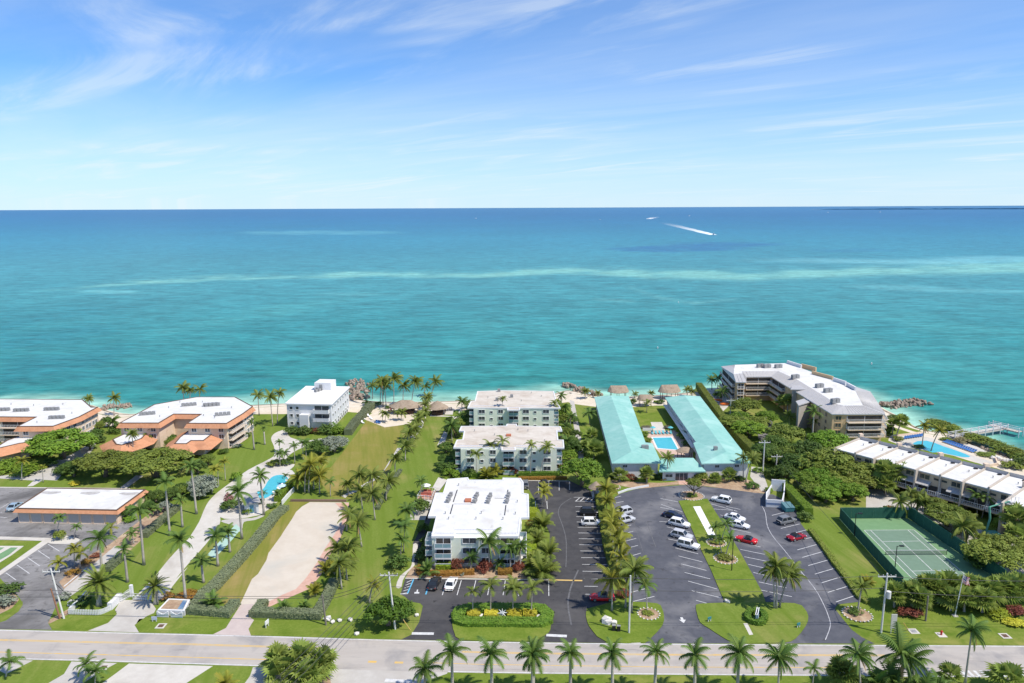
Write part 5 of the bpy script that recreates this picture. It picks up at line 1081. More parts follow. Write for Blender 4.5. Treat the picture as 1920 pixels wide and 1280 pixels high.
# ---------------------------------------------------------------- broad-leaved trees and shrubs
def crown_mesh(n, leaf, clumps, seed, flat=1.0, hollow=.25, spread=.30):
    """leaf-sized faces spread through clumps inside a unit crown (radius 1, height about 0..1.2)"""
    rng = random.Random(seed); b = MB(); cl = []
    for i in range(clumps):
        a = rng.uniform(0, 6.283); t_ = rng.random(); r = math.sqrt(rng.uniform(hollow, 1))*.80; z = (.12+.72*math.sqrt(max(0, 1-r*r)))*flat*rng.uniform(.65, 1.12)+.1
        cl.append((Vector((r*math.cos(a), r*math.sin(a), z)), spread*rng.uniform(.65, 1.2)))
    for i in range(n):
        c, s = cl[rng.randrange(len(cl))]
        d = Vector((rng.gauss(0, 1), rng.gauss(0, 1), rng.gauss(0, 1))).normalized(); q = c+Vector((d.x, d.y, d.z*.62))*s*(rng.random()**.35)
        nrm = (d+Vector((0, 0, .7))+Vector((rng.uniform(-.6, .6), rng.uniform(-.6, .6), rng.uniform(-.6, .6)))).normalized()
        a = nrm.cross(Vector((rng.uniform(-1, 1), rng.uniform(-1, 1), rng.uniform(-1, 1)))).normalized(); e = nrm.cross(a); l = leaf*rng.uniform(.6, 1.25)
        b.add([q-a*l, q+e*l*.5, q+a*l, q-e*l*.5], [(0, 1, 2, 3)])
    return b.mesh('crown', LEAF1)
CROWN = [crown_mesh(6500, .052, 85, 100+i, .75, .12, .20) for i in range(3)]       # wide poinciana-like
CROWNR = [crown_mesh(5200, .058, 64, 200+i, 1.0, .08, .225) for i in range(3)]     # rounder
SHRUB = [crown_mesh(900, .12, 22, 300+i, 1.0, .0, .36) for i in range(4)]
def limb_mesh(seed, r, h):
    rng = random.Random(seed); b = MB(); b.tube([(0, 0, -.05), (.05*h, 0, h*.35), (0, .03*h, h*.6)], [r*1.35, r, r*.8], 7)
    for i in range(6):
        a = i*1.05+rng.uniform(-.3, .3); d = Vector((math.cos(a), math.sin(a), 0)); b.tube([(0, .02*h, h*.45), tuple(d*.45*h+Vector((0, 0, h*.8))), tuple(d*.8*h+Vector((0, 0, h*1.05)))], [r*.55, r*.35, r*.14], 5)
    return b.mesh('trunk', BARKD, True)
TR = random.Random(5)
def tree(label, base, rx, hc, z0, m, kind=0, ry=None, group='trees', name='broadleaf_tree'):
    """crown radius rx, crown height hc starting at z0"""
    root = empty(name, Vector((base.x, base.y, 0)), label, 'tree', group)
    link('trunk', limb_mesh(TR.randrange(999), .12+.05*rx, z0+hc*.35), root)
    me = (CROWN if kind == 0 else CROWNR)[TR.randrange(3)]
    link('crown', me, root, (0, 0, z0-.1*hc), (0, 0, TR.uniform(0, 6.28)), (rx, ry or rx, hc), m)
    return root
def shrub(label, base, r, h, m, group='shrubs', name='shrub', ry=None, z=0.0):
    root = empty(name, Vector((base.x, base.y, z)), label, 'shrub', group)
    link('foliage', SHRUB[TR.randrange(4)], root, (0, 0, -.12*h), (0, 0, TR.uniform(0, 6.28)), (r, ry or r, h), m)
    b = MB(); b.tube([(0, 0, -.02), (0, 0, h*.5)], .06, 5); link('stem', b.mesh('stem', BARKD), root)
    return root
tree('wide bright green tree spreading before the leftmost condominium', G('a0', 560, 800), 10.6, 6.8, 2.6, LEAF1)
tree('olive spreading tree left of two behind the garage', G('a0', 940, 960), 8.2, 5.0, 2.6, LEAF3)
tree('olive spreading tree right of two behind the garage', G('a0', 1390, 960), 10.2, 5.6, 2.4, LEAF3)
tree('round bright green tree beside the corner thatched hut', G('a3', 190, 1040), 6.4, 5.4, 1.4, LEAF1, 1)
tree('dense dark green tree under the roadside utility pole', G('c2', 470, 590), 5.0, 4.8, .2, leafmat('leaf_glossy', (.065, .125, .014), (.125, .20, .022), 4.5), 1, 3.8)
tree('round green tree at the foot of the tan condominium', G('a4', 360, 560), 5.6, 5.0, 1.3, LEAF3, 1)
tree('glossy bright green tree before the first townhouse', G('a4', 1100, 900), 6.4, 6.0, 1.0, LEAF1, 1)
for i, (x, y, r, h, m, w) in enumerate(((1110, 1120, 7.5, 6.5, LEAF3, 'left'), (1300, 1180, 6.5, 5.5, LEAF3, 'right'), (930, 1000, 6.0, 5.5, LEAF2, 'far'), (900, 1230, 4.2, 3.6, LEAF1, 'front left'), (1150, 1260, 4.5, 3.2, LEAF1, 'front'))):
    tree(f'olive green tree, {w} crown of the thicket beside the tennis court', G('a4', x, y), r, h, 1.4, m, 1)
for x, y, r, h, m, lab in ((260, 700, 6.0, 4.2, LEAF3, 'bushy tree between right teal roof and service road, farther one'), (400, 760, 6.2, 4.4, LEAF1, 'bushy tree between right teal roof and service road, nearer one'), (720, 850, 6.8, 6.0, LEAF3, 'big round olive tree by the service road pole'), (640, 900, 4.6, 4.6, LEAF2, 'dark tree beside the service road pole'), (520, 940, 4.0, 3.4, LEAF2, 'low dark tree left of the service road pole'), (700, 760, 3.6, 4.0, LEAF2, 'narrow dark tree in the tan condominium court')):
    tree(lab, G('a4', x, y), r, h, .9, m, 1)
TH = [(560, 640, 4.4, 3.6, LEAF1), (480, 690, 4.6, 3.4, LEAF3), (330, 640, 4.4, 3.4, LEAF1), (640, 1000, 4.4, 4.0, LEAF2), (760, 1010, 5.0, 4.6, LEAF3), (840, 1080, 5.4, 5.0, LEAF2), (960, 1110, 5.6, 5.2, LEAF3), (1010, 1200, 4.8, 4.2, LEAF1), (1220, 1230, 5.2, 4.2, LEAF3), (1370, 1240, 4.6, 4.0, LEAF3), (1420, 1150, 4.2, 4.2, LEAF2), (1250, 1040, 5.0, 4.8, LEAF2), (1040, 1010, 4.6, 4.8, LEAF3), (830, 960, 4.2, 4.2, LEAF1), (720, 1130, 3.6, 3.2, LEAF2), (1320, 1320, 4.0, 3.4, LEAF1), (1080, 1330, 3.8, 3.0, LEAF1), (960, 1290, 3.4, 2.8, LEAF3)]
for i, (x, y, r, h, m) in enumerate(sorted(TH, key=lambda q: q[0])): tree(f'{ORD[i]} leafy tree from the left in the thicket between motel and townhouses', G('a4', x, y), r, h, .9, m, 1, group='thicket between motel and townhouses')
for i, (t_, x, y, r, h, m) in enumerate((('a2', 1720, 700, 2.4, 3.0, LEAF3), ('a2', 1740, 830, 2.6, 3.0, LEAF1), ('a2', 1800, 640, 2.2, 2.8, LEAF2), ('a2', 1700, 490, 2.2, 2.8, LEAF3), ('a3', 70, 480, 2.4, 2.8, LEAF1), ('a3', 60, 620, 2.2, 3.0, LEAF3), ('a3', 100, 700, 2.4, 3.0, LEAF2))): tree(f'{ORD[i]} small leafy tree along the walk right of the mint buildings', G(t_, x, y), r, h, .6, m, 1, group='trees along the mint walk')
for i, (t_, x, y, r, h, m) in enumerate((('a2', 640, 860, 2.6, 2.6, LEAF2), ('e1', 1420, 900, 2.8, 3.0, LEAF3), ('e1', 1330, 1000, 2.4, 2.8, LEAF2), ('e1', 1250, 1260, 3.0, 2.6, LEAF2), ('e1', 1480, 860, 2.4, 2.6, LEAF1))): tree(f'{ORD[i]} small leafy tree between mint buildings and long lawn', G(t_, x, y), r, h, .5, m, 1, group='trees along the long lawn')
for x, y, r, h, lab in ((1150, 560, 5.6, 3.6, 'olive canopy tree far end of the court fence'), (1260, 640, 4.6, 3.4, 'olive canopy tree midway along the court fence'), (1620, 990, 6.4, 4.6, 'spreading olive tree near right end of the court'), (1760, 940, 5.6, 4.8, 'spreading olive tree at right picture edge beside the drive'), (980, 450, 4.2, 3.2, 'small olive tree at far right corner of the court')):
    tree(lab, G('b5', x, y), r, h, 1.6, LEAF3)
tree('dark small tree in the court between terracotta wings', G('a0', 1570, 580), 5.4, 5.0, 1.5, LEAF2, 1)
tree('silver-leaved round tree beside the dry lawn', G('e0', 860, 1170), 4.6, 4.4, .4, LEAF4, 1)
tree('dark shrubby tree left of the silver tree', G('e0', 650, 1190), 4.6, 3.8, .3, LEAF2, 1)
tree('multi-stemmed small tree in the ring before the motel lobby', G('b4', 320, 270), 2.2, 2.2, 2.6, LEAF3, 1)
tree('dark tree by the seaside beds of the tan condominium', G('a5', 690, 590), 2.2, 2.4, .6, LEAF2, 1)
tree('silvery clump tree beside the tall royal palms', G('a1', 150, 1130), 4.2, 4.2, .3, LEAF4, 1)
tree('silvery clump tree behind the tall royal palms', G('b1', 270, 200), 3.8, 3.6, .3, LEAF4, 1)
tree('round green tree right of the garage', G('a0', 660, 960), 4.0, 3.8, .6, LEAF2, 1)
tree('palm-shaded green tree at the right end of the garage', G('b0', 1270, 480), 2.6, 2.8, .3, LEAF2, 1)
tree('green tree beside the mint buildings near the motel walk', G('a2', 1790, 760), 3.2, 3.6, .5, LEAF2, 1)
tree('green tree behind the mint buildings left side', G('a2', 680, 900), 4.0, 3.0, .2, LEAF2, 1)
tree('green tree between the mint buildings and the long lawn', G('e1', 1390, 1010), 4.0, 3.4, .4, LEAF2, 1)
for i, (x, y, r, h, m) in enumerate(((430, 770, 2.6, 2.6, LEAF2), (700, 900, 2.6, 2.8, LEAF2), (800, 720, 3.0, 3.2, LEAF2), (880, 560, 2.6, 3.0, LEAF3), (960, 520, 2.4, 3.0, LEAF2), (1100, 900, 2.8, 2.6, LEAF3), (1420, 640, 2.6, 3.0, LEAF2), (1540, 710, 2.6, 2.8, LEAF3), (1640, 600, 2.4, 3.0, LEAF2), (1760, 930, 3.0, 3.0, LEAF2), (1850, 860, 2.6, 2.6, LEAF3))): tree(f'{ORD[i]} small leafy tree from the left in the terracotta condominium gardens', G('a0', x, y), r, h, .6, m, 1, group='trees in the terracotta gardens')
for i, (t_, x, y, r, h, m) in enumerate((('b0', 1500, 420, 2.0, 2.4, LEAF2), ('b0', 1560, 320, 2.4, 2.8, LEAF2), ('b0', 1650, 420, 2.0, 2.2, LEAF4), ('b0', 1720, 300, 2.4, 2.8, LEAF2), ('b0', 1800, 260, 2.2, 2.4, LEAF3), ('b1', 60, 240, 2.4, 2.6, LEAF2), ('b1', 230, 290, 2.0, 2.0, LEAF4), ('b1', 330, 190, 2.2, 2.2, LEAF4))): tree(f'{ORD[i]} leafy garden tree from the left beside the striped lawn', G(t_, x, y), r, h, .3, m, 1, group='garden trees beside the striped lawn')
SHR = [  # tile, x, y, radius, height, material, label
 ('a0', 240, 930, 4.5, 2.2, LEAF1, 'bright rounded shrub left of the small palm before the leftmost pavilion'), ('a0', 80, 900, 5.0, 2.6, LEAF1, 'green shrub bed before the leftmost pavilion'), ('a0', 480, 850, 3.0, 2.2, LEAF2, 'green shrub under the wide bright tree'), ('a0', 850, 660, 3.4, 2.6, LEAF2, 'green shrub between condominiums, left of the pavilion'), ('a0', 1500, 650, 3.2, 2.6, LEAF2, 'shrub between the two front pavilions'), ('a0', 1600, 690, 2.6, 2.4, LEAF2, 'shrub left of the right-hand pavilion'), ('a0', 860, 600, 2.6, 2.4, LEAF2, 'far green shrub behind the wide bright tree'), ('a0', 670, 1030, 1.8, .9, LEAFY, 'low yellow flowering shrub behind the garage'),
 ('a0', 1040, 570, 2.8, 2.6, LEAF2, 'shrub at the left end of the second condominium'), ('a0', 90, 580, 3.5, 3.0, LEAF2, 'shrub before the leftmost condominium balconies'), ('a0', 560, 930, 2.8, 2.0, LEAF2, 'dark shrub beside the paved walk'),
 ('b0', 590, 690, 1.9, 1.7, LEAF3, 'clipped round bush at the tip of the old lot'), ('b0', 730, 1050, 1.7, 1.0, LEAFO, 'orange flowering shrub nearest the road in the lot bed'), ('b0', 860, 940, 1.5, .9, LEAFO, 'orange flowering shrub midway in the lot bed'), ('b0', 1290, 510, 2.0, 1.2, LEAF1, 'bright green shrub beside the garage corner'), ('b0', 950, 870, 1.2, .8, LEAFR, 'small reddish shrub far end of the lot bed'),
 ('c0', 60, 270, 3.2, 1.6, LEAF2, 'dark shrub at the left lot entrance'), ('c0', 40, 390, 2.4, 1.7, LEAF4, 'grey-green agave-like shrub at the left entrance'), ('c0', 640, 330, 1.4, 1.2, LEAF4, 'pale shrub beside the leaning pole'), ('c0', 1670, 330, 1.4, 1.2, LEAFO, 'orange shrub right of the second date palm'), ('c0', 1880, 290, 1.8, .9, LEAFO, 'orange hedge bush beside the white gate wall'), ('c0', 810, 380, 2.0, 1.3, LEAF2, 'dark shrub under the first date palm'), ('c1', 110, 310, 2.2, .8, LEAFO, 'orange ground shrub inside the sage hedge'),
 ('b1', 560, 400, 3.0, 2.4, LEAF2, 'green shrub before the pool house'), ('b1', 530, 340, 1.4, 2.8, mat('pink_bloom', (.48, .20, .26), (.30, .22, .10), 3, .7, transl=.2), 'pink blooming shrub before the pool house'), ('b1', 720, 430, 1.6, 1.2, LEAF1, 'low green shrub right of the pool house door'), ('b1', 820, 330, 1.8, 1.2, LEAF2, 'dark low shrub at the pool house side'), ('b1', 960, 370, 1.5, .9, LEAF2, 'dark low shrub near the pool corner'), ('a1', 440, 990, 2.2, 2.0, LEAF1, 'yellow-green shrub where the drive bends by the pool'), ('a1', 790, 860, 2.6, 1.6, LEAF3, 'olive shrub at the far end of the kidney pool'), ('a1', 880, 850, 2.2, 1.4, LEAF2, 'dark shrub at the far end of the kidney pool'),
 ('e0', 220, 900, 2.8, 2.4, LEAF2, 'dark green shrub first in the bed before the white block'), ('e0', 420, 900, 3.0, 2.6, LEAF2, 'dark green shrub second in the bed before the white block'), ('e0', 560, 890, 1.6, 1.8, LEAFR, 'red-leaved shrub in the bed before the white block'), ('e0', 740, 900, 3.2, 2.8, LEAF2, 'dark green shrub third in the bed before the white block'), ('e0', 900, 890, 2.8, 2.4, LEAF1, 'brighter shrub at right end of the white block bed'), ('a1', 540, 600, 1.9, 1.3, LEAF2, 'shrub at the balcony side of the second condominium'), ('a1', 450, 700, 1.7, 1.0, LEAF4, 'pale shrub along the second condominium side'), ('a1', 330, 750, 1.9, 1.3, LEAF2, 'shrub at the right pavilion side'),
 ('e1', 200, 560, 3.2, 1.4, LEAF2, 'dark sea-grape shrub left of the oval hut'), ('e1', 60, 560, 2.2, 2.0, LEAF2, 'dark shrub by the groyne end of the sage hedge'), ('e1', 420, 590, 2.6, 1.0, LEAF2, 'dark low shrub under the tall beach palms'), ('e1', 1600, 640, 1.8, 2.2, LEAF2, 'shrub beside the farthest mint building'), ('e1', 1560, 770, 2.4, 2.4, LEAF2, 'shrub between the far and middle mint buildings'), ('e1', 1300, 790, 1.8, 1.6, LEAF2, 'shrub at the path end by the long lawn'),
 ('a2', 680, 960, 3.0, 2.0, LEAF1, 'bright shrub left of the middle mint building front'), ('a2', 860, 950, 2.4, 1.8, LEAF2, 'dark shrub at the left front of the middle mint building'), ('a2', 1240, 930, 1.8, 1.9, LEAFR, 'red-leaved shrub by the middle mint entrance'), ('a2', 1660, 890, 1.5, 1.6, LEAFR, 'dark red shrub at right corner of the middle mint building'), ('a2', 1700, 640, 1.7, 1.8, leafmat('leaf_pinkish', (.30, .22, .18), (.36, .28, .22)), 'pinkish shrub at the right side of the middle mint building'), ('a2', 1730, 560, 2.0, 2.4, LEAF2, 'dark shrub right of the middle mint roof'), ('a2', 1780, 480, 2.2, 2.4, LEAF2, 'shrub along the walk beside the far mint building'), ('a2', 1690, 420, 2.0, 2.2, LEAF1, 'bright shrub by the far mint right side'), ('a2', 1760, 880, 2.4, 2.2, LEAF2, 'shrub by the walk near the corner lot'), ('a2', 1640, 320, 1.6, 1.8, LEAF1, 'bright small shrub by the far mint corner'),
 ('b2', 1165, 990, 1.7, 2.2, LEAFR, 'red cordyline shrub left of the nearest mint front door'), ('b2', 1440, 1010, 2.0, 2.0, LEAFR, 'red cordyline shrub right of the tall palm at nearest mint building'), ('b2', 1780, 1000, 1.5, 1.8, LEAFR, 'red cordyline shrub at right corner of nearest mint building'), ('b2', 800, 1020, 1.7, 1.3, LEAFO, 'golden shrub at left corner of nearest mint building'), ('b2', 1215, 1050, .8, .7, LEAF4, 'small pale spiky shrub before the nearest mint building'), ('b2', 800, 420, 2.8, 3.2, LEAF2, 'dense green shrub left of the nearest mint building'), ('b2', 570, 970, 2.6, 2.6, LEAF2, 'dark leafy shrub on the lawn near the white pole'), ('b2', 850, 880, 2.8, 1.8, LEAF2, 'deep-shade shrub beside nearest mint left wall'), ('b2', 820, 620, 1.6, 1.8, LEAF2, 'small dark shrub by the side drive'), ('b2', 870, 740, 2.0, 1.8, LEAF2, 'low dark shrub by the side drive'), ('b2', 1900, 540, 1.4, 1.6, LEAF5, 'lime shrub beside nearest mint right balconies'),
 ('b3', 300, 560, 1.2, 1.4, LEAFO, 'orange-tipped shrub at nearest mint right side'), ('b3', 170, 1010, 1.2, 1.3, LEAFR, 'dark red shrub near the stop bar'), ('b3', 300, 1050, 1.8, 1.1, LEAF2, 'dark shrub at the corner by the stop bar'), ('b3', 1240, 1010, 2.0, 1.6, LEAF3, 'olive shrub at the end of the palm row between lots'), ('b3', 1290, 1060, 1.8, 1.4, LEAF2, 'dark shrub near the pole between lots'), ('c3', 1220, 300, 1.6, 1.3, LEAFR, 'brownish shrub behind the red convertible'), ('b3', 1130, 175, 1.3, .7, MT['leaf_olive'], 'low shrub in the grass ring by the curved kerb'),
 ('a3', 630, 985, 2.0, 1.4, LEAFR, 'reddish shrub before the left teal gable'), ('a3', 450, 970, 1.6, 1.2, LEAF2, 'dark shrub at left corner of the teal motel'), ('a3', 860, 980, 1.8, 1.2, LEAF2, 'dark shrub left of the motel lobby'), ('a3', 1250, 1000, 2.4, 2.4, LEAF3, 'olive shrub right of the motel lobby'), ('a3', 1600, 990, 1.8, 1.0, LEAF2, 'dark shrub before the right teal gable'), ('a3', 1700, 1060, 2.2, 1.6, LEAF2, 'dark shrub at the end of the motel bed'), ('a3', 760, 905+80, 1.0, .9, LEAFR, 'small dark red shrub before the motel'), ('a3', 930, 985, 1.6, .7, LEAFO, 'low orange shrub by the motel entrance'), ('a3', 1100, 620, 2.6, 2.2, LEAF2, 'green shrub right of the square pool'), ('a3', 1060, 560, 2.2, 2.0, LEAF1, 'bright shrub at the far right of the square pool'), ('a3', 1140, 690, 2.2, 2.0, LEAF2, 'dark shrub by the right teal wing near the pool'), ('a3', 760, 600, 1.6, 1.4, LEAF1, 'shrub left of the square pool'), ('a3', 790, 650, 1.5, 1.2, LEAF3, 'small olive shrub left of the square pool'), ('a3', 770, 530, 2.0, .8, leafmat('leaf_grey', (.16, .15, .11), (.20, .18, .13)), 'greyish low shrub at the lawn edge left of the slab'), ('a3', 950, 530, 1.8, .8, MT['leaf_grey'], 'greyish low shrub at the lawn edge right of the slab'), ('a3', 900, 310, 2.0, 1.4, LEAF2, 'dark shrub at the far lawn end between teal wings'), ('a3', 650, 310, 1.8, 1.6, LEAF2, 'dark shrub by the left teal wing far end'), ('a3', 850, 305, 1.4, .9, LEAF1, 'low bright shrub at the far lawn end'), ('a3', 140, 760, 2.6, 2.6, LEAF2, 'tall shrub beside the walk left of the motel'), ('a3', 70, 900, 2.4, 1.2, LEAFO, 'orange shrub at the kerb of the dark lot'), ('a3', 230, 930, 2.2, 1.6, LEAF1, 'bright shrub right of the corner tree'),
 ('b4', 300, 260, 1.8, .7, LEAF3, 'ground shrub in the ring before the motel lobby'), ('b4', 545, 730, 1.7, .9, LEAF3, 'ground shrub in the upper median ring'), ('b4', 640, 890, 1.9, .9, LEAF3, 'ground shrub in the lower median ring'), ('c3', 1465, 480, 1.2, .6, LEAF3, 'ground shrub in the stone ring by the road'), ('c5', 245, 480, 1.6, 1.0, LEAF2, 'ground shrub in the stone ring right of the exit'), ('c5', 760, 500, 2.0, 1.4, LEAFR, 'red-brown shrub on the right lawn bed, left one'), ('c5', 860, 500, 1.4, 1.2, LEAFR, 'red-brown shrub on the right lawn bed, right one'), ('c5', 1640, 500, 2.4, 1.3, LEAF5, 'pale lime shrub at far right roadside'), ('c5', 1850, 490, 2.2, 1.5, LEAFR, 'dark red shrub at far right roadside'), ('c5', 1830, 590, 2.2, .8, LEAFY, 'low yellow flowering shrub at far right roadside'), ('b5', 530, 430, 1.7, 1.6, LEAF1, 'bright shrub behind the court far fence'), ('b5', 570, 420, 1.2, 1.5, LEAFO, 'orange shrub behind the court far fence'), ('b5', 620, 430, 1.7, 1.5, LEAF2, 'dark shrub behind the court far fence'), ('b5', 1280, 740, 1.4, 1.0, LEAF5, 'lime shrub between the two court fence palms'), ('b5', 1250, 420, 1.4, 3.2, LEAF1, 'leafy vine column on the townhouse wall'), ('b5', 1640, 630, 1.2, 3.4, LEAF1, 'leafy vine column further along the townhouse wall'), ('b5', 1420, 870, 2.6, 2.2, LEAF1, 'bright shrub by the near fence corner'), ('b5', 1470, 960, 3.0, 2.6, LEAF2, 'dark shrub by the near right fence corner'),
 ('b4', 1440, 500, 2.2, 2.0, LEAF2, 'dark shrub behind the grey parked car'), ('b4', 1420, 420, 2.2, 2.2, LEAF1, 'bright clipped shrub by the dumpster'), ('b4', 1075, 220, 1.3, 1.3, LEAF1, 'small bright shrub left of the parked box truck'), ('a4', 480, 1060, 1.8, 1.2, LEAF1, 'clipped low shrub beside the motel side walk'), ('a4', 600, 1110, 2.8, 2.6, LEAF2, 'green shrub by the motel side walk end'), ('a4', 120, 400, 2.2, 2.0, LEAF2, 'dark shrub by the hedge near the blue pool'), ('a4', 1310, 760, 2.4, 2.2, LEAF2, 'dark shrub at the foot of the tan balconies'), ('a4', 1620, 740, 2.0, 1.6, LEAF2, 'dark shrub at the tan condominium sea corner'), ('a5', 640, 590, 1.6, 1.6, LEAF2, 'dark shrub at the seaside lawn left end'), ('a5', 780, 640, 2.0, 1.4, LEAF3, 'shrub at the left end of the right-hand pool'), ('a5', 960, 700, 2.0, .8, LEAF2, 'low dark shrub at the pool edge under the leaning palm'), ('a5', 1350, 660, 3.0, 1.6, leafmat('leaf_straw', (.26, .22, .11), (.32, .28, .15)), 'straw-coloured shrub behind the blue loungers'), ('a5', 1200, 640, 2.0, 1.0, LEAF3, 'low shrub at the start of the pier'), ('a5', 730, 440, 2.6, 1.0, LEAF2, 'low green shrub at the cove beach'), ('a5', 1780, 880, 3.4, 1.6, LEAF3, 'olive shrub by the rocks right of the townhouses'), ('a5', 1880, 870, 2.6, 2.2, LEAF2, 'dark shrub at the right edge behind the townhouses'), ('a5', 1560, 770, 3.0, .8, LEAF3, 'low olive shrub row by the pool terrace corner')]
for t_, x, y, r, h, m, lab in SHR: shrub(lab, G(t_, x, y), r*.9, h, m)
# ---------------------------------------------------------------- clipped hedges
def hedge(label, pts, w, h, m, closed=False, name='hedge', leaf=.15, dens=20):
    pts = [Vector((q.x, q.y, 0)) for q in pts]; c = base_of(pts); root = empty(name, c, label, 'hedge', 'clipped hedges')
    rng = random.Random(sum(map(ord, label)) % 9999); b = MB(); seg = list(zip(pts, pts[1:]))
    L = []; n = len(pts)
    for i, q in enumerate(pts):
        a = pts[i-1] if i > 0 else q; e = pts[i+1] if i < n-1 else q
        d1 = (q-a).normalized() if i > 0 else (e-q).normalized(); d2 = (e-q).normalized() if i < n-1 else d1
        nn = Vector((-(d1+d2).y, (d1+d2).x, 0)).normalized(); k = 1/max(.5, nn.dot(Vector((-d1.y, d1.x, 0))))
        L.append((q+nn*w/2*k, q-nn*w/2*k))
    # body, then a coat of leaf-sized faces
    for (l0, r0), (l1, r1) in zip(L, L[1:]):
        b.add([(*l0.xy, 0), (*r0.xy, 0), (*l0.xy, h*.96), (*r0.xy, h*.96), (*l1.xy, 0), (*r1.xy, 0), (*l1.xy, h*.96), (*r1.xy, h*.96)], [(2, 3, 7, 6), (0, 2, 6, 4), (1, 5, 7, 3)])
        ln = ((l0+r0)/2-(l1+r1)/2).length
        for k in range(int(min(4000, ln*(w+2*h)*dens))):
            t_ = rng.random(); s = rng.uniform(0, w+2*h); a, e = l0.lerp(l1, t_), r0.lerp(r1, t_)
            if s < h: q = Vector((*a.xy, s)); nn = (a-e).normalized()
            elif s < h+w: q = a.lerp(e, (s-h)/w); q.z = h; nn = Vector((0, 0, 1))
            else: q = Vector((*e.xy, s-h-w)); nn = (e-a).normalized()
            nn = (nn+Vector((rng.uniform(-.7, .7), rng.uniform(-.7, .7), rng.uniform(-.3, .7)))).normalized(); q = q+nn*rng.uniform(-.04, .16)
            x = nn.cross(Vector((rng.uniform(-1, 1), rng.uniform(-1, 1), .3))).normalized(); y = nn.cross(x); l = leaf*rng.uniform(.7, 1.3)
            b.add([q-x*l, q+y*l*.6, q+x*l, q-y*l*.6], [(0, 1, 2, 3)])
    for (l0, r0) in (L[0], L[-1]): b.add([(*l0.xy, 0), (*r0.xy, 0), (*r0.xy, h*.96), (*l0.xy, h*.96)], [(0, 1, 2, 3)])
    b.build('foliage', m, root); return root
hedge('long sage hedge between curved drive and shell lot', W('b1 1090,395 1000,470 830,690 640,910 380,1190 c1 290,300 210,420', 0), 2.2, 1.15, HEDGE)
hedge('sage hedge left of the shell lot entrance, facing the road', W('c1 130,460 510,490 600,385', 0), 1.7, 1.15, HEDGE)
hedge('sage hedge right of the shell lot entrance, facing the road', W('c1 880,385 800,490 1410,510 1490,380 1590,170', 0), 1.8, 1.15, HEDGE)
hedge('lush green hedge ring around the yellow flower island', W('c2 1160,530 1190,470 1290,440 1920,440 c3 400,450 460,500 450,560 390,585 0,580 c2 1250,580 1180,560 1160,530', 0), 2.2, .8, HEDGEG)
hedge('sage hedge beside the white block and white sand', W('e0 1370,560 1290,640 1160,780 1060,920', 0), 2.4, 2.0, HEDGE)
hedge('hedge at far left of the white block sand court', W('e0 1420,510 1310,600', 0), 2.4, 2.2, HEDGE)
hedge('green hedge along the front of the middle mint building, left part', W('a2 790,960 1000,965', 0), 1.3, 1.2, HEDGEG)
hedge('green hedge along the front of the middle mint building, right part', W('a2 1290,955 1660,955', 0), 1.3, 1.2, HEDGEG)
hedge('orange-red hedge at the head of the dark lot', W('a2 1290,985 1720,980', 0), 1.0, .7, LEAFO)
hedge('lime hedge before the nearest mint balconies', W('b2 950,985 1105,990', 0), 1.6, 1.1, LEAF5)
hedge('orange hedge left part before the nearest mint building', W('b2 770,1045 1000,1055 1330,1035', 0), 1.1, .8, LEAFO)
hedge('orange hedge right part before the nearest mint building', W('b2 1565,1035 1710,1035', 0), 1.5, .9, LEAFO)
hedge('lime clipped hedge oval beside the dark lot', W('b3 290,740 300,880', 0), 2.4, 1.0, LEAF5); hedge('small lime clipped hedge beside the dark lot, farther one', W('b3 310,410 330,470', 0), 2.0, 1.0, LEAF5)
hedge('green hedge beside the kidney pool', W('b1 1200,90 1010,320', 0), 1.5, 1.4, LEAF1)
hedge('tall hedge behind the right teal wing', W('a3 1230,180 1330,320 1500,560 1700,760 1760,850', 0), 2.2, 2.6, LEAF3)
hedge('tall bright hedge along the edge of the motel lot', W('b4 1210,170 1300,280 1400,390 1470,470', 0), 2.0, 2.2, LEAF1)
hedge('low scrubby hedge along right edge of the motel lot', W('b4 1490,610 1590,740 1720,930 1860,1110 c5 270,320 360,380', 0), 1.0, .6, LEAF3)
hedge('sage hedge beside the old lot path', W('b0 1780,390 1620,520 1440,680', 0), 1.6, 1.2, HEDGE); hedge('sage hedge nearer the road beside the old lot path', W('b0 1200,900 1060,1020', 0), 1.8, 1.1, HEDGE)
hedge('wall-like hedge under the palm row between the lots', W('b3 965,270 1010,480 1060,780 1120,1010', 0), 1.6, 1.0, LEAF3)
q = W('a5 1360,610 1440,640 1520,665 1600,690 1680,725 1760,755 1840,785 1910,815', 0)
for i, p in enumerate(q): shrub(f'{ORD[i]} olive mangrove shrub from the pier along the right shore', p, 4.2, 2.0, LEAF3, 'mangrove shrubs right of the pier', 'mangrove_shrub', 3.4)
q = W('a5 1090,500 1140,505 1190,525 1240,545 1275,562', 0)
for i, p in enumerate(q): shrub(f'{ORD[i]} olive mangrove shrub from the left, left of the pier', p, 3.6, 1.7, LEAF3, 'mangrove shrubs left of the pier', 'mangrove_shrub', 3.0)
hedge('round hedge ring around the sign on the oval island', smooth_poly(W('c4 860,520 890,480 960,470 1020,500 1030,550 990,590 920,580 870,550 860,520', 0), 2, False), 1.0, .9, HEDGEG)
hedge('sage hedge strip beside the lawn dividing palms', W('e2 1530,500 1480,560 1290,850 1180,1080', 0), 1.0, .7, HEDGE)
for i, s in enumerate(('c2 1255,500 1390,490', 'c2 1430,500 1570,500', 'c2 1660,490 1800,490', 'c2 1830,500 1920,495', 'c3 55,500 200,490', 'c3 215,495 355,490')):
    hedge(f'{ORD[i]} yellow flowering hedge block from the left in the island bed', W(s, 0), 1.7, .8, LEAFY, name='flower_hedge')
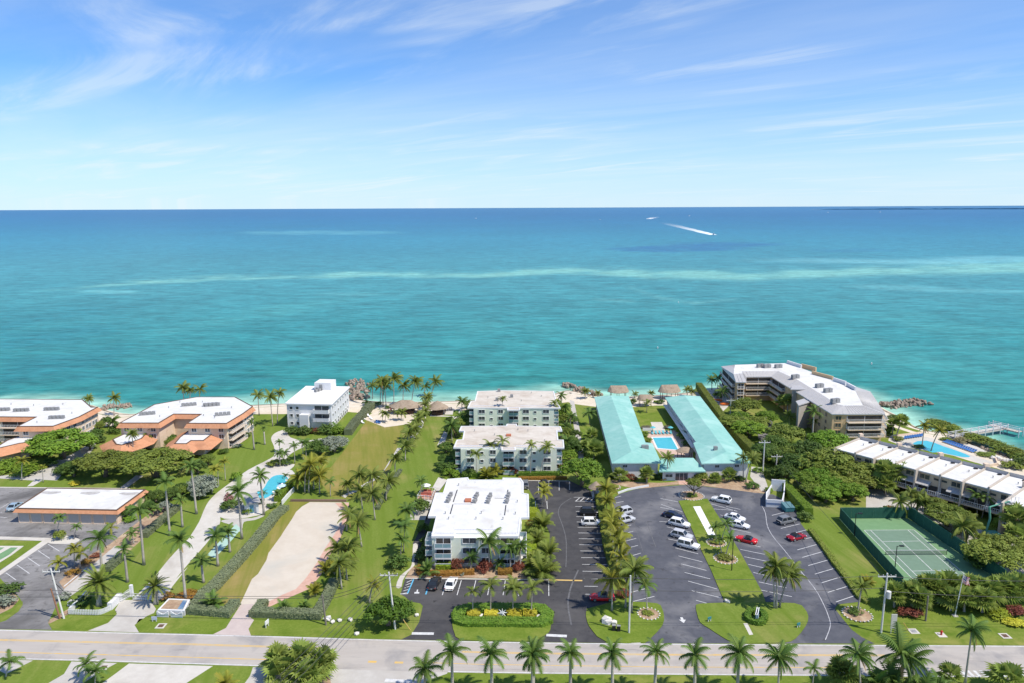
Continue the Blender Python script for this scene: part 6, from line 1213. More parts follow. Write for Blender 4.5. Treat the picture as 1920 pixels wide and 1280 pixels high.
# ================================================================ vehicles
CARGLASS = mat('car_glass', (.02, .025, .03), None, rough=.06, spec=.7)
TYRE = mat('tyre', (.018, .018, .018), None, rough=.9); RIM = mat('rim', (.45, .45, .46), None, rough=.3, metal=.6)
LAMP = mat('headlamp', (.75, .78, .80), None, rough=.15, spec=.6); TAILL = mat('tail_lamp', (.35, .02, .02), None, rough=.25)
CHROME = mat('licence_plate', (.7, .7, .68), None, rough=.5)
def paint(n, c): return mat('paint_'+n, c, None, rough=.22, spec=.6)
PAINT = {'white': paint('white', (.78, .78, .77)), 'black': paint('black', (.018, .018, .02)), 'silver': paint('silver', (.50, .51, .53)), 'grey': paint('grey', (.17, .175, .18)), 'red': paint('red', (.62, .015, .02)), 'darkred': paint('darkred', (.30, .012, .022)), 'navy': paint('navy', (.012, .018, .055)), 'blue': paint('iceblue', (.28, .38, .46))}
SOFT = mat('soft_top', (.015, .015, .017), None, rough=.9)
# x stations along the car: half width, sill height, shoulder height / cabin: x front base, front roof, rear roof, rear base, roof height
CARS = {
 'sedan': dict(L=4.7, W=1.82, st=((-2.35, .66, .34, .62), (-2.15, .86, .22, .84), (-1.3, .91, .20, .93), (0, .91, .20, .92), (1.15, .90, .20, .90), (1.95, .84, .22, .78), (2.35, .62, .34, .58)), cab=(1.05, .30, -.95, -1.75, 1.43)),
 'suv': dict(L=4.75, W=1.92, st=((-2.37, .74, .40, .95), (-2.2, .91, .30, 1.08), (-1.3, .96, .28, 1.08), (0, .96, .28, 1.06), (1.15, .95, .28, 1.04), (2.0, .90, .30, .95), (2.37, .68, .42, .72)), cab=(1.05, .35, -1.75, -2.2, 1.74)),
 'boxy': dict(L=4.6, W=1.86, st=((-2.3, .80, .42, 1.02), (-2.2, .91, .32, 1.10), (-1.3, .93, .32, 1.10), (0, .93, .32, 1.10), (1.1, .93, .32, 1.10), (2.1, .90, .34, 1.05), (2.3, .78, .44, .90)), cab=(.95, .55, -2.0, -2.22, 1.82)),
 'conv': dict(L=4.5, W=1.86, st=((-2.25, .66, .32, .66), (-2.05, .86, .20, .86), (-1.3, .92, .18, .92), (0, .92, .18, .86), (1.1, .91, .18, .86), (1.9, .84, .22, .74), (2.25, .60, .32, .56)), cab=(.75, .10, -.75, -1.35, 1.30))}
WHEELM = None
def wheel_meshes():
    global WHEELM
    if WHEELM is None:
        t = MB(); n = 14; R = .33
        prof = [(-.11, .22), (-.11, R-.03), (-.08, R), (.08, R), (.11, R-.03), (.11, .22)]
        for y, r in prof: t.v += [(r*math.cos(2*math.pi*i/n), y, r*math.sin(2*math.pi*i/n)) for i in range(n)]
        for k in range(len(prof)-1):
            for i in range(n): t.f.append((k*n+i, k*n+(i+1) % n, (k+1)*n+(i+1) % n, (k+1)*n+i)); t.m.append(0)
        r = MB(); r.tube([(0, -.10, 0), (0, .10, 0)], .22, 10)
        WHEELM = (t.mesh('tyre', TYRE, True), r.mesh('rim', RIM))
    return WHEELM
def car(label, kind, col, at, head, group='parked cars', top=None):
    k = CARS[kind]; root = empty('parked_car', Vector((at.x, at.y, .024)), label, 'car', group, head); pm = PAINT[col]
    b = MB(); st = k['st']; n = 8
    for x, hw, z0, z1 in st:
        ch = .16*(z1-z0)+.03
        b.v += [(x, -hw+.06, z0), (x, hw-.06, z0), (x, hw, z0+ch), (x, hw, z1-ch*1.1), (x, hw-.12, z1), (x, -hw+.12, z1), (x, -hw, z1-ch*1.1), (x, -hw, z0+ch)]
    for i in range(len(st)-1):
        for j in range(n): b.f.append((i*n+j, (i+1)*n+j, (i+1)*n+(j+1) % n, i*n+(j+1) % n)); b.m.append(0)
    b.f.append(tuple(reversed(range(n)))); b.m.append(0); b.f.append(tuple((len(st)-1)*n+j for j in range(n))); b.m.append(0)
    me = b.mesh('body', pm, True); link('body', me, root)
    xf, xr, xb, xe, zr = k['cab']; hw = k['W']/2-.05; zb = st[3][3]-.04; tw = hw*.80
    c = MB(); c.add([(xf, -hw, zb), (xf, hw, zb), (xe, hw, zb), (xe, -hw, zb), (xr, -tw, zr-.03), (xr, tw, zr-.03), (xb, tw, zr-.03), (xb, -tw, zr-.03), (xr-.15, -tw*.8, zr), (xr-.15, tw*.8, zr), (xb+.15, tw*.8, zr), (xb+.15, -tw*.8, zr)],
                      [(0, 1, 5, 4), (1, 2, 6, 5), (2, 3, 7, 6), (3, 0, 4, 7), (4, 5, 9, 8), (5, 6, 10, 9), (6, 7, 11, 10), (7, 4, 8, 11), (8, 9, 10, 11)])
    link('cabin', c.mesh('cabin', top or pm), root)
    def pane(name, q, inset=.10, out=.012):
        q = [Vector(p) for p in q]; cc = sum(q, Vector())/4; nn = (q[1]-q[0]).cross(q[3]-q[0]).normalized(); nn = nn if nn.dot(cc-Vector((0, 0, 1.0))) > 0 else -nn
        p = [cc+(a-cc)*(1-inset)+nn*out for a in q]; g = MB(); g.add(p, [(0, 1, 2, 3)]); link(name, g.mesh(name, CARGLASS), root)
    pane('windscreen', ((xf, -hw, zb), (xf, hw, zb), (xr, tw, zr-.03), (xr, -tw, zr-.03)), .12)
    pane('rear_window', ((xe, hw, zb), (xe, -hw, zb), (xb, -tw, zr-.03), (xb, tw, zr-.03)), .18)
    xm, xm2 = (xf+xe)/2, (xr+xb)/2
    for s in (-1, 1):
        pane('side_window', ((xf, s*hw, zb), (xm, s*hw, zb), (xm2, s*tw, zr-.03), (xr, s*tw, zr-.03)), .16); pane('side_window', ((xm, s*hw, zb), (xe, s*hw, zb), (xb, s*tw, zr-.03), (xm2, s*tw, zr-.03)), .16)
    ty, rm = wheel_meshes(); wx = k['L']*.30
    for sx in (-1, 1):
        for sy in (-1, 1):
            w = link('wheel', ty, root, (sx*wx, sy*(k['W']/2-.10), .33)); link('rim', rm, w, (0, sy*.015, 0))
    zf = (st[-2][2]+st[-2][3])/2+.08
    for sy in (-1, 1):
        m = MB(); m.box(st[-2][0]+.12, -.14, -.07, st[-1][0]-.06, .14, .07); link('headlight', m.mesh('headlight', LAMP), root, (0, sy*.60, zf))
        m = MB(); m.box(st[0][0]+.03, -.12, -.09, st[1][0]-.05, .12, .09); link('tail_light', m.mesh('tail_light', TAILL), root, (0, sy*.66, (st[1][2]+st[1][3])/2+.1))
    m = MB(); m.box(st[0][0]-.02, -.16, .5, st[0][0]+.02, .16, .62); link('licence_plate', m.mesh('licence_plate', CHROME), root)
    for sy in (-1, 1):
        m = MB(); m.box(xf-.35, -.09, 0, xf-.20, .09, .12); link('mirror', m.mesh('mirror', pm), root, (0, sy*(hw+.08), zb+.02))
    return root
def hd(t_, x0, y0, x1, y1):
    a, c = G(t_, x0, y0), G(t_, x1, y1); return math.atan2(c.y-a.y, c.x-a.x)
h_c = hd('c2', 880, 290, 960, 140)
car('black sedan beside the blue disabled bay line', 'sedan', 'black', G('c2', 935, 195), h_c)
car('white sedan parked next to the black sedan', 'sedan', 'white', G('c2', 1100, 200), h_c)
h1 = hd('b3', 790, 811, 1045, 812)
car('black SUV parked against the palm row', 'suv', 'black', G('b3', 885, 445), h1); car('white SUV parked against the palm row', 'suv', 'white', G('b3', 905, 550), h1)
car('red convertible half hidden under the yellow palm', 'conv', 'red', G('c3', 1005, 335), math.pi+h1, top=SOFT)
car('dark car behind the bed palms at the head of the dark lot', 'sedan', 'black', G('b3', 430, 150), math.pi/2); car('dark car tucked beside nearest mint building', 'suv', 'grey', G('b3', 238, 165), math.pi/2)
h2 = hd('b3', 1240, 712, 1348, 685)
car('silver van behind the palm row, farther one', 'suv', 'silver', G('b3', 1215, 445), h2+math.pi); car('silver van behind the palm row, nearer one', 'suv', 'silver', G('b3', 1240, 520), h2)
h3 = hd('b4', 170, 860, 410, 920)
car('dark blue sedan beside the grass median', 'sedan', 'navy', G('b4', 112, 475), h3); car('white SUV nosed to the grass median beside the blue sedan', 'suv', 'white', G('b4', 180, 560), h3)
car('silver SUV nosed to the grass median', 'suv', 'silver', G('b4', 205, 680), h3); car('boxy white SUV last in the line along the median', 'boxy', 'white', G('b4', 270, 778), h3)
h4 = hd('b4', 800, 725, 990, 770)
car('white SUV standing alone near the motel lobby', 'suv', 'white', G('b4', 600, 322), h4+math.pi); car('white sedan on the right side of the median, farther one', 'sedan', 'white', G('b4', 735, 498), h4); car('white sedan on the right side of the median, nearer one', 'sedan', 'white', G('b4', 775, 570), h4)
car('bright red convertible with black soft top by the median', 'conv', 'red', G('b4', 850, 718), h4+math.pi, top=SOFT)
h5 = hd('b4', 1300, 722, 1500, 675)
car('grey SUV parked before the hedge beside the enclosure', 'suv', 'grey', G('b4', 1250, 530), h5); car('dark red convertible with black soft top on the right', 'conv', 'darkred', G('b4', 1352, 690), h5, top=SOFT)
car('ice blue car beside the garage at left', 'sedan', 'blue', G('b0', 150, 385), hd('b0', 70, 420, 230, 310))
# ================================================================ enclosure, dumpster, boom lift
q = W('b4 1048,368 1205,378 1222,300 1228,215 1100,205 1048,290', 0); root = empty('walled_enclosure', base_of(q), 'white walled service enclosure with tall back wall by the hedge', 'enclosure')
for i, (a, c, z1) in enumerate(((q[0], q[1], 1.9), (q[1], q[2], 1.9), (q[2], q[3], 2.4), (q[3], q[4], 3.0), (q[4], q[5], 1.6), (q[5], q[0], 1.9))):
    b = MB(); b.obox(a, c, .25, 0, z1-.01*i, ext=.1 if i % 2 else 0); b.build('wall', WHITEW, root)
d = (q[1]-q[0]).normalized(); n_ = Vector((d.y, -d.x, 0))
for k in range(7):
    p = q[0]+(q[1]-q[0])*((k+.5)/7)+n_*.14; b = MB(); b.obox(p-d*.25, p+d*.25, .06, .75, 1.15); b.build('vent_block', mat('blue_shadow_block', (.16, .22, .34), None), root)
c = G('b4', 1262, 405); root = empty('dumpster', c, 'teal metal dumpster between enclosure and grey car', 'dumpster', None, .12)
TEALM = mat('teal_steel', (.05, .22, .24), (.08, .28, .29), 1.5, .6, spec=.4)
b = MB(); b.add([(-1.0, -1.1, .15), (1.0, -1.1, .15), (1.0, 1.1, .15), (-1.0, 1.1, .15), (-1.1, -1.3, 1.2), (1.1, -1.3, 1.2), (1.1, 1.2, 1.6), (-1.1, 1.2, 1.6)], [(3, 2, 1, 0), (0, 1, 5, 4), (1, 2, 6, 5), (2, 3, 7, 6), (3, 0, 4, 7)]); link('body', b.mesh('body', TEALM), root)
for s in (-1, 1):
    b = MB(); b.add([(s*.06, -1.35, 1.23), (s*1.12, -1.35, 1.23), (s*1.12, 1.25, 1.66), (s*.06, 1.25, 1.66)], [(0, 1, 2, 3)]); link('lid', b.mesh('lid', mat('dumpster_lid', (.10, .20, .22), None, rough=.6)), root)
    for y in (-.8, .8): b = MB(); b.tube([(s*.9-.05, y, .1), (s*.9+.05, y, .1)], .1, 8); link('wheel', b.mesh('wheel', TYRE), root)
LIFTG = mat('lift_green', (.10, .33, .24), (.14, .38, .28), 2, .5)
c = G('b5', 1590, 690); root = empty('boom_lift', c, 'green boom lift reaching up beside the townhouses', 'boom lift')
b = MB(); b.box(c.x-1.4, c.y-1.0, .45, c.x+1.4, c.y+1.0, 1.5); b.build('chassis', LIFTG, root)
for sx in (-1, 1):
    for sy in (-1, 1): b = MB(); b.tube([(c.x+sx*1.0, c.y+sy*1.0-.15, .42), (c.x+sx*1.0, c.y+sy*1.0+.15, .42)], .42, 12); b.build('wheel', TYRE, root)
p1 = Vector((c.x-1.0, c.y+.4, 1.5)); p2 = p1+Vector((.9, .5, 2.7)); p3 = p2+Vector((-.3, .2, 2.6)); p4 = p3+Vector((4.6, .6, 1.0))
for a, e, r in ((p1, p2, .22), (p2, p3, .20), (p3, p4, .15)): b = MB(); b.tube([a, e], r, 6); b.build('boom', LIFTG, root)
b = MB(); b.box(p4.x-.1, p4.y-.5, p4.z-.1, p4.x+1.6, p4.y+.5, p4.z); 
for x in (-.1, .75, 1.55):
    for y in (-.5, .45): b.box(p4.x+x, p4.y+y, p4.z, p4.x+x+.05, p4.y+y+.05, p4.z+1.1)
for y in (-.5, .45): b.box(p4.x-.1, p4.y+y, p4.z+1.05, p4.x+1.6, p4.y+y+.05, p4.z+1.1)
b.build('basket', POLEM, root)
# ================================================================ tennis court furniture
def fence_line(root, a, c, h, panel=2.6, gap=.0, m=SCREEN):
    a = Vector((a.x, a.y, 0)); c = Vector((c.x, c.y, 0)); n = max(1, round((c-a).length/panel))
    for i in range(n):
        p, q = a.lerp(c, i/n), a.lerp(c, (i+1)/n); d = (q-p).normalized()
        b = MB(); b.obox(p+d*.06, q-d*.06, .03, .08, h-.1); b.build('screen_panel', m, root)
    for i in range(n+1):
        p = a.lerp(c, i/n); b = MB(); b.tube([(p.x, p.y, 0), (p.x, p.y, h)], .045, 6); b.build('post', mat('green_post', (.05, .16, .12), None), root)
    b = MB(); b.obox(a, c, .06, h-.05, h+.01); b.build('top_rail', MT['green_post'], root)
for lab, s in (('left green windscreen fence of the tennis court', 'b5 75,488 700,1200'), ('far green windscreen fence of the tennis court', 'b5 80,486 735,483'), ('right green windscreen fence of the tennis court', 'b5 760,483 1730,1150')):
    q = W(s, 0); root = empty('court_fence', base_of(q), lab, 'fence', 'tennis court fences'); fence_line(root, q[0], q[1], 2.7 if 'right' not in lab else 3.0)
q = W('b5 535,850 1145,848', 0); root = empty('tennis_net', base_of(q), 'tennis net stretched across the green court', 'net')
for p in q: b = MB(); b.tube([(p.x, p.y, 0), (p.x, p.y, 1.1)], .05, 8); b.build('post', BLACKM, root)
b = MB(); d = (q[1]-q[0]).normalized()
n = int((q[1]-q[0]).length/.16)
for i in range(n+1): p = q[0]+(q[1]-q[0])*(i/n); b.box(p.x-.012, p.y-.012, .08, p.x+.012, p.y+.012, .98)
for z_ in [.1+.14*k for k in range(7)]: b.obox(q[0], q[1], .02, z_-.012, z_+.012)
o = b.build('netting', mat('net_black', (.05, .055, .05), None), root); o['kind'] = 'stuff'
b = MB(); b.obox(q[0], q[1], .05, .99, 1.07); b.build('headband', TRIM, root)
def lamp_post(label, base, h, arm=.9, m=BLACKM, ang=0.0):
    root = empty('lamp_post', Vector((base.x, base.y, 0)), label, 'lamp post', 'lamp posts')
    b = MB(); b.tube([(base.x, base.y, 0), (base.x, base.y, h)], [.10, .07], 8); b.build('pole', m, root)
    e = Vector((math.cos(ang), math.sin(ang), 0))*arm; b = MB(); b.tube([(base.x, base.y, h-.1), (base.x+e.x, base.y+e.y, h)], .05, 6); b.build('arm', m, root)
    b = MB(); b.box(base.x+e.x-.4, base.y+e.y-.2, h-.08, base.x+e.x+.4, base.y+e.y+.2, h+.1); b.build('lamp_head', m, root); return root
lamp_post('dark floodlight post at the near left of the tennis court', G('b5', 620, 1075), 6.5); lamp_post('dark floodlight post at the far left of the tennis court', G('b5', 222, 660), 5.2)
root = lamp_post('dark pole standing on the grass median', G('b4', 703, 1010), 6.6, .5)
# flagpole with flag
base = G('c5', 1228, 500); h = height_at(base, 1060+.1875*75); root = empty('flagpole', base, 'white flagpole with a striped flag on the right lawn', 'flagpole')
b = MB(); b.tube([(base.x, base.y, 0), (base.x+.7, base.y, h)], [.09, .05], 8); b.build('pole', TRIM, root); b = MB(); b.box(base.x-.4, base.y-.4, 0, base.x+.4, base.y+.4, .15); b.build('footing', CONC2, root)
fl_ = empty('flag', Vector((base.x+.7, base.y, h-.2)), 'red white and blue striped flag drooping from the white pole', 'flag')
FR, FWt, FB = mat('flag_red', (.55, .03, .05), None, rough=.8, transl=.25), mat('flag_white', (.78, .78, .76), None, rough=.8, transl=.25), mat('flag_blue', (.03, .05, .22), None, rough=.8, transl=.25)
def fpt(u, v): return (u*1.25+.10*math.sin(6*v+u*3), .22*math.sin(u*7+v*2), -v*1.5-u*u*1.0-.25*math.sin(u*5))
for mname, mm, sel in (('red_stripes', FR, lambda i, j: j % 2 == 0 and not (i < 5 and j < 7)), ('white_stripes', FWt, lambda i, j: j % 2 == 1 and not (i < 5 and j < 7)), ('canton', FB, lambda i, j: i < 5 and j < 7)):
    b = MB()
    for i in range(12):
        for j in range(13):
            if sel(i, j): b.add([fpt(i/12, j/13), fpt((i+1)/12, j/13), fpt((i+1)/12, (j+1)/13), fpt(i/12, (j+1)/13)], [(0, 1, 2, 3)])
    link(mname, b.mesh(mname, mm, True), fl_)
st = MB()
for i in range(4):
    for j in range(5):
        x, y, z_ = fpt((i+.6)/12, (j+.9)/13); st.box(x-.03, y-.05, z_-.03, x+.03, y-.02, z_+.03)
o = link('stars', st.mesh('stars', FWt), fl_); o['kind'] = 'stuff'
# ================================================================ utility poles and wires
WIREM = mat('wire', (.05, .05, .05), None, rough=.6)
TOPS = {}
def upole(key, label, base, topy, m, lean=0.0, arms=1, r=.17, trafo=False, tilt=0.0):
    base = Vector((base.x, base.y, 0)); h = height_at(base, topy); root = empty('utility_pole', base, label, 'utility pole', 'utility poles'); T = Vector((base.x+lean, base.y, h))
    b = MB(); b.tube([tuple(base-Vector((0, 0, .05))), tuple(T)], [r, r*.72], 10); b.build('pole', m, root)
    for k in range(arms):
        z_ = h-.6-1.1*k; e = Vector((1.5, .25*tilt, 0)); b = MB(); b.obox(Vector((T.x-e.x, T.y-e.y, 0)), Vector((T.x+e.x, T.y+e.y, 0)), .14, z_-.08, z_+.08); b.build('crossarm', m, root)
        for u in (-1, -.45, .45, 1): b = MB(); b.tube([(T.x+e.x*u*.95, T.y+e.y*u, z_+.08), (T.x+e.x*u*.95, T.y+e.y*u, z_+.36)], .06, 6); b.build('insulator', mat('insulator', (.55, .55, .53), None), root)
    if trafo:
        b = MB(); b.tube([(T.x+.5, T.y-.1, h-4.4), (T.x+.5, T.y-.1, h-3.2)], .36, 12); b.build('transformer', POLEM, root)
    TOPS[key] = T; return root
upole('a', 'pale concrete utility pole at the left lot entrance', G('c0', 640, 525), 1060+.1875*25, POLEM, -1.2, 1)
upole('b', 'brown wooden utility pole beside the pale pole at left', G('c0', 600, 528), 1060+.1875*225, mat('brown_pole', (.24, .12, .075), (.30, .16, .10), 2, .9), -.9, 0)
upole('c', 'short weathered utility pole by the sage hedge corner', G('c1', 1500, 590), 1060+.1875*290, mat('weathered_pole', (.20, .18, .15), None), -.35, 0)
upole('d', 'tall pale utility pole behind the roadside dark tree', G('c2', 540, 632), 1060+.1875*60, POLEM, -.75, 1)
upole('e', 'tall pale utility pole on the lawn between the lots', G('c3', 1276, 672), 1060+.1875*95, POLEM, 0, 0)
upole('f', 'concrete utility pole with transformer on the right lawn', G('c5', 490, 668), 1060+.1875*72, POLEM, .1, 1, trafo=True)
upole('g', 'short dark utility pole on the far right lawn', G('c5', 935, 550), 1060+.1875*300, mat('weathered_pole', (.20, .18, .15), None), 0, 0)
upole('h', 'pale utility pole by the motel side walk', G('a4', 522, 1075), 660+.211*780, POLEM, 0, 1); upole('i', 'pale utility pole near the orange kayak rack', G('a4', 232, 560), 660+.211*410, POLEM, 0, 1); upole('j', 'pale utility pole among trees by the service road', G('a4', 640, 1050), 660+.211*905, POLEM, 0, 1)
def wire(label, a, c, sag, r=.04):
    a = Vector(a); c = Vector(c); root_o = (a+c)/2; b = MB(); n = 18
    b.tube([tuple(a.lerp(c, i/n)-Vector((0, 0, 4*sag*(i/n)*(1-i/n)))) for i in range(n+1)], r, 4)
    o = b.build('power_line', WIREM); tag(o, label, 'power line', 'power lines'); return o
sp_ = [('b', 'c', 'brown pole and the hedge corner pole'), ('c', 'd', 'hedge corner pole and the dark tree pole'), ('d', 'e', 'dark tree pole and the pole between lots'), ('e', 'f', 'pole between lots and the transformer pole')]
for a, c, w in sp_:
    for k, (dz, nm) in enumerate(((-.4 if a not in 'b' else -.3, 'upper'), (-2.6 if a in 'def' and c in 'def' else -1.0, 'lower'))):
        wire(f'{nm} power line between the {w}', TOPS[a]+Vector((0, 0, dz)), TOPS[c]+Vector((0, 0, dz if c not in 'c' else dz*.5)), .5)
far_ = TOPS['f']+Vector((46, -1, -.5)); wire('upper power line running right from the transformer pole', TOPS['f']+Vector((0, 0, -.6)), far_, .7); wire('lower power line running right from the transformer pole', TOPS['f']+Vector((0, 0, -3.2)), far_-Vector((0, 0, 3)), .8)
lf = TOPS['b']+Vector((-60, 3, .5)); wire('upper power line leaving the picture at left', TOPS['b']+Vector((0, 0, -.3)), lf, .6); wire('lower power line leaving the picture at left', TOPS['b']+Vector((0, 0, -1.6)), lf-Vector((0, 0, 1.5)), .6)
for k in range(4): wire(f'{ORD[k]} from left of four power lines crossing the road at the junction', TOPS['d']+Vector((-1.4+.9*k, 0, -.3)), TOPS['d']+Vector((-16+1.0*k, -44, .6)), 1.0)
for k, (x0, y0) in enumerate(((1120, 95), (1320, 350))): pass
wire('power line running diagonally over the court lawn', TOPS['j']+Vector((0, 0, -.5)), TOPS['f']+Vector((0, 0, -1.2)), .8); wire('power line running along the tall motel hedge', TOPS['i']+Vector((0, 0, -.5)), TOPS['h']+Vector((0, 0, -.5)), .6)
# guy wire at the left poles, yellow guards
for lab, t_, p0, p1, m in (('thin guy wire of the left poles', 'c0', (755, 365), None, WIREM),):
    a = G(t_, *p0); b = MB(); b.tube([tuple(a), tuple(TOPS['a']-Vector((0, 0, 2.2)))], .05, 5); o = b.build('guy_wire', m); tag(o, lab, 'guy wire')
for lab, a, c in (('yellow guy guard right of the roadside dark tree', G('c2', 690, 640), (615, 530)), ('yellow guy guard on the right lawn', G('c5', 765, 640), (718, 570))):
    t_ = 'c2' if 'tree' in lab else 'c5'; e = P(TL[t_][0]+.1875*c[0], TL[t_][1]+.1875*c[1], 2.2); b = MB(); b.tube([tuple(a), tuple(e)], .06, 6); o = b.build('guy_guard', YELLOWP); tag(o, lab, 'guy guard', 'guy guards')
# ================================================================ rocks
def rock_mesh(seed):
    bm = bmesh.new(); bmesh.ops.create_icosphere(bm, subdivisions=1, radius=1.0); rng = random.Random(seed)
    for v in bm.verts: v.co *= rng.uniform(.72, 1.15)
    me = bpy.data.meshes.new('boulder'); bm.to_mesh(me); bm.free(); me.materials.append(ROCKM); return me
ROCKS = [rock_mesh(i) for i in range(6)]; RR = random.Random(21)
def rocks(label, line, width, n, size, zt=.8, m=None, name='rock_groyne'):
    pts = [Vector((q.x, q.y, 0)) for q in line]; c = base_of(pts); root = empty(name, c, label, 'rocks', 'rock groynes')
    L = [(b_-a).length for a, b_ in zip(pts, pts[1:])]; tot = sum(L)
    for i in range(n):
        s = RR.uniform(0, tot); k = 0
        while k < len(L)-1 and s > L[k]: s -= L[k]; k += 1
        d = (pts[k+1]-pts[k]).normalized(); nn = Vector((-d.y, d.x, 0)); w = RR.triangular(-1, 1, 0); q = pts[k]+d*s+nn*w*width/2
        sc = size*RR.uniform(.55, 1.3); z_ = zt*(1-abs(w))*RR.uniform(.5, 1.1)-.35
        link('boulder', ROCKS[RR.randrange(6)], root, (q.x-c.x, q.y-c.y, z_), (RR.uniform(0, 6), RR.uniform(0, 6), RR.uniform(0, 6)), (sc, sc*RR.uniform(.7, 1), sc*RR.uniform(.55, .8)), m)
rocks('rock groyne beside the white block and beach palms', W('e0 1210,390 1200,280 1180,110', 0), 11, 150, .85, 1.6)
rocks('rock groyne at right of the farthest mint building', W('a3 40,140 150,180 330,240', 0), 7, 120, .8, 1.3)
rocks('low dark rocks by the leftmost beach palms', W('a0 930,330 1020,345 1150,320', 0), 8, 90, .65, .5)
rocks('rock groyne curving into the cove at right', W('a5 640,330 760,320 880,300 960,300 1040,320', 0), 7, 150, .85, 1.4)
rocks('pale rock revetment at right edge behind the townhouses', W('a5 1630,800 1720,830 1850,840 1960,850', 0), 5, 90, .7, .9, PALEROCK)
rocks('rubble line behind the right mangrove hedge', W('a5 1480,690 1640,740 1780,790', 0), 2.5, 60, .5, .4)
def boulder(lab, at, s, m=PALEROCK): o = link('boulder', ROCKS[RR.randrange(6)], None, (at.x, at.y, s*.3+.12), (0, 0, RR.uniform(0, 6)), (s, s*.85, s*.7), m); tag(o, lab, 'boulder', 'lawn boulders')
for lab, t_, x, y, s in (('large white boulder on the grass between lot entrances', 'c3', 1055, 570, 1.15), ('smaller white boulder touching the large one', 'c3', 1125, 580, .75), ('first pale boulder from the left beside the hedge corner pole', 'c1', 1515, 545, .8), ('second pale boulder from the left along the roadside grass', 'c1', 1570, 570, .5), ('third pale boulder from the left along the roadside grass', 'c1', 1635, 555, .5), ('fourth pale boulder from the left along the roadside grass', 'c1', 1742, 548, .55), ('pale boulder at the road edge under the dark tree', 'c2', 155, 688, .45), ('pale boulder by the driveway edge right of the dark tree', 'c2', 755, 500, .45), ('white boulder at the median tip on the oval island', 'c4', 660, 365, .6), ('white boulder at the right end of the flower island', 'c3', 375, 520, .6), ('tan boulder between the flower blocks', 'c2', 1395, 510, .5), ('pale boulder beside the leaning pole shrub', 'c0', 720, 390, .9)): boulder(lab, G(t_, x, y), s)
# stone rings round the planted palms
for lab, t_, x, y, r in (('stone ring bed by the road between the lots', 'c3', 1472, 485, 1.9), ('stone ring bed right of the lot exit', 'c5', 250, 490, 2.4), ('upper stone ring bed on the median', 'b4', 548, 735, 2.0), ('lower stone ring bed on the median', 'b4', 640, 895, 2.3), ('stone ring bed before the motel lobby', 'b4', 300, 262, 3.0), ('stone ring in the grass by the curved kerb', 'b3', 1130, 178, 1.5)):
    c = G(t_, x, y); root = empty('planter_ring', Vector((c.x, c.y, .12)), lab, 'planter', 'stone rings'); n = int(r*9)
    for i in range(n):
        t0 = 2*math.pi*i/n; s = .3; link('stone', ROCKS[i % 6], root, (r*math.cos(t0), r*math.sin(t0), .06), (0, 0, t0), (.2, .17, .16), PALEROCK)
    b = MB(); b.add([((r-.1)*math.cos(2*math.pi*i/20), (r-.1)*math.sin(2*math.pi*i/20), .02) for i in range(20)], [tuple(range(20))]); link('soil', b.mesh('soil', MULCH), root)
# ================================================================ pier
WZ_ = 1.3
def pier_seg(root, a, c, w):
    d = (c-a).normalized(); n_ = Vector((-d.y, d.x, 0)); L = (c-a).length; k = int(L/1.0)
    for i in range(k):
        p = a+d*(L*(i+.5)/k); b = MB(); b.obox(p-n_*w/2, p+n_*w/2, L/k-.08, WZ_-.08, WZ_+.003*(i % 3)); b.build('plank', WOOD, root)
    for s in (-1, 1):
        e = n_*(w/2)*s; b = MB(); b.obox(a+e, c+e, .12, WZ_+.9, WZ_+1.0); b.build('rail', TRIM, root); b = MB(); b.obox(a+e, c+e, .08, WZ_+.45, WZ_+.53); b.build('rail', TRIM, root); b = MB(); b.obox(a+e*.98, c+e*.98, .2, WZ_-.4, WZ_-.1); b.build('beam', WOOD, root)
        m = max(2, int(L/3.0))
        for i in range(m+1): p = a+d*(L*i/m)+e*1.03; b = MB(); b.tube([(p.x, p.y, -3), (p.x, p.y, WZ_+1.15)], .14, 7); b.build('piling', TRIM, root)
p0, p1 = G('a5', 1250, 600, WZ_), G('a5', 1720, 520, WZ_); t0, t1 = G('a5', 1600, 495, WZ_), G('a5', 1870, 560, WZ_)
for q in (p0, p1, t0, t1): q.z = 0
root = empty('pier', p0, 'white railed wooden T-shaped pier over the water', 'pier'); pier_seg(root, p0, p1, 2.2); pier_seg(root, t0, t1, 2.4)
# ================================================================ loungers, umbrellas, sign, gate, small things
LBLUE = mat('lounger_blue', (.05, .16, .42), None, rough=.7); LTEAL = mat('lounger_teal', (.10, .42, .48), None, rough=.7); LWHITE = mat('lounger_frame', (.78, .78, .78), None, rough=.6)
def lounger(label, at, ang, m, group):
    root = empty('sun_lounger', Vector((at.x, at.y, .03)), label, 'sun lounger', group, ang)
    b = MB(); b.box(-.3, -.9, .28, .3, .35, .36); link('seat', b.mesh('seat', m), root)
    b = MB(); b.add([(-.3, .36, .30), (.3, .36, .30), (.3, .95, .75), (-.3, .95, .75), (-.3, .36, .37), (.3, .36, .37), (.3, .93, .82), (-.3, .93, .82)], [(3, 2, 1, 0), (4, 5, 6, 7), (0, 1, 5, 4), (2, 3, 7, 6), (1, 2, 6, 5), (3, 0, 4, 7)]); link('backrest', b.mesh('backrest', m), root)
    for x in (-.27, .27):
        for y in (-.8, .3): b = MB(); b.box(x-.03, y-.03, -.02, x+.03, y+.03, .28); link('leg', b.mesh('leg', LWHITE), root)
a, c = G('a5', 1195, 655), G('a5', 1450, 745); an = math.atan2(c.y-a.y, c.x-a.x)
for i in range(14): lounger(f'{ORD[i]} blue lounger from the left in the row right of the pool', a.lerp(c, i/13), an, LBLUE, 'blue loungers right of the pool')
a, c = G('a5', 835, 625), G('a5', 985, 603)
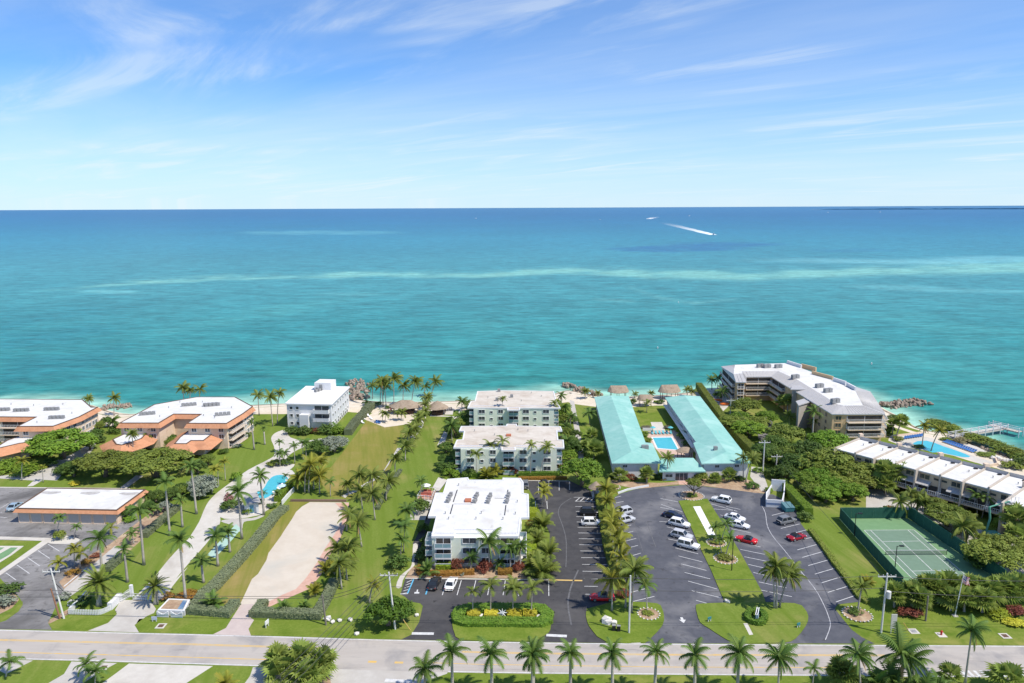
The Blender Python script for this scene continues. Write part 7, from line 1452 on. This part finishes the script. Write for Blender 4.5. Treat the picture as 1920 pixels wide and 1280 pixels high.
for i in range(8): lounger(f'{ORD[i]} blue lounger from the left in the row at the pool head', a.lerp(c, i/7), an+.5, LBLUE, 'blue loungers at the pool head')
a, c = G('a3', 820, 580), G('a3', 985, 578)
for i in range(6): lounger(f'{ORD[i]} teal lounger from the left beside the square motel pool', a.lerp(c, i/5), 0, LTEAL, 'teal loungers at the motel pool')
a, c = G('b1', 1130, 130), G('b1', 1000, 250)
for i in range(4): lounger(f'{ORD[i]} white lounger from the far end beside the kidney pool', a.lerp(c, i/3), 1.2, LWHITE, 'white loungers at the kidney pool')
def parasol(label, at, m, r=1.4, h=2.3):
    root = empty('parasol', Vector((at.x, at.y, .03)), label, 'parasol', 'parasols'); b = MB(); b.tube([(0, 0, -.02), (0, 0, h)], .035, 6); link('pole', b.mesh('pole', TRIM), root)
    b = MB(); b.v = [(0, 0, h+.1)]+[(r*math.cos(i*math.pi/4), r*math.sin(i*math.pi/4), h-.4) for i in range(8)]; b.f = [(0, i+1, (i+1) % 8+1) for i in range(8)]; b.m = [0]*8; link('canopy', b.mesh('canopy', m), root)
    b = MB(); b.tube([(0, 0, -.02), (0, 0, .12)], .3, 10); link('base', b.mesh('base', CONC2), root)
parasol('teal parasol left of the square motel pool', G('a3', 825, 575), LTEAL, .9); parasol('teal parasol right of the square motel pool', G('a3', 980, 575), LTEAL, .9); parasol('pale blue parasol on the sand near the groyne', G('a3', 240, 262), mat('pale_canvas', (.45, .60, .68), None), 1.5); parasol('white-blue parasol beside the kidney pool', G('b1', 1060, 230), mat('pale_canvas', (.45, .60, .68), None), 1.2); parasol('white parasol by the nearest mint patio', G('b2', 850, 225), LWHITE, 1.2)
# patio shop-like cluster by the nearest mint building: white pergola patio
q = W('b2 760,290 905,300 945,215 815,205', 0); root = empty('pergola_patio', base_of(q), 'white fenced patio with reddish seats left of the nearest mint roof', 'patio')
b = MB(); b.prism(q, 0, .12); b.build('deck', mat('red_deck', (.42, .25, .18), (.50, .32, .24), 1.5, .8), root)
for a, c in zip(q, q[1:]+q[:1]):
    b = MB(); b.obox(a, c, .08, .9, 1.0); b.build('rail', TRIM, root)
    for k in range(4): p = a.lerp(c, k/4); b = MB(); b.tube([(p.x, p.y, 0), (p.x, p.y, 1.1)], .06, 6); b.build('post', TRIM, root)
for k, (u, v) in enumerate(((.25, .3), (.5, .35), (.75, .3), (.3, .7), (.6, .7))):
    p = q[0].lerp(q[1], u).lerp(q[3].lerp(q[2], u), v); b = MB(); b.box(p.x-.45, p.y-.45, .12, p.x+.45, p.y+.45, .5); b.box(p.x-.45, p.y+.3, .5, p.x+.45, p.y+.45, .95); b.build('bench', mat('red_cushion', (.40, .13, .10), None), root)
# island sign inside the hedge ring
c = G('c4', 955, 540); root = empty('entrance_sign', Vector((c.x, c.y, .12)), 'double-sided blue and white sign inside the hedge ring', 'sign', None, 1.15)
for s in (-1, 1):
    b = MB(); b.box(-1.2, s*.16-.04, .3, 1.2, s*.16+.04, 1.5); p = link('panel', b.mesh('panel', mat('sign_teal', (.14, .32, .42), (.10, .24, .36), 2, .5)), root); b = MB(); b.box(-1.3, s*.16-.06, 1.5, 1.3, s*.16+.06, 1.62); b.box(-1.3, s*.16-.06, .2, 1.3, s*.16+.06, .3); link('frame', b.mesh('frame', TRIM), p)
for x in (-1.1, 1.1): b = MB(); b.box(x-.07, -.09, -.05, x+.07, .09, 1.5); link('post', b.mesh('post', TRIM), root)
# starfish-like white ornament on the flower island, street signs
c = G('c2', 1610, 525); root = empty('starburst_ornament', Vector((c.x, c.y, .12)), 'white starburst ornament in the flower island', 'ornament')
b = MB(); b.tube([(0, 0, -.05), (0, 0, .9)], .12, 6); link('stem', b.mesh('stem', TRIM), root); b = MB()
for i in range(8): t0 = i*math.pi/4; b.tube([(0, 0, .95), (.85*math.cos(t0), .1*math.cos(3*t0), .95+.85*math.sin(t0))], [.14, .03], 5)
link('rays', b.mesh('rays', TRIM, ), root)
def board(lab, at, w, h, z0, mface, ang=0.0, group='roadside signs'):
    root = empty('sign_board', Vector((at.x, at.y, 0)), lab, 'sign', group, ang)
    for x in (-w*.35, w*.35): b = MB(); b.box(x-.05, -.05, -.02, x+.05, .05, z0+.1); link('post', b.mesh('post', POLEM), root)
    b = MB(); b.box(-w/2, -.06, z0, w/2, .06, z0+h); link('panel', b.mesh('panel', mface), root); return root
board('grey service cabinet board with black number beside the transformer pole', G('c5', 607, 675), .95, 2.6, .9, mat('grey_board', (.48, .48, .44), (.53, .53, .49), 2, .7))
board('white realtor sign on the grass right of the shell lot entrance', G('c1', 912, 610), 1.0, .7, .55, TRIM, 1.3); board('small white and blue sign before the white entrance wall', G('c0', 1545, 555), .9, .6, .3, mat('blue_sign', (.30, .36, .60), (.62, .64, .72), 4, .6))
for k, (lab, x, y) in enumerate((('black utility box on the grass by the white boulders, left one', 1125, 650), ('black utility box on the grass by the white boulders, right one', 1172, 655))):
    c = G('c3', x, y); root = empty('utility_box', Vector((c.x, c.y, .12)), lab, 'utility box', 'utility boxes'); b = MB(); b.box(-.28, -.22, -.02, .28, .22, .95); link('cabinet', b.mesh('cabinet', BLACKM), root); b = MB(); b.box(-.32, -.26, .95, .32, .26, 1.02); link('lid', b.mesh('lid', ACM), root)
for lab, x, y in (('thin green directional sign left on the oval island', 480, 560), ('thin green directional sign right on the oval island', 1370, 620)):
    c = G('c4', x, y); board(lab, Vector((c.x, c.y, 0)), .7, .45, .5, mat('green_sign', (.05, .22, .24), None), .4)
# hydrant, covers
c = G('c5', 1092, 690); root = empty('fire_hydrant', Vector((c.x, c.y, .03)), 'red fire hydrant on a pale pad beside the road', 'hydrant')
b = MB(); b.tube([(0, 0, 0), (0, 0, .55), (0, 0, .72), (0, 0, .80)], [.16, .15, .17, .06], 10); link('barrel', b.mesh('barrel', mat('hydrant_red', (.55, .03, .03), None, rough=.4), True), root)
for s in (-1, 1): b = MB(); b.tube([(s*.12, 0, .5), (s*.27, 0, .5)], .07, 8); link('nozzle', b.mesh('nozzle', MT['hydrant_red']), root)
b = MB(); b.box(-.7, -.7, -.03, .7, .7, .02); link('pad', b.mesh('pad', CONC2), root)
for lab, t_, x, y in (('square drain grate on the grass before the white entrance wall', 'c0', 1610, 602), ('square drain grate on the far right roadside grass', 'c5', 1730, 702), ('dark drain grate beside the bottom left driveway', 'c0', 1035, 1018), ('pale meter cover beside the road between the lots', 'c3', 1340, 748), ('pale valve cover beside the yellow guard', 'c5', 815, 655)):
    c = G(t_, x, y); root = empty('drain_cover', Vector((c.x, c.y, .06)), lab, 'drain', 'ground covers'); b = MB(); b.box(-.75, -.75, -.06, .75, .75, .02); link('frame', b.mesh('frame', CONC2), root); b = MB(); b.box(-.45, -.45, .02, .45, .45, .035); link('grate', b.mesh('grate', DWOOD if 'pale' not in lab else ACM), root)
# white entrance walls, fountain basin, gate
def wall_thing(lab, line, h, w=.3, m=WHITEW, name='garden_wall', cat='wall', scallop=False):
    q = W(line, 0); root = empty(name, base_of(q), lab, cat, 'white garden walls')
    for i, (a, c) in enumerate(zip(q, q[1:])): b = MB(); b.obox(a, c, w, 0, h-.004*i, ext=w*.4 if i % 2 == 0 else 0); b.build('wall', m, root)
    return root
wall_thing('white garden wall running back beside the first date palm', 'c0 705,465 870,300', 1.0); wall_thing('white curved wall with pickets at the drive, right of first date palm', 'c0 1110,430 1195,345', 1.3, .8)
root = empty('picket_fence', G('c0', 920, 475), 'low white picket fence before the first date palm', 'fence'); q = smooth_poly(W('c0 690,480 840,485 1000,485 1110,440', 0), 10, False)
for a in q: b = MB(); b.box(a.x-.08, a.y-.05, 0, a.x+.08, a.y+.05, .95); b.build('picket', TRIM, root)
for a, c in zip(q[::5], q[5::5]+[q[-1]]): b = MB(); b.obox(a, c, .05, .3, .4); b.build('rail', TRIM, root)
root = empty('drive_gate', G('c0', 1260, 330), 'open white lattice gate beside the drive', 'gate'); q = W('c0 1200,365 1320,300', 0)
for k in range(14): p = q[0].lerp(q[1], k/13); b = MB(); b.tube([(p.x, p.y, 0), (p.x, p.y, 1.3+.5*k/13)], .04, 5); b.build('bar', TRIM, root)
b = MB(); b.obox(q[0], q[1], .06, .25, .33); b.obox(q[0], q[1], .06, 1.15, 1.23); b.build('rail', TRIM, root); p = q[1]; b = MB(); b.box(p.x-.25, p.y-.25, 0, p.x+.25, p.y+.25, 2.2); b.build('gate_post', TRIM, root)
root = empty('rolling_gate', G('c0', 1420, 330), 'long low white sliding gate across the curved drive', 'gate'); q = W('c0 1330,335 1520,352', 0)
for z_ in (.25, .7, 1.15): b = MB(); b.obox(q[0], q[1], .06, z_, z_+.08); b.build('rail', TRIM, root)
for k in range(10): p = q[0].lerp(q[1], k/9); b = MB(); b.tube([(p.x, p.y, 0), (p.x, p.y, 1.2)], .035, 5); b.build('bar', TRIM, root)
root = empty('fountain_basin', G('c0', 1740, 450), 'white raised fountain basin with blue water at the entrance', 'fountain'); q = W('c0 1580,490 1850,500 1905,385 1690,375', 0)
b = MB(); b.prism(q, 0, 1.0); b.build('basin_wall', WHITEW, root); b = MB(); b.prism(offset(q, -.35), 1.004, 1.012); b.build('soil', MULCH, root); b = MB(); pw = offset([q[0].lerp(q[1], .62), q[1], q[2], q[3].lerp(q[2], .62)], -.4); b.prism(pw, 1.016, 1.03); b.build('water', mat('deep_blue_tile', (.07, .14, .28), (.22, .32, .38), .7, .2), root)
for (u0, u1) in ((.03, .46), (.54, .97)):
    b = MB(); a, c = q[0], q[1]; n_ = Vector(((c-a).normalized().y, -(c-a).normalized().x, 0))
    for k in range(8): t0, t1 = u0+(u1-u0)*k/8, u0+(u1-u0)*(k+1)/8; hh = .55+.9*abs((k+.5)/8-.5)**1.5*2; p, r_ = a.lerp(c, t0)+n_*.5, a.lerp(c, t1)+n_*.5; b.obox(p, r_, .2, 0, hh)
    b.build('scalloped_wall', WHITEW, root)
wall_thing('low white wall along the kidney pool terrace', 'b1 1180,215 1120,280 1060,350', 1.2, .2); wall_thing('dark low wall at the head of the shell lot', 'b1 1150,315 1700,318', .6, .25, mat('brown_wall', (.22, .15, .11), None))
wall_thing('white rail kerb curving along the motel lot', 'b3 1165,240 1260,205 1360,185 1470,165', .5, .18)
wall_thing('white low wall under the palm row of the dark lot', 'b3 950,280 1000,560 1045,800 1082,1020', .5, .2); wall_thing('cream retaining wall at the right-hand pool lawn', 'a5 650,610 860,590 990,572', .5, .3, CREAMW); wall_thing('white retaining wall at the rocks right of the pool', 'a5 1640,810 1660,860 1560,880', .8, .3, CREAMW)
wall_thing('white picket wall around the motel pool terrace', 'a3 735,552 820,553', 1.0, .08, TRIM); wall_thing('white ramp wall at the motel entrance', 'a3 1120,960 1165,1030', .8, .15, TRIM)
# kayak rack and beach clutter
root = empty('kayak_rack', G('a4', 180, 480), 'stack of orange kayaks behind the tall motel hedge', 'kayaks')
for k, (x, y, s) in enumerate(((110, 425, 0), (130, 435, 1), (180, 462, 2), (185, 470, 3))):
    c = G('a4', x, y); b = MB(); b.tube([(c.x-1.8, c.y, .35+.1*k), (c.x-1.0, c.y, .3+.1*k), (c.x+1.0, c.y, .3+.1*k), (c.x+1.8, c.y, .35+.1*k)], [.05, .38, .38, .05], 8); b.build('kayak', mat('kayak_orange', (.70, .16, .03), None, rough=.4), root)
for i, (x, y) in enumerate(((90, 700), (130, 720), (170, 760), (60, 760), (40, 820))):
    lounger(f'{ORD[i]} white beach chair from the far end along the sage hedge', G('e1', x-40, y), .6, LWHITE, 'beach chairs by the sage hedge')
for i, (x, y) in enumerate(((215, 815), (250, 820), (400, 660), (430, 640))): lounger(f'{ORD[i]} coloured beach chair from the left on the white sand', G('e1', x, y), .4, LBLUE if i < 2 else mat('chair_red', (.45, .12, .08), None), 'coloured beach chairs')
for i in range(5): lounger(f'{ORD[i]} dark lounger from the left on the terrace by the round hut', G('e1', 1215+30*i, 640-5*i), .3, mat('dark_sling', (.12, .11, .11), None), 'terrace loungers')
for i in range(7): lounger(f'{ORD[i]} pale lounger from the far end at the blue-pool terrace', G('a4', 30+14*i, 345+16*i), .9, LWHITE, 'loungers behind the motel hedge')
# ================================================================ boats, wakes, markers
FOAM = mat('foam', (.80, .85, .86), (.55, .72, .76), .12, .8)
def boat(lab, at, head, L, wake, ww, arms=True):
    root = empty('motor_boat', Vector((at.x, at.y, SEAZ)), lab, 'boat', 'motor boats', head)
    b = MB(); s = L/8
    sec = [(-4, 1.25, 1.0), (-1, 1.35, 1.05), (1.5, 1.2, 1.25), (3.2, .7, 1.5), (4.2, .05, 1.7)]
    for x, w, h in sec: b.v += [(x*s, -w*s, h*s), (x*s, -w*.8*s, .1), (x*s, 0, -.15), (x*s, w*.8*s, .1), (x*s, w*s, h*s)]
    for i in range(len(sec)-1):
        for j in range(4): b.f.append((i*5+j, (i+1)*5+j, (i+1)*5+j+1, i*5+j+1)); b.m.append(0)
        b.f.append((i*5, i*5+4, (i+1)*5+4, (i+1)*5)); b.m.append(0)
    b.f.append((0, 1, 2, 3, 4)); b.m.append(0); link('hull', b.mesh('hull', LWHITE), root)
    b = MB(); b.box(-.8*s, -.7*s, 1.0*s, .8*s, .7*s, 1.9*s); link('console', b.mesh('console', mat('boat_dark', (.08, .09, .11), None)), root)
    b = MB(); b.box(-1.3*s, -.9*s, 2.8*s, 1.0*s, .9*s, 2.92*s)
    for x in (-1.1, .8):
        for y in (-.7, .7): b.box((x-.05)*s, (y-.05)*s, 1.0*s, (x+.05)*s, (y+.05)*s, 2.8*s)
    link('canopy', b.mesh('canopy', LWHITE), root); b = MB(); b.box(-4.7*s, -.3*s, .2*s, -4*s, .3*s, 1.5*s); link('outboard_motor', b.mesh('outboard_motor', BLACKM), root)
    n = 26; b = MB(); RRb = random.Random(3)
    for i in range(n+1):
        t_ = i/n; x = 3*s-wake*t_; w = ww*(.35+.65*t_**.6)*(1-.1*t_); z_ = .05+.35*(1-t_)*(1 if i < 8 else .2); b.v += [(x, -w+RRb.uniform(-.15, .15)*w, .03), (x, -w*.4, z_), (x, w*.4, z_), (x, w+RRb.uniform(-.15, .15)*w, .03)]
    for i in range(n):
        for j in range(3): b.f.append((i*4+j, (i+1)*4+j, (i+1)*4+j+1, i*4+j+1)); b.m.append(0)
    me = b.mesh('wake', FOAM); link('wake', me, root); return root
def foam_mat():
    m = bpy.data.materials.new('wake_foam'); m.use_nodes = True; t = m.node_tree; bs = t.nodes['Principled BSDF']; bs.inputs['Base Color'].default_value = (.82, .88, .90, 1); bs.inputs['Roughness'].default_value = .8
    c = t.nodes.new('ShaderNodeTexCoord'); s = t.nodes.new('ShaderNodeSeparateXYZ'); t.links.new(c.outputs['Generated'], s.inputs[0])
    nz = t.nodes.new('ShaderNodeTexNoise'); nz.inputs['Scale'].default_value = .25; nz.inputs['Detail'].default_value = 5; t.links.new(c.outputs['Object'], nz.inputs['Vector'])
    pw = t.nodes.new('ShaderNodeMath'); pw.operation = 'POWER'; t.links.new(s.outputs[0], pw.inputs[0]); pw.inputs[1].default_value = 1.7
    ad = t.nodes.new('ShaderNodeMath'); ad.operation = 'MULTIPLY_ADD'; t.links.new(nz.outputs['Fac'], ad.inputs[0]); ad.inputs[1].default_value = 1.6; ad.inputs[2].default_value = .2; mu = t.nodes.new('ShaderNodeMath'); mu.operation = 'MULTIPLY'; mu.use_clamp = True; t.links.new(pw.outputs[0], mu.inputs[0]); t.links.new(ad.outputs[0], mu.inputs[1])
    t.links.new(mu.outputs[0], bs.inputs['Alpha']); return m
FOAM = foam_mat()
a = P(1338, 441, SEAZ); tail = P(1230, 415, SEAZ); boat('white speedboat with a long white wake heading right', a, math.atan2(a.y-tail.y, a.x-tail.x), 14, (a-tail).length*.85, 24)
a = P(1216, 411, SEAZ); tail = P(1240, 405, SEAZ); boat('distant boat with short wake left of the speedboat', a, math.atan2(a.y-tail.y, a.x-tail.x), 18, (a-tail).length*.6, 34)
for lab, x, y, L in (('tiny white boat on open water left of centre', 892, 410, 12), ('tiny white boat near the horizon right of the wakes', 1292, 405.5, 16), ('tiny white boat near horizon, middle of the sea', 1125, 412.5, 10), ('tiny white boat below the far island', 1552, 399, 22), ('tiny white boat far right below the island', 1650, 398.5, 24)):
    at = P(x, y, SEAZ); boat(lab, at, .3, L, L*1.6, L*.25)
for lab, x, y in (('white marker buoy right of centre in shallow water', 1233, 652), ('white marker buoy off the tan condominium', 1634, 682), ('white marker buoy beyond the pale channel', 1272, 568)):
    at = P(x, y, SEAZ); root = empty('marker_buoy', at, lab, 'buoy', 'marker buoys'); b = MB(); b.tube([(0, 0, -.4), (0, 0, .2), (0, 0, .8), (0, 0, 1.0)], [.2, .28, .2, .06], 10); link('float', b.mesh('float', TRIM, True), root); b = MB(); b.tube([(0, 0, .4), (0, 0, .5)], .27, 10); link('band', b.mesh('band', mat('buoy_orange', (.7, .2, .03), None)), root)
